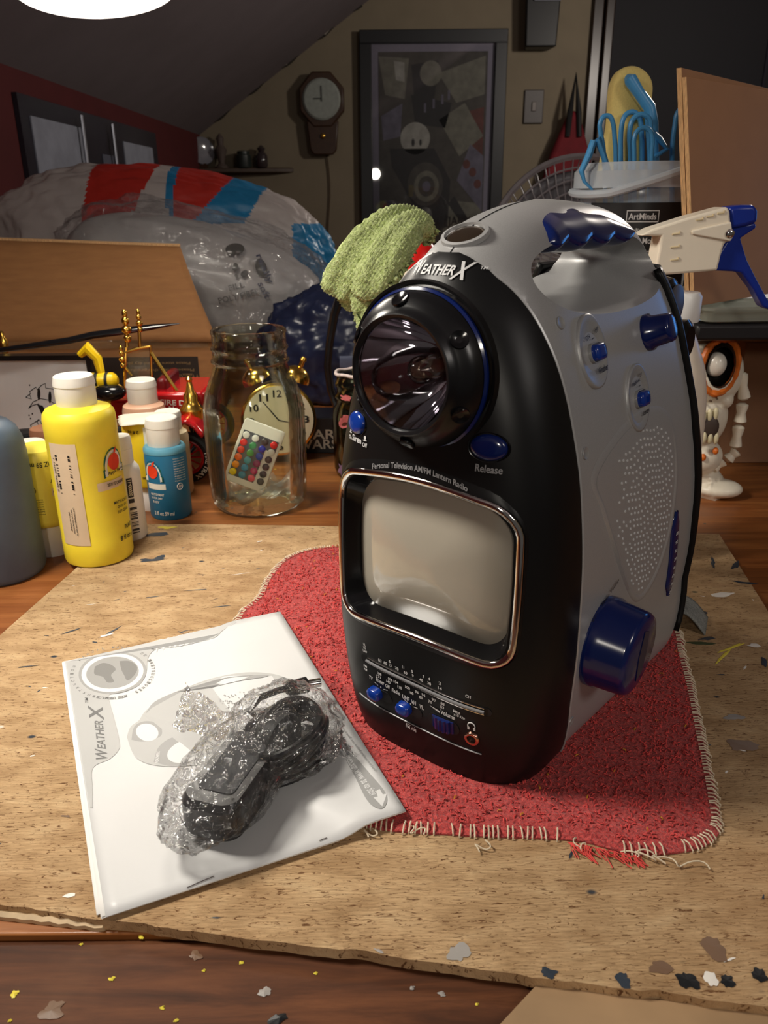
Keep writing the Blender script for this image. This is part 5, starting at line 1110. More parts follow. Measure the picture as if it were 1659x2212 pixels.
# wheels, tyre lettering and fenders
for (px, py, yo, rr) in ((402, 990, -.058, .031), (402, 990, .090, .031), (262, 990, -.030, .031)):
    c = T(px, py, TY-.058)
    w = empty('wheel', (c[0], yo, rr)); w.parent = g
    m = MB(); m.T = Matrix.Rotation(radians(90), 4, 'X'); m.lathe([(rr*.68, -.006), (rr*.94, -.007), (rr, -.004), (rr, .004), (rr*.94, .007), (rr*.68, .006)], 40); 
    t_ = MB(); t_.tube([(rr*.84*cos(t), 0, rr*.84*sin(t)) for t in [2*pi*i/40 for i in range(40)]], rr*.16, 10, closed=True, upv=(0, 1, 0)); t_.build('tyre', black_rb, w)
    t_ = MB(); t_.tube([(rr*.64*cos(t), 0, rr*.64*sin(t)) for t in [2*pi*i/36 for i in range(36)]], rr*.07, 8, closed=True, upv=(0, 1, 0))
    for i in range(12):
        t = 2*pi*i/12; t_.tube([(rr*.12*cos(t), -.001, rr*.12*sin(t)), (rr*.62*cos(t), 0, rr*.62*sin(t))], rr*.035, 6)
    t_.T = Matrix.Rotation(radians(90), 4, 'X'); t_.lathe([(rr*.16, -.004), (rr*.16, .004), (rr*.08, .007), (rr*.01, .007)], 20); t_.T = None; t_.build('spoked_rim', redm, w)
    if px == 402 and yo < 0:
        def tyr(x, y): t = radians(-25)-x/(rr*.84); return ((rr*.84+y)*cos(t), -rr*.165, (rr*.84+y)*sin(t))
        text_mb([('FIRE TRAX', 0, 0, .036, .005, 0)], tyr).build('tyre_lettering', white_ink, w, smooth=0)
m = MB(); P = [T(x, y, TY-.055) for x, y in ((368, 932), (385, 910), (405, 905), (425, 915), (444, 937))]
m.grid(lambda s, t: (np.interp(s, [0, .25, .5, .75, 1], [p[0] for p in P]), -.068+.056*t, np.interp(s, [0, .25, .5, .75, 1], [p[2] for p in P])+.003*sin(pi*t)), 16, 6); m.build('fender', redm, g, smooth=80, solid=.003)
m = MB(); cw_ = T(402, 990, TY-.058); m.tube([(cw_[0], -.056, .031), (cw_[0], .088, .031)], .003, 8); m.tube([(cw_[0], 0, .031), (cw_[0], .01, T(402, 895)[2])], .004, 8); m.build('axle', black_gl, g)
# gold lamp, windscreen posts, braces
m = MB(); c = T(415, 890, TY-.030); m.lathe([(.010, -.014), (.0145, -.006), (.0150, .004), (.011, .008), (.008, .014), (.0085, .020), (.005, .026), (.003, .036), (.0045, .039), (.001, .042)], 24, c=c); m.build('side_lamp', gold, g)
def post(P, r, nm='post', yy=TY): m = MB(); m.tube([T(x, y, yy) for x, y in P], r, 8); return m.build(nm, gold, g)
def knobs(m, x, y, yy, s=1):
    c = T(x, y, yy)
    for dz, r in ((-.010, .0045), (0, .0060), (.010, .0045), (.018, .0032)): m.ellipsoid((c[0], c[1], c[2]+dz*s), (r*s, r*s, .0052*s), 14, 8)
for (P, r, nm) in (([(268, 850), (272, 745)], .0016, 'windscreen_post'), ([(328, 842), (325, 745)], .0016, 'windscreen_post'), ([(268, 762), (300, 752), (325, 748)], .0018, 'windscreen_rail'), ([(326, 762), (385, 850)], .0024, 'brace'), ([(265, 785), (285, 812)], .0014, 'brace'), ([(274, 750), (272, 705)], .0022, 'lamp_post'), ([(302, 750), (300, 700)], .0020, 'lamp_post'), ([(243, 820), (270, 842)], .0016, 'chain')):
    post(P, r, nm)
m = MB(); knobs(m, 273, 712, TY); m.build('finial', gold, g); m = MB(); knobs(m, 301, 698, TY, .7); m.build('finial', gold, g); m = MB(); knobs(m, 264, 776, TY, .7); m.build('finial', gold, g)
MB().add([T(272, 845, TY+.002), T(326, 838, TY+.002), T(324, 758, TY+.002), T(274, 765, TY+.002)], [(0, 1, 2, 3)]).build('windscreen', film('amber_pane', (200, 180, 140), .08, .05, .1), g, smooth=0, solid=.001)
c = T(10, 735, TY+.02)
# yellow and black air tanks with their hose
hosey = mat('yellow_toy_plastic', (228, 190, 20), 0.35)
for k, (x, y) in enumerate(((222, 822), (218, 838))):
    c = T(x, y, TY-.004); m = MB(); m.T = Matrix.Translation(c) @ Matrix.Rotation(radians(90), 4, 'Y'); m.lathe([(.004, -.018), (.008, -.015), (.0095, -.012), (.0095, .012), (.008, .015), (.004, .018)], 18); o_ = m.build('air_tank', hosey, g)
    for dx in (-.006, .006): m = MB(); m.T = Matrix.Translation((c[0]+dx, c[1], c[2])) @ Matrix.Rotation(radians(90), 4, 'Y'); m.lathe([(.0100, -.0018), (.0100, .0018)], 18); m.build('tank_band', black_rb, o_)
c = T(236, 848, TY-.012); m = MB(); m.ellipsoid(c, (.020, .014, .010), 18, 10); m.build('black_roll', black_gl, g)
c = T(189, 756, TY-.002); m = MB(); m.tube([(c[0]-.010, c[1], c[2]-.006), (c[0], c[1], c[2]+.002), (c[0]+.010, c[1], c[2]-.010), (c[0]+.014, c[1], c[2]-.04), (c[0]+.015, c[1]+.004, c[2]-.085)], [.004, .008, .006, .0035, .0035], 10); m.build('yellow_arm', hosey, g)
# long black brush lying across
m = MB(); P = [aty(x, y, Y) for x, y, Y in ((-30, 760, .96), (60, 748, .965), (150, 735, .97), (200, 724, .975), (260, 716, .98), (330, 706, .985), (388, 699, .99))]
m.tube([tuple(p) for p in P], [.006, .008, .009, .010, .010, .008, .001], 12, flat=.45)
br = tag(m.build('black_feather_brush', black_gl), 'long pointed black brush lying across the top of the framed drawing and toy truck', 'brush')
m = MB(); c = aty(7, 738, 1.02); m.lathe([(.004, -.014), (.0055, -.010), (.0055, .002), (.003, .006), (.0025, .012), (.0005, .014)], 16, c=tuple(c)); m.tube([(c.x, c.y, c.z-.014), (c.x, c.y, BZ+.0)], .0025, 8)
tag(m.build('brass_finial', gold), 'small brass finial on a rod behind the framed drawing at the left edge', 'finial')

# ------------------------------------------------------------------ big glass jar and what is in it
JP = (-.1350, .8080)
def jar(loc, S, label, m_, prof, wall=.0028):
    b = empty('glass_jar', (*loc, BZ), 0, label, 'jar')
    inner = [(max(r-wall, .002), z) for r, z in prof if z > prof[0][1]+.006]
    P = [(.001, .0005)]+prof+[(prof[-1][0]-wall*.5, prof[-1][1]+.0012)]+inner[::-1]+[(.001, inner[0][1]+.001 if inner else .006)]
    MB().lathe(P, 72, cap=False).build('jar_glass', m_, b, smooth=60); return b
prof = [(.0400, .0004), (.0460, .0015), (.0495, .006), (.0515, .014), (.0525, .050), (.0528, .098), (.0520, .108), (.0490, .122), (.0445, .134), (.0405, .142), (.0385, .148), (.0375, .152), (.0375, .1535), (.0398, .155), (.0398, .157), (.0378, .1590), (.0374, .1660), (.0392, .1680), (.0390, .1700), (.0374, .1720), (.0372, .1820), (.0382, .1840), (.0378, .1865)]
jg = jar(JP, 1, 'large empty-topped glass jar holding a small remote control and plastic scraps', jar_glass, prof)
rc = empty('remote_control', (0, 0, 0), 0, 'small white remote control with coloured round buttons inside the glass jar', 'remote')
cpx = aty(550, 984, .788); ang = radians(-22)
rc.matrix_world = Matrix.Translation(cpx) @ Matrix.Rotation(radians(-12), 4, 'X') @ Matrix.Rotation(radians(4), 4, 'Z') @ Matrix.Rotation(ang*-1, 4, 'Y')
RW, RH = .0440, .0680
m = MB(); m.T = Matrix.Rotation(radians(90), 4, 'X'); m.prism(rrect(RW, RH, .003, 4), -.003, .003); m.build('remote_case', white_pl, rc, bevel=.0008)
m = MB(); m.T = Matrix.Rotation(radians(90), 4, 'X'); m.prism([(-RW/2+.003, -RH/2+.007), (.0085, -RH/2+.007), (.0085, RH/2-.024), (RW/2-.003, RH/2-.024), (RW/2-.003, RH/2-.012), (-RW/2+.003, RH/2-.012)], .0028, .0034); m.build('button_panel', mat('grey_panel', (70, 72, 82), 0.4), rc)
cl_ = [[(225, 225, 225), (225, 225, 225), (60, 62, 66), (230, 40, 40)], [(214, 30, 30), (30, 130, 60), (30, 50, 170), (230, 230, 230)], [(232, 60, 30), (70, 160, 70), (40, 90, 200), (60, 62, 70)], [(240, 100, 30), (60, 160, 180), (140, 30, 100), (60, 62, 70)], [(246, 150, 30), (30, 140, 190), (190, 30, 110), (60, 62, 70)], [(244, 214, 20), (30, 130, 170), (236, 80, 110), (60, 62, 70)]]
for i, row in enumerate(cl_):
    for j, c in enumerate(row):
        x = -.0150+j*.0100; z = RH/2-.0165-i*.0081; m = MB(); m.T = Matrix.Translation((x, -.0034, z)) @ Matrix.Rotation(radians(90), 4, 'X'); m.lathe([(.0037, 0), (.0037, .0006), (.0030, .0011), (.0015, .0013), (.0001, .0013)], 20)
        m.build('button', mat('button_%d_%d_%d' % c, c, 0.3, nz=0), rc)
scr = film('frosted_scrap', (226, 226, 228), 0.30, 0.18, 0.6, 30, .004)
rnd = random.Random(2)
for k, (x, y, z, s) in enumerate(((-.010, -.024, .017, .030), (.022, -.018, .030, .026), (.026, .006, .020, .028), (.004, -.010, .012, .034), (-.018, .010, .014, .028))):
    m = MB(); sd = rnd.uniform(0, 50)
    def f(u, v):
        n1 = noise.noise(Vector((u*2.2+sd, v*2.2, 0))); n2 = noise.noise(Vector((u*2+sd, v*2, 7)))
        X = (u-.5)*s*1.3+.010*n1; Y_ = (v-.5)*s*.9+.008*n2; Z = .022*n1+.016*n2+.010*abs(u-.5)
        p = Vector((x+X, y+Y_, max(z+Z, .010))); rr = hypot(p.x, p.y)
        if rr > .043: p.x *= .043/rr; p.y *= .043/rr
        return (p.x+JP[0], p.y+JP[1], p.z+BZ)
    m.grid(f, 10, 10); o = m.build('plastic_scrap', scr, None, smooth=20); tag(o, ('frosted plastic scrap, %s, inside the big glass jar' % ('front left under the remote control', 'piled right of the remote control', 'back right against the glass', 'flat at the bottom centre', 'back left')[k]), 'plastic scrap', 'plastic scraps in the jar')
# ------------------------------------------------------------------ alarm clock behind the jar
q = aty(602, 905, .945)
ac = empty('alarm_clock', (q.x, .945, q.z), radians(8), 'round gold-rimmed alarm clock with bells behind the big glass jar', 'clock')
R_ = .0435
m = MB(); m.T = Matrix.Rotation(radians(90), 4, 'X'); m.lathe([(R_*.7, -.038), (R_*.97, -.030), (R_, -.006), (R_*1.05, 0), (R_*1.05, .004), (R_*.98, .006)], 56); m.build('case', gold, ac)
m = MB(); m.T = Matrix.Rotation(radians(90), 4, 'X'); m.lathe([(R_*.97, .0062), (R_*.5, .0066), (.0002, .0066)], 48); m.build('dial', mat('clock_cream_face', (226, 216, 186), 0.4, nz=0.03), ac)
def cf(x, z): return (x, -.0070, z)
m = text_mb([(str(h), R_*.76*sin(radians(30*h)), R_*.76*cos(radians(30*h)), .0075 if h < 10 else .0105, .0090, 0) for h in range(1, 13)], cf)
m.build('numerals', print_bk, ac, smooth=0)
m = MB(); m.add([cf(-.001, 0), cf(.001, 0), cf(-.017, .024), cf(-.018, .023)], [(0, 1, 2, 3)]); m.add([cf(0, .001), cf(0, -.001), cf(.014, -.004), cf(.014, -.003)], [(0, 1, 2, 3)]); m.build('hands', print_bk, ac, smooth=0)
for sgn in (-1, 1):
    m = MB(); m.T = Matrix.Translation((sgn*.024, .014, R_+.004)) @ Matrix.Rotation(radians(25*sgn), 4, 'Y'); m.lathe([(.018, -.002), (.0175, .003), (.014, .009), (.008, .013), (.003, .0145), (.003, .022), (.0045, .023), (.003, .027)], 28); m.build('bell', gold, ac)
for sgn in (-1, 1):
    m = MB(); m.tube([(sgn*.020, .012, -R_*.80), (sgn*.030, .012, BZ-q.z)], [.004, .0025], 8); m.build('foot', gold, ac)
# ------------------------------------------------------------------ small paint-stained jar
JQ = (-.0290, .905)
prof = [(.024, .0004), (.028, .003), (.0300, .010), (.0305, .070), (.0290, .080), (.0250, .088), (.0245, .092), (.0270, .094), (.0270, .097), (.0245, .099), (.0245, .106), (.0262, .108), (.0262, .111), (.0245, .113), (.0245, .120), (.0255, .122)]
j2 = jar(JQ, 1, 'small glass jar smeared with pink and purple paint at the left of the television', glass('stained_glass', (200, 205, 190), .08), prof, .0022)
m = MB(); m.lathe([(.0275, .003), (.0280, .055), (.0001, .055)], 40); m.build('murky_water', mat('murky_rinse', (96, 92, 88), 0.15, nz=0.3, scale=40), j2)
pk = mat('pink_dried_paint', (222, 120, 124), 0.5, nz=0.15, scale=120); pu = mat('mauve_dried_paint', (150, 120, 160), 0.5, nz=.15)
for (a0, z0, w_, h_, mm) in ((-115, .072, .020, .014, pk), (-80, .115, .022, .010, pk), (-120, .098, .012, .006, pk), (-105, .030, .012, .020, pu), (-70, .060, .016, .02, pk), (-130, .012, .012, .016, pu)):
    d_ = MB(); n = 16; rr = .0308 if z0 < .08 else .0272; P = []
    for i in range(n):
        t = 2*pi*i/n; k = 1+.45*rnd.uniform(-1, 1); a = radians(a0)+w_*.5*k*cos(t)/rr; P.append(((rr+.0003)*cos(a), (rr+.0003)*sin(a), z0+h_*.5*k*sin(t)))
    d_.add(P, [tuple(range(n))]); d_.build('paint_smear', mm, j2, smooth=0)
m = MB(); m.tube([(.0250*cos(t), .0250*sin(t), .1225+.0008*sin(5*t)) for t in [2*pi*i/40 for i in range(40)]], .0019, 8, closed=True, upv=(0, 0, 1)); m.build('white_rim_crust', mat('white_crust', (206, 190, 186), 0.5, nz=.2, scale=200), j2)
# ------------------------------------------------------------------ green terry cloth over a glue bottle
gt = fabric('green_terry', (150, 168, 92), (208, 220, 158), 420, 1.0, .003)
gc = MB(); 
def lobe(P, W, TH, tw=0.0, n=28):
    """flattened roll of cloth along px path P=[(x,y,Y)], half width W px list, thickness m"""
    m_ = len(P); rings = []
    C_ = [aty(x, y, Y) for x, y, Y in P]
    S_ = []
    for k in range(m_*6-5):
        t = k/6; i = min(int(t), m_-2); s_ = t-i; p0, p1, p2, p3 = C_[max(i-1, 0)], C_[i], C_[i+1], C_[min(i+2, m_-1)]
        S_.append((0.5*((2*p1)+(-p0+p2)*s_+(2*p0-5*p1+4*p2-p3)*s_*s_+(-p0+3*p1-3*p2+p3)*s_**3), np.interp(t, range(m_), W)))
    for k, (p, w_) in enumerate(S_):
        a = S_[max(k-1, 0)][0]; b = S_[min(k+1, len(S_)-1)][0]; d = (b-a).normalized(); side = d.cross(Vector((0, -1, 0))).normalized(); nrm = side.cross(d).normalized(); ww = w_/F_PX*.74
        e = min(1, (min(k, len(S_)-1-k)+1)/3)
        rings.append([tuple(p+side*ww*cos(t)*(.75+.25*e)+nrm*TH*math.copysign(abs(sin(t))**.8, sin(t))*(.5+.5*e)+nrm*.0010*sin(cos(t)*6+k*.15)) for t in [2*pi*i/n for i in range(n)]])
    gc.loft(rings)
lobe([(925, 500, .735), (890, 480, .72), (845, 490, .70), (790, 540, .690), (745, 600, .688), (722, 640, .690)], [22, 30, 38, 44, 40, 34], .0065)
lobe([(930, 520, .725), (905, 488, .705), (872, 510, .690), (838, 560, .680), (812, 610, .676), (800, 652, .678)], [16, 30, 38, 42, 44, 36], .0070)
lobe([(800, 600, .690), (794, 650, .685), (788, 690, .685), (784, 722, .685)], [44, 34, 24, 10], .006)
lobe([(760, 600, .700), (765, 640, .697), (770, 672, .697)], [40, 36, 14], .006)
gco = gc.build('green_cloth', gt, None, smooth=170)
md = gco.modifiers.new('r', 'REMESH'); md.mode = 'VOXEL'; md.voxel_size = .0014; bpy.context.view_layer.update(); apply(gco)
tex = gco.data; 
for v in tex.vertices:
    p = v.co; n_ = v.normal; k = sin((p.x*.80-p.z*.60)*2300+.8*sin((p.x+p.z)*160)); c_ = abs(p.x*.70-p.z*.71-(-.1625)); v.co = p+n_*(.0007*k+.0008*noise.noise(p*260)-.0030*exp(-(c_/.0035)**2))
shade(gco.data, 170); gco.data.materials.clear(); gco.data.materials.append(gt)
tag(gco, 'pale green terry cloth draped over a red-capped bottle behind the television', 'cloth')
q = aty(888, 560, .765); g = empty('glue_bottle', (q.x+.006, .765, BZ), 0, 'white bottle with a red cap under the green cloth behind the television', 'bottle')
zt = aty(890, 505, .765).z-BZ; zc = aty(880, 578, .765).z-BZ
MB().lathe([(.026, 0), (.028, .004), (.028, zc-.03), (.024, zc-.008), (.022, zc)], 36).build('bottle_body', mat('cream_plastic', (228, 214, 190), 0.4), g)
MB().lathe([(.0205, zc-.002), (.0205, zc+.010), (.016, zc+.018), (.010, zt-.004), (.008, zt+.004), (.001, zt+.005)], 32).build('red_cap', mat('red_cap_plastic', (206, 26, 22), 0.3), g)

# ------------------------------------------------------------------ riser shelf with tray, bucket, sheets
RZ = .188
rs = empty('riser_shelf', (.60, .95, BZ), 0, 'dark riser shelf at the right carrying the tray, bucket and board sheets', 'shelf')
def Rl(m): m.v = [(x-.60, y-.95, z-BZ) for x, y, z in m.v]; return m
sx0 = .300
Rl(MB().box((.195, .84, RZ-.014), (1.05, 1.12, RZ))).build('top_board', mat('black_riser', (26, 24, 26), 0.4, nz=.1), rs, bevel=.003)
Rl(MB().box((sx0, .765, RZ-.016), (1.05, .8395, RZ-.0005))).build('front_board', mat('black_riser'), rs, bevel=.003)
Rl(MB().box((1.02, .78, BZ), (1.045, 1.10, RZ-.016))).build('side_panel', mat('black_riser'), rs); Rl(MB().box((.205, 1.06, BZ), (.225, 1.10, RZ-.014))).build('side_panel', mat('black_riser'), rs)
m = MB(); bx = MB().box((.425, .93, BZ), (.90, 1.05, RZ-.045)); tag(bx.build('brown_carton', mat('brown_carton_board', (128, 92, 66), 0.8, nz=.1, scale=20), None, bevel=.002), 'brown carton under the riser shelf behind the skull ornament', 'carton')
m = MB(); bx = MB().box((.40, .925, RZ-.044), (.92, 1.045, RZ-.018)); tag(bx.build('brown_board', mat('brown_board_top', (136, 100, 72), 0.8, nz=.1), None, bevel=.001), 'flat brown board lying on the carton close under the riser shelf', 'board')
# glass tray
tz = RZ
tr = empty('glass_tray', (.352, .800, tz), radians(2), 'shallow pale glass tray lying on the front of the riser shelf', 'tray')
m = MB(); rg = []
for k, (d, z) in enumerate(((-.003, 0), (0, .002), (.002, .010), (.004, .0125), (.004, .015), (.002, .0155), (0, .013), (-.003, .005), (-.010, .004))):
    rg.append([(x, y, z) for x, y in rrect(.094+2*d, .066+2*d, .010+d*.5, 6)])
m.loft(rg); m.build('tray_body', mat('pale_glassware', (186, 190, 176), 0.08, nz=.02, trans=.55, ior=1.3), tr, smooth=40)
# two board sheets leaning upright
def sheet(px_t, py_t, px_b, py_b, Y, Yb, th, label, dy):
    a = aty(px_t, py_t, Y); b = aty(px_b, py_b, Yb); r_ = ray(1659, py_t+dy); s_ = (a.z-EYE)/r_[2]; far = Vector(CAMP+r_*s_); d = (far-a); d.z = 0; d = d.normalized(); L = .30
    nrm = Vector((-d.y, d.x, 0)); b.z = RZ+.0165 if Yb < .84 else RZ+.0005; b.y = a.y-.004
    P = [a, b, b+d*L, a+d*L]; m = MB(); Q = [tuple(p) for p in P]+[tuple(p+nrm*th) for p in P]
    m.add(Q, [(0, 1, 2, 3), (7, 6, 5, 4), (0, 4, 5, 1), (1, 5, 6, 2), (2, 6, 7, 3), (3, 7, 4, 0)]); m.m[2] = 1
    o = m.build('board_sheet', [mat('brown_sheet_board', (168, 122, 84), 0.8, nz=.05, scale=20), cardboard_e], None, bevel=.0003); return tag(o, label, 'board sheet', 'board sheets on the riser')
sheet(1483, 166, 1500, 640, .768, .768, .0042, 'nearer and shorter brown board sheet standing upright beside the bucket', 30)
sheet(1472, 146, 1489, 640, .775, .775, .0046, 'taller brown board sheet standing upright just behind the shorter one', 45)
# bucket
BKc = aty(1385, 360, .905); bk = empty('plastic_bucket', (BKc.x, .905, RZ), 0, 'clear plastic tub with a black label holding blue clips and a foam brush', 'bucket')
zr = aty(1385, 362, .905).z-RZ; Rr = .063
pp = film('frosted_tub', (196, 208, 220), 0.34, 0.2, 0.2, 20, .001)
MB().lathe([(.052, 0), (.0545, .003), (Rr-.003, zr-.028), (Rr-.004, zr-.028)][:3]+[(Rr-.002, zr-.004)], 56, cap=False).build('tub_wall', pp, bk, smooth=60, solid=.0015)
MB().lathe([(.0525, .001), (.001, .001)], 40).build('tub_base', pp, bk)
rim = film('frosted_rim', (214, 222, 230), 0.55, 0.2, 0.1, 20, .001)
m = MB(); m.lathe([(Rr-.002, zr-.020), (Rr+.005, zr-.020), (Rr+.005, zr-.004), (Rr+.001, zr), (Rr-.001, zr+.004), (Rr-.002, zr+.003)], 56, cap=False); m.build('tub_rim', rim, bk, smooth=40)
m = MB(); m.tube([((Rr+.0065)*cos(t), (Rr+.0065)*sin(t), zr-.012+.012*max(0, cos(t-radians(-40)))-.014*max(0, cos(t-radians(-150)))) for t in [radians(-185+190*i/40) for i in range(41)]], .0042, 8, flat=1.0); m.build('tub_handle', rim, bk)
A = face((BKc.x, .905)); rl = .0590
fl_ = lambda x, z, d=.0022: ((rl+d)*cos(radians(A)+x/rl), (rl+d)*sin(radians(A)+x/rl), z)
m = MB(); m.grid(lambda s, t: fl_(s, t), 24, 1, (-.050, .060), (.004, zr-.034)); m.build('black_label', mat('black_label_paper', (26, 25, 27), 0.4), bk, smooth=90)
zl = zr-.034; tx_ = .006
L_ = [('ArtMinds', tx_, zl-.013, .026, .0062, 0), ('Modeling Foam', tx_, zl-.027, .042, .0058, 0), ('Mousse à Modeler', tx_, zl-.036, .048, .0060, 0)]
for k, t in enumerate(('• Lightweight and flexible • Sculpt fine details or press into molds', '• Easy to use for costume making and props', '• Ready to paint after 40 hours', '• For best results knead well', '', '', '• Pour la confection de costumes', 'Prêt à peindre après 40 heures', 'pour de meilleurs résultats', '', 'CAUTION')):
    if t: L_.append((t, tx_, zl-.0465-k*.0052, min(.085, .0013*len(t)), .0026 if t != 'CAUTION' else .0036, 0))
m = text_mb(L_, lambda x, z: fl_(x, z, .0026))
for (a, b) in (((-.009, zl-.0185), (.0215, zl-.0176)), ((-.009, zl-.0080), (.0215, zl-.0071)), ((-.009, zl-.0185), (-.0083, zl-.0071)), ((.0208, zl-.0185), (.0215, zl-.0071))): m.grid(lambda s, t: fl_(s, t, .0026), 4, 1, (a[0], b[0]), (a[1], b[1]))
m.build('label_lettering', print_wh, bk, smooth=0)['kind'] = 'stuff'
# blue clips
bl = mat('sky_blue_plastic', (72, 150, 206), 0.35, nz=.04)
def clip(P, r, label, Yv):
    m = MB(); Q = []
    C_ = [Vector(aty(x, y, Yv if len(q) == 0 else q[0])) for x, y, *q in P]; n_ = len(C_)
    for k in range((n_-1)*5+1):
        t = k/5; i = min(int(t), n_-2); s_ = t-i; p0, p1, p2, p3 = C_[max(i-1, 0)], C_[i], C_[i+1], C_[min(i+2, n_-1)]
        Q.append(tuple(0.5*((2*p1)+(-p0+p2)*s_+(2*p0-5*p1+4*p2-p3)*s_*s_+(-p0+3*p1-3*p2+p3)*s_**3)))
    m.tube(Q, r, 10); return tag(m.build('blue_clip', bl), label, 'clip', 'blue clips in the bucket')
clip([(1308, 470), (1305, 340), (1298, 290), (1296, 268), (1304, 252), (1318, 252), (1325, 270), (1328, 300), (1330, 340), (1330, 470)], .0024, 'leftmost upright blue loop clip in the tub', .872)
clip([(1342, 470), (1341, 340), (1342, 280), (1350, 250), (1368, 242), (1382, 256), (1386, 290), (1387, 340), (1387, 470)], .0026, 'wide blue loop clip behind the others at the centre of the tub', .905)
clip([(1362, 480), (1362, 340), (1360, 290), (1366, 260), (1384, 247), (1402, 256), (1406, 280), (1408, 340), (1408, 480)], .0026, 'rounded blue loop clip just right of the tub centre', .885)
clip([(1370, 480), (1370, 340), (1370, 300), (1378, 282), (1392, 276), (1405, 284), (1409, 305), (1407, 345), (1405, 480)], .0024, 'shortest blue loop clip at the front of the tub centre', .868)
clip([(1452, 460), (1452, 330), (1458, 270), (1463, 245), (1476, 232), (1490, 240), (1492, 300), (1492, 460)], .0026, 'blue loop clip half hidden by the upright board sheets', .900)
m = MB(); P = [aty(x, y, .872) for x, y in ((1330, 420), (1302, 330), (1290, 300), (1282, 305), (1272, 335), (1256, 370), (1262, 392), (1280, 410))]
m.tube([tuple(p) for p in P], [.004, .005, .0055, .0055, .006, .0045, .003, .002], 12, flat=.6); tag(m.build('blue_clip', bl), 'thick bent blue clip hooked over the left rim of the tub', 'clip', 'blue clips in the bucket')
m = MB(); P = [aty(x, y, .895) for x, y in ((1400, 470), (1412, 340), (1440, 322), (1424, 300), (1404, 282))]
m.tube([tuple(p) for p in P], [.005, .005, .004, .0045, .004], 10, flat=.7); tag(m.build('blue_clip', bl), 'slanting blue clip low at the right inside the tub rim', 'clip', 'blue clips in the bucket')
# foam brush
fb = empty('foam_brush', tuple(aty(1350, 320, .925)), 0, 'pale yellow foam brush with a bent blue handle standing in the tub', 'foam brush'); o0 = fb.location
def FP(x, y, Y=.925): q = aty(x, y, Y); return (q.x-o0.x, q.y-o0.y, q.z-o0.z)
P = [(1316, 205), (1320, 178), (1332, 156), (1350, 146), (1372, 146), (1392, 158), (1403, 178), (1404, 205), (1396, 260), (1382, 330), (1370, 440), (1290, 440), (1300, 340), (1312, 270)]
C2 = closed_spline([(FP(x, y)[0], FP(x, y)[2]) for x, y in P], 4)
m = MB(); m.T = Matrix.Rotation(radians(90), 4, 'X'); rg = []
cc2 = Vector((sum(p.x for p in C2)/len(C2), sum(p.y for p in C2)/len(C2)))
for f_, z in ((.90, -.012), (.97, -.010), (1, -.006), (1, .006), (.97, .010), (.90, .012)): rg.append([(cc2.x+(p.x-cc2.x)*f_, cc2.y+(p.y-cc2.y)*f_, z) for p in C2])
m.loft(rg); m.build('foam_pad', mat('yellow_foam', (226, 204, 128), 0.9, nz=.06, scale=500, bump=.5, bd=.0006), fb, smooth=60)
m = MB(); m.tube([FP(1358, 170, .908), FP(1362, 172, .902), FP(1380, 200, .900), FP(1403, 232, .900), FP(1408, 265, .900), FP(1410, 320, .900), FP(1416, 470, .900)], [.0045, .0065, .0055, .006, .0065, .006, .006], 12); m.build('blue_handle', bl, fb)
# ------------------------------------------------------------------ spray bottle
SY = .662; ax = aty(1440, 600, SY); sb = empty('spray_bottle', (ax.x, SY, 0.0), 0, 'white spray bottle with a blue trigger standing behind the television', 'spray bottle'); o0 = sb.location
sb.location.x = aty(1412, 1100, SY).x; o0 = sb.location
def SP(x, y, Y=SY): q = aty(x, y, Y); return (q.x-o0.x, q.z-o0.z)
MB().lathe([(.029, 0), (.0315, .002), (.0325, .008), (.0325, .120), (.031, .145), (.026, .170), (.018, .190), (.013, .200), (.013, .226)], 48).build('bottle_body', mat('translucent_white_bottle', (232, 218, 200), 0.35, sss=.2), sb)
MB().lathe([(.0165, .206), (.017, .208), (.017, .226), (.015, .229)], 32).build('screw_collar', white_pl, sb)
def ext(P, y0, y1, nm, mt_, par=sb, bev=.002):
    m = MB(); Q = [SP(*p) for p in P]; n = len(Q); m.add([(x, y0, z) for x, z in Q]+[(x, y1, z) for x, z in Q], [tuple(range(n)), tuple(range(2*n-1, n-1, -1))]+[(i, n+i, n+(i+1) % n, (i+1) % n) for i in range(n)]); return m.build(nm, mt_, par, bevel=bev, bseg=3)
cream = mat('cream_white_plastic', (236, 224, 204), 0.32, nz=.02)
ext([(1374, 508), (1398, 494), (1478, 468), (1558, 446), (1563, 456), (1567, 508), (1562, 520), (1552, 524), (1545, 548), (1537, 582), (1440, 590), (1412, 592), (1404, 584), (1412, 540), (1418, 508), (1400, 509)], -.0125, .0125, 'spray_head', cream, bev=.003)
ext([(1480, 497), (1564, 478), (1567, 512), (1562, 520), (1482, 505)], -.0145, .0145, 'head_ridge', cream, bev=.001)
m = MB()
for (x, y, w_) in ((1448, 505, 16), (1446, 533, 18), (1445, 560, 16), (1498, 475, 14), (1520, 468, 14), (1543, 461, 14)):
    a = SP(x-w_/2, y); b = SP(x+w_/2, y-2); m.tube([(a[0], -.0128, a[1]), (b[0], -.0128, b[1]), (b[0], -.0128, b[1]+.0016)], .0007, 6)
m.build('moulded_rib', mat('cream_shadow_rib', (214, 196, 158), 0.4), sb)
navy = mat('ultramarine_plastic', (20, 44, 138), 0.28, nz=.04)
ext([(1562, 447), (1590, 443), (1618, 442), (1625, 455), (1624, 480), (1600, 488), (1568, 494)], -.011, .011, 'nozzle', navy, bev=.003)
ext([(1566, 490), (1600, 484), (1624, 480), (1626, 492), (1592, 514), (1606, 560), (1626, 600), (1648, 640), (1664, 664), (1655, 668), (1640, 660), (1620, 622), (1594, 588), (1575, 585), (1535, 583), (1546, 545), (1562, 520)], -.007, .007, 'trigger', navy, bev=.003)
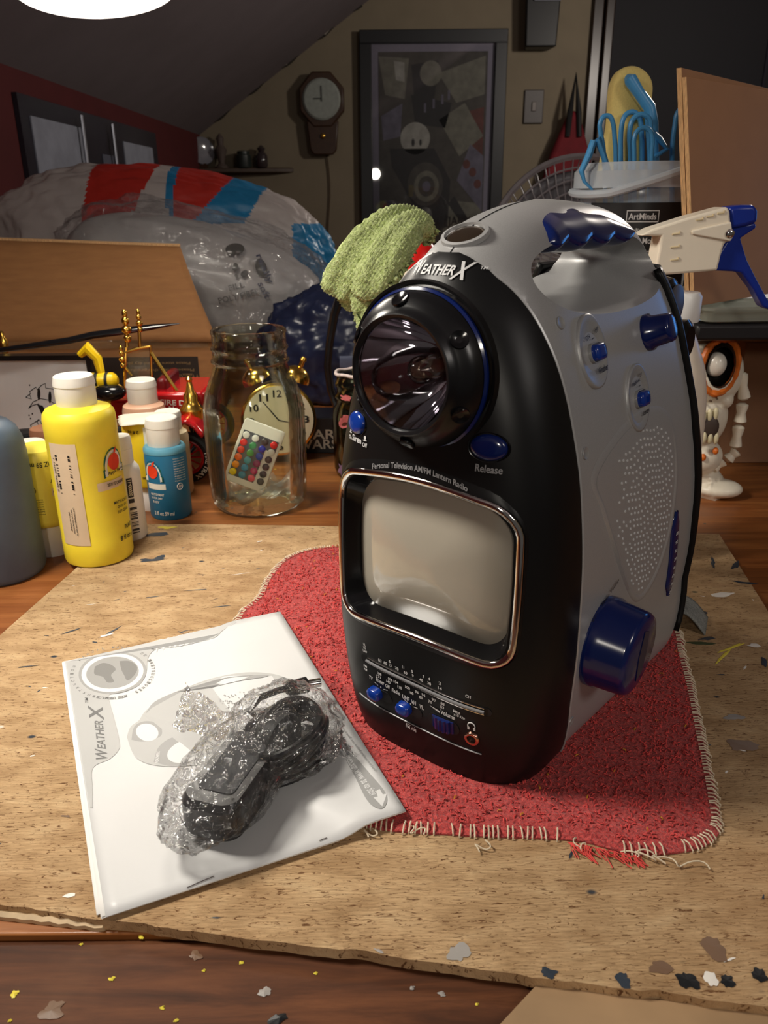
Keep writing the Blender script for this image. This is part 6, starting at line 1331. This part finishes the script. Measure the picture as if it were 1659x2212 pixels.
m = MB(); c = SP(1560, 503); m.T = Matrix.Translation((c[0], -.0145, c[1])) @ Matrix.Rotation(radians(90), 4, 'X'); m.lathe([(.0036, 0), (.0034, .001), (.0020, .0018), (.0002, .0020)], 18); m.build('rivet', chrome, sb)
# ------------------------------------------------------------------ skull ornament
KY = .825; o_ = aty(1530, 1085, KY); sk = empty('skull_ornament', (o_.x, KY, BZ), radians(-8), 'white painted ceramic skull with orange-ringed eye and bony fingers, right of the television', 'skull'); o0 = sk.location
def KP(x, y, dy=0.0): q = aty(x, y, KY+dy); return Vector((q.x-o0.x, dy, q.z-o0.z))
bone = mat('glazed_bone', (228, 220, 202), 0.35, nz=.06, scale=60, bump=.1, bd=.0006)
me = MB(); px2 = .508e-3
def blobk(x, y, rx, ry, rz_, dy=0): c = KP(x, y, dy); me.ellipsoid(tuple(c), (rx*px2, ry, rz_*px2), 28, 18)
blobk(1515, 806, 84, .040, 82); blobk(1512, 900, 58, .030, 70, -.006); blobk(1515, 985, 46, .024, 40, -.008); blobk(1562, 860, 22, .02, 22, -.010); blobk(1520, 1025, 30, .018, 40)
c0, c1 = KP(1520, 1020), KP(1548, 1085, -.01); me.tube([tuple(c0), tuple(c0.lerp(c1, .5)), (c1.x, c1.y, .012)], [.014, .018, .020], 16); me.ellipsoid((c1.x, c1.y, .010), (.026, .020, .010), 24, 12)
c1 = KP(1490, 1080); me.tube([tuple(c0), (c1.x, c1.y, .012)], [.014, .020], 16); me.ellipsoid((c1.x, c1.y, .010), (.024, .020, .010), 24, 12)
ho = me.build('skull_body', bone, sk, smooth=170); md = ho.modifiers.new('r', 'REMESH'); md.mode = 'VOXEL'; md.voxel_size = .0016; bpy.context.view_layer.update()
ho.parent = None; apply(ho); ho.parent = sk; ho.location = (0, 0, 0)
sock = MB(); c = KP(1563, 790, -.030); sock.ellipsoid(tuple(c), (.0165, .016, .0255), 28, 16); mw = Matrix.Identity(4)
cut(ho, sock, 170); ho.data.materials.clear(); ho.data.materials.append(bone)
me = MB(); me.ellipsoid((c.x, c.y+.003, c.z), (.0160, .0155, .0248), 28, 16)
so_ = MB(); rgs = []
for i in range(12): ph = radians(-38)+radians(128)*i/11; rgs.append([(c.x+.0163*cos(t)*cos(ph), c.y+.0158*sin(ph), c.z+.0252*sin(t)*cos(ph)) for t in [2*pi*j/32 for j in range(33)]])
so_.loft(rgs, closed=False, cap=False); so_.build('eye_socket', mat('black_glaze', (24, 22, 20), 0.4), sk, smooth=80)
m = MB(); m.ellipsoid((c.x-.003, c.y-.001, c.z+.001), (.0105, .010, .0125), 24, 14); m.build('eyeball', mat('white_glaze', (226, 220, 208), 0.2), sk)
m = MB(); P = [(c.x+.0185*cos(t), c.y-.0095+.010*max(0, cos(t))+.002*abs(sin(t)), c.z+.0275*sin(t)) for t in [2*pi*i/60 for i in range(60)]]; m.tube(P, [.0030+.0009*abs(sin(i*.75)) for i in range(60)], 8, closed=True); m.build('orange_eye_ring', mat('orange_glaze', (206, 106, 34), 0.4, nz=.15, scale=90), sk)
m = MB(); mo = mat('mouth_dark', (70, 58, 52), 0.5)
a = KP(1538, 925, -.036); m.ellipsoid(tuple(a), (.013, .004, .014), 20, 12); m.build('mouth', mo, sk)
for i in range(4):
    for (yy, hh) in ((905, .0072), (948, .0066)):
        a = KP(1522+i*12, yy-(i*3 if yy < 920 else 0), -.0405+.0016*i); m = MB(); m.ellipsoid(tuple(a), (.0030, .0030, hh), 12, 10); m.build('tooth', mat('ivory_glaze', (216, 206, 170), 0.3), sk)
m = MB()
for (x, y) in ((1524, 733), (1538, 727), (1551, 722), (1519, 724), (1531, 716), (1546, 712), (1561, 712), (1531, 868), (1549, 868), (1562, 862)):
    a = KP(x, y, -.0385); m.ellipsoid(tuple(a), (.0011, .004, .0012), 8, 6)
m.build('painted_dots', mat('brown_glaze_dots', (74, 56, 40), 0.5), sk)['kind'] = 'stuff'
for (x, y) in ((1513, 745), (1530, 990), (1556, 975)): a = KP(x, y, -.037 if y < 900 else -.032); m = MB(); m.ellipsoid(tuple(a), (.003, .004, .004), 12, 8); m.build('orange_petal', mat('orange_glaze'), sk)
jt = [(1604, 805), (1610, 862), (1606, 870), (1600, 912), (1598, 918), (1590, 965), (1594, 972), (1574, 992), (1566, 994), (1544, 1012)]
for k in range(0, len(jt)-1, 2):
    a, b = KP(*jt[k], -.012), KP(*jt[k+1], -.012); m = MB(); d = b-a; m.tube([tuple(a+d*t) for t in (0, .08, .2, .5, .8, .92, 1)], [.0035, .0062, .0060, .0044, .0060, .0064, .0035], 14); m.build('finger_bone', bone, sk)
# ------------------------------------------------------------------ fan
fc = aty(1242, 562, 1.55); fn = empty('desk_fan', (fc.x, 1.55, BZ), radians(12), 'white wire-grilled desk fan behind the television and tub', 'fan'); zc = fc.z-BZ; RF = .178
wire = mat('dusty_white_wire', (150, 146, 150), 0.4, nz=.1)
m = MB()
for k in range(9):
    r = RF*(.16+.84*k/8); yy = -.045*(1-(r/RF)**2.2); m.tube([(r*cos(t), yy, zc+r*sin(t)) for t in [2*pi*i/60 for i in range(60)]], .0018 if k < 8 else .0060, 6, closed=True, upv=(0, 1, 0))
for k in range(60):
    a = 2*pi*k/60; m.tube([(RF*s_*cos(a+.45*(1-s_)), -.045*(1-s_**2.2)-.001, zc+RF*s_*sin(a+.45*(1-s_))) for s_ in (.15, .4, .6, .8, 1.0)], .0013, 5)
m.build('front_grille', wire, fn)['kind'] = 'stuff'
m = MB(); m.T = Matrix.Translation((0, -.048, zc)) @ Matrix.Rotation(radians(90), 4, 'X'); m.lathe([(.034, -.006), (.034, .002), (.028, .006), (.001, .007)], 32); m.build('badge', wire, fn)
m = MB(); m.T = Matrix.Translation((0, .09, zc)) @ Matrix.Rotation(radians(90), 4, 'X'); m.lathe([(.03, -.05), (.05, -.035), (.055, .03), (.03, .045)], 32); m.build('motor_housing', white_pl, fn)
for i in range(3):
    m = MB(); a0 = 2*pi*i/3; m.grid(lambda s_, t: ((.02+.135*s_)*cos(a0+(t-.5)*1.2), .015+.02*(t-.5), zc+(.02+.135*s_)*sin(a0+(t-.5)*1.2)), 10, 10); m.build('blade', mat('grey_blade', (112, 110, 116), 0.4), fn, smooth=80, solid=.002)
m = MB()
for k in range(36):
    a = 2*pi*k/36; m.tube([(RF*s_*cos(a), .01+.05*(1-s_**2), zc+RF*s_*sin(a)) for s_ in (.2, .6, 1.0)], .0011, 5)
m.build('rear_grille', wire, fn)['kind'] = 'stuff'
MB().lathe([(.09, 0), (.09, .012), (.03, .022), (.018, .03), (.018, zc-.03), (.03, zc)], 32, c=(0, .09, 0)).build('stand', white_pl, fn)
# ------------------------------------------------------------------ curled strip beside the television
c = atz(1470, 1356); m = MB(); d = Vector((.55, .84)).normalized()
m.grid(lambda s_, t: (c.x+.005+(s_-.5)*.040*.75+(t-.5)*.012, c.y+.012-(s_-.5)*.022+(t-.5)*.026, .0006+.013*sin(pi*min(1, max(0, s_)))+.0003), 18, 8)
o = m.build('fuzzy_strip', [mat('fuzzy_grey_strip', (128, 130, 126), 0.9, nz=.35, scale=700, bump=.6, bd=.001)], None, smooth=80, solid=.0012)
tag(o, 'curled fuzzy grey strip lying on the board behind the right side of the television', 'strip')

# ------------------------------------------------------------------ instruction booklet
def hz_(x, y):
    xb = float(np.interp(y, [.28, .318, .335, .38, .45, .535, .57, .62], [.03, -.010, -.035, -.065, -.105, -.115, -.104, -.095])); t = min(1, max(0, (x-xb+.024)/.024)); return .0010+.0048*t*t*(3-2*t)
def mp(px, py, d=.0):
    z = .004
    for _ in range(4): p = atz(px, py, z); z = hz_(p.x, p.y)+.0022
    d = d*.25+.00012; p = atz(px, py, z+d); return (p.x, p.y, z+d)
bk = empty('instruction_booklet', (-.105, .405, 0), 0, 'white instruction booklet with grey print and a globe emblem, partly on the red cloth', 'booklet')
def Bo(m, n_, mt_, **k): m.v = [(x+.105, y-.405, z) for x, y, z in m.v]; return m.build(n_, mt_, bk, **k)
C4 = [(140, 1428), (605, 1320), (877, 1750), (228, 1980)]
W4 = [Vector(mp(*c)) for c in C4]
def sheet_grid(cs, zoff, curl=0.0):
    def f(s, t):
        a = cs[0].lerp(cs[1], s); b = cs[3].lerp(cs[2], s); p = a.lerp(b, t); return (p.x, p.y, hz_(p.x, p.y)+zoff+curl*max(0, 1-s*4)**2*t)
    return f
cover = mat('booklet_cover', (200, 200, 200), 0.42, nz=.02, scale=14)
m = MB(); m.grid(sheet_grid(W4, .0021), 26, 30); Bo(m, 'cover', cover, smooth=80, solid=.0003)
for k, (dx, dy, zz) in enumerate(((-.0022, .0008, .0014), (-.0012, -.0004, .0008), (-.0030, .0016, .0002))):
    cs = [Vector((p.x+(dx if i in (0, 3) else 0)+(.0028*k*-.4 if i == 3 else 0), p.y+(dy if i in (0, 3) else .0)+(.0006*k if i in (2, 3) else 0), 0)) for i, p in enumerate(W4)]
    m = MB(); m.grid(sheet_grid(cs, zz), 20, 20); Bo(m, 'page', paper, smooth=80, solid=.0003)
g1 = mat('booklet_grey', (150, 150, 149), 0.42, nz=0); g2 = mat('booklet_mid_grey', (120, 120, 119), 0.42, nz=0); g3 = mat('booklet_pale_grey', (172, 172, 171), 0.42, nz=0); g4 = mat('booklet_dark_grey', (104, 104, 104), 0.42, nz=0); gw = mat('booklet_white', (206, 206, 206), 0.42, nz=0)
def shp(name, polys, mt_, d):
    m = MB()
    for P in polys: m.add([mp(x, y, d) for x, y in P], [tuple(range(len(P)))])
    bm_ = Bo(m, name, mt_, smooth=0); return bm_
def curve(P, n=6):
    Q = []
    for i in range(len(P)-1):
        p0, p1, p2, p3 = [Vector(P[min(max(i+k, 0), len(P)-1)]) for k in (-1, 0, 1, 2)]
        for j in range(n):
            t = j/n; q = 0.5*((2*p1)+(-p0+p2)*t+(2*p0-5*p1+4*p2-p3)*t*t+(-p0+3*p1-3*p2+p3)*t**3); Q.append((q.x, q.y))
    return Q+[P[-1]]
shp('grey_border', [[(143, 1430)]+[(513, 1343), (485, 1347)][:1]+curve([(480, 1362), (466, 1376), (440, 1384), (385, 1396), (340, 1402), (325, 1412), (318, 1428), (316, 1452), (300, 1480), (262, 1496), (238, 1500), (236, 1512), (246, 1550), (258, 1600), (256, 1620), (236, 1640), (208, 1652), (198, 1668), (200, 1700), (200, 1745)])+[(194, 1744)]], g3, .0002)
def mell(cx, cy, ax, ay, bx, by, n=40): return [(cx+ax*cos(t)+bx*sin(t), cy+ay*cos(t)+by*sin(t)) for t in [2*pi*i/n for i in range(n)]]
shp('emblem_ring', [mell(243, 1453, 72, -13, 14, 44)], g1, .0004); shp('emblem_ring_inner', [mell(243, 1453, 66, -12, 12, 40)], gw, .0006)
shp('globe', [mell(243, 1453, 56, -10, 10, 33)], g1, .0008)
shp('globe_land', [curve([(205, 1440), (222, 1432), (240, 1436), (250, 1446), (240, 1458), (246, 1472), (232, 1474), (222, 1462), (204, 1456), (205, 1440)]), curve([(258, 1428), (280, 1428), (296, 1440), (292, 1456), (276, 1470), (268, 1458), (262, 1446), (258, 1428)])], g2, .0010)
def ringtext(a0, a1, s):
    cx, cy = 243, 1453
    out = MB()
    for k, ch in enumerate(s):
        if ch == ' ': continue
        a = radians(a0+(a1-a0)*k/(len(s)-1))
        P = lambda r, aa: (cx+r*(72*cos(aa)+14*sin(aa)), cy+r*(-13*cos(aa)+44*sin(aa)))
        def pl_(x, y, a=a): p = P(1.20+y, a+x); return mp(p[0], p[1], .0006)
        t_ = text_mb([(ch, 0, 0, .060, .105, 0)], lambda x, y, pl_=pl_: pl_(x*1.0, y)); out.add(t_.v, t_.f)
    return out
m = ringtext(128, 268, 'INSTRUCTION MANUAL'); m2 = ringtext(282, 425, 'MANUAL DE INSTRUCCIONES'); m.add(m2.v, m2.f); m2 = ringtext(442, 482, "MODE D'EMPLOI"[::1]); m.add(m2.v, m2.f)
Bo(m, 'ring_lettering', g2, smooth=0)
def aff(o, ex, ey):  # picture-space affine: o origin, ex per unit x, ey per unit y (y up)
    return lambda x, y: mp(o[0]+ex[0]*x+ey[0]*y, o[1]+ex[1]*x+ey[1]*y, .0007)
Bo(text_mb([('TVWB534', 0, 0, 1, 1, 0)], aff((384, 1385), (104, -24), (3, -26))), 'model_lettering', gw, smooth=0)
Bo(text_mb([('Model', 0, 0, 1, 1, 0)], aff((331, 1396), (2, -14), (9, 2))), 'small_lettering', g2, smooth=0)
m = text_mb([('W', -.40, -.02, .20, .95, 0), ('EATHER', -.02, -.10, .52, .66, 0), ('X', .37, .02, .24, 1.15, 0)], aff((213, 1583), (-14, -118), (-28, -4))); Bo(m, 'logo_lettering', g4, smooth=0)
Bo(text_mb([('TM', 0, 0, 1, 1, 0)], aff((187, 1513), (-1, -12), (-7, -1))), 'small_lettering', g2, smooth=0)
# product picture in greys
shp('product_picture', [curve([(274, 1592), (282, 1570), (300, 1556), (314, 1536), (350, 1510), (420, 1478), (480, 1460), (540, 1452), (600, 1458), (640, 1480), (660, 1520), (640, 1560), (560, 1600), (500, 1640), (430, 1652), (370, 1656), (320, 1650), (290, 1632), (274, 1592)])], g3, .0003)
shp('product_shading', [curve([(316, 1538), (340, 1512), (420, 1480), (500, 1462), (570, 1458), (572, 1462), (500, 1474), (430, 1494), (360, 1524), (322, 1546), (316, 1538)]), curve([(284, 1598), (290, 1570), (312, 1558), (340, 1562), (350, 1578), (344, 1592), (310, 1602), (284, 1598)]), curve([(332, 1646), (344, 1612), (380, 1590), (440, 1582), (450, 1590), (420, 1640), (380, 1656), (332, 1646)])], g1, .0005)
shp('product_highlight', [mell(318, 1582, 22, -6, 10, 18), mell(402, 1622, 40, -14, 8, 22)], gw, .0007)
m = MB()
rnd = random.Random(8)
for i in range(130):
    x = rnd.uniform(452, 560); y = 1530-(x-452)*.22+rnd.uniform(-22, 22); c = mp(x, y, .0006); m.add([(c[0]+.0005*cos(t), c[1]+.0005*sin(t), c[2]) for t in [2*pi*j/6 for j in range(6)]], [tuple(range(6))])
Bo(m, 'picture_dots', g1, smooth=0)['kind'] = 'stuff'
Bo(text_mb([('WEATHERX', 0, 0, 1, 1, 0)], aff((340, 1636), (4, -26), (-7, 0))), 'small_lettering', gw, smooth=0)
# right side band with white words and arrow
shp('grey_band', [curve([(751, 1625), (765, 1632), (800, 1672), (830, 1708), (836, 1730), (826, 1746), (808, 1742), (790, 1724), (768, 1680), (746, 1638), (751, 1625)])], g1, .0003)
Bo(text_mb([('visit us at www.gpx.com', 0, 0, 1, 1, 0)], aff((777, 1676), (-58, -84), (20, -10))), 'band_lettering', gw, smooth=0)
shp('white_arrow', [[(826, 1742), (806, 1722), (816, 1721), (812, 1709), (820, 1704), (827, 1716), (836, 1714)]], gw, .0007)
Bo(text_mb([('Read this booklet before use. Save for future reference.', 0, 0, 1, 1, 0)], aff((762, 1600), (-100, -130), (5, -2))), 'small_lettering', g1, smooth=0)
Bo(text_mb([('Copyright printed in China', 0, 0, 1, 1, 0)], aff((852, 1716), (-24, -40), (5, -2))), 'small_lettering', g1, smooth=0)
# soft vertical grey stripes and pale block at the foot of the cover
st_ = []
for k in range(13):
    x0 = 300+k*40; y0 = 1955-(x0-228)*.354; st_.append([(x0, y0-2), (x0+12+6*(k % 3), y0-6), (x0-4+12, y0-120-8*(k % 4)), (x0-8, y0-118-8*(k % 4))])
m = MB()
for (a, b) in (((404, 1918), (462, 1893)), ((690, 1816), (706, 1810))): m.tube([mp(*a, .0005), mp(*b, .0005)], .0004, 6)
Bo(m, 'staple', chrome)
# ------------------------------------------------------------------ power adapter in a clear bag, lying on the booklet
ZT = .0085
def ap(x, y, z=.012): return atz(x, y, z)
pa = empty('power_adapter', tuple(atz(540, 1660, ZT)), 0, 'black power adapter with coiled cord and silver plug tip lying on the booklet', 'adapter'); o0 = Vector(pa.location)
blk = mat('adapter_black', (20, 20, 22), 0.28, nz=.05)
a, b = ap(448, 1770, .020)-o0, ap(560, 1610, .022)-o0; d = (b-a); ang = atan2(d.y, d.x)
m = MB(); m.T = Matrix.Translation((a+b)/2-Vector((0, 0, .002))) @ Matrix.Rotation(ang, 4, 'Z'); rg = []
for k, z in ((.86, -.0105), (1, -.008), (1, .008), (.90, .0112)): rg.append([(x*k, y*k, z) for x, y in rrect(.062, .032, .009, 5)])
m.loft(rg); m.build('adapter_body', blk, pa, smooth=40)
m = MB(); m.T = Matrix.Translation((a+b)/2+Vector((0, 0, .0094))) @ Matrix.Rotation(ang, 4, 'Z'); m.prism(rrect(.040, .020, .003, 4), -.0002, .0003); m.build('rating_label', mat('dull_label', (34, 35, 38), .5), pa)
cc3 = ap(622, 1600, .020)-o0; rnd = random.Random(6)
cord = MB()
for k in range(7):
    A_, B_2 = .026+.003*rnd.uniform(-1, 1), .0165+.003*rnd.uniform(-1, 1); ph = rnd.uniform(-.25, .25)+radians(58); zz = -.009+.0032*k; ox, oy = .003*rnd.uniform(-1, 1), .003*rnd.uniform(-1, 1)
    cord.tube([(cc3.x+ox+A_*cos(t)*cos(ph)-B_2*sin(t)*sin(ph), cc3.y+oy+A_*cos(t)*sin(ph)+B_2*sin(t)*cos(ph), cc3.z+zz+.002*sin(2*t+k)) for t in [2*pi*i/44 for i in range(44)]], .0021, 8, closed=True)
P = [ap(570, 1560, .016)-o0, ap(540, 1535, .024)-o0, ap(560, 1508, .028)-o0, ap(600, 1492, .026)-o0, ap(636, 1484, .024)-o0]
cord.tube([tuple(p) for p in P], .0021, 8); cord.build('coiled_cord', blk, pa)
m = MB(); a, b = ap(618, 1490, .024)-o0, ap(662, 1479, .023)-o0; m.tube([tuple(a), tuple(a.lerp(b, .15)), tuple(b)], [.0028, .0048, .0050], 16); m.build('plug_sleeve', blk, pa)
m = MB(); c = ap(692, 1474, .0225)-o0; m.tube([tuple(b), tuple(c)], .0028, 16); m.build('plug_tip', chrome, pa)
m = MB(); m.tube([tuple(b.lerp(c, .97)), tuple(b.lerp(c, 1.03))], .0014, 10); m.build('plug_hole', dark_mat, pa)
m = MB(); m.T = Matrix.Translation(cc3+Vector((-.004, -.004, .002))) @ Matrix.Rotation(radians(-30), 4, 'Z') @ Matrix.Rotation(radians(90), 4, 'Y'); m.lathe([(.0165, -.003), (.0168, -.003), (.0168, .003), (.0165, .003)], 24); m.build('cord_tie', black_rb, pa)
# the bag
bg = empty('clear_bag', tuple(atz(540, 1660, ZT)), 0, 'crinkled clear plastic bag around the black power adapter on the booklet', 'bag')
def crumple(cx, cy, a_, b__, h, rot, seed, nu=90, nv=44, base=.0):
    m = MB(); ca, sa = cos(rot), sin(rot); rings = []
    for i in range(nv+1):
        ph = pi*i/nv; ring = []
        for j in range(nu):
            th = 2*pi*j/nu; dd = Vector((cos(th)*sin(ph), sin(th)*sin(ph), -cos(ph)))
            q = dd*2.6+Vector((seed, 0, 0)); k = 1+.10*noise.noise(q)+.13*(1-2*abs(noise.noise(q*1.6)))*.5+.06*(1-2*abs(noise.noise(q*4.1)))
            x, y = dd.x*a_*k, dd.y*b__*k; z = dd.z*h*k
            ring.append((cx+x*ca-y*sa, cy+x*sa+y*ca, max(z+h*.80, .0004+base)))
        rings.append(ring)
    m.loft(rings, cap=False); return m
c1 = atz(505, 1690, .015)-o0; c2_ = atz(618, 1600, .015)-o0
crumple(c1.x, c1.y, .049, .026, .0165, ang, 3).build('bag_film', bag_film, bg, smooth=50)
crumple(c2_.x, c2_.y, .036, .030, .0185, ang+.5, 9).build('bag_film', bag_film, bg, smooth=50)
def sheetf(P, seed, amp, name='bag_flap', n=16):
    m = MB(); W_ = [Vector(ap(*q))-o0 for q in P]
    def f(s, t):
        p = W_[0].lerp(W_[1], s).lerp(W_[3].lerp(W_[2], s), t); e = 1-abs(noise.noise(Vector((s*3+seed, t*3, 0))))*2
        return (p.x, p.y, max(p.z+amp*e, .0006))
    m.grid(f, n, n); return m.build(name, bag_film, bg, smooth=30)
sheetf([(402, 1484, .012), (500, 1550, .026), (490, 1612, .022), (372, 1580, .010)], 1, .004)
sheetf([(640, 1500, .020), (716, 1500, .012), (726, 1600, .010), (650, 1620, .022)], 5, .005)
sheetf([(672, 1590, .018), (730, 1590, .010), (780, 1640, .010), (700, 1650, .014)], 8, .005)
sheetf([(540, 1590, .034), (570, 1560, .032), (610, 1700, .018), (560, 1740, .012)], 12, .004)
sheetf([(380, 1770, .014), (430, 1760, .022), (440, 1812, .006), (396, 1812, .004)], 15, .004)
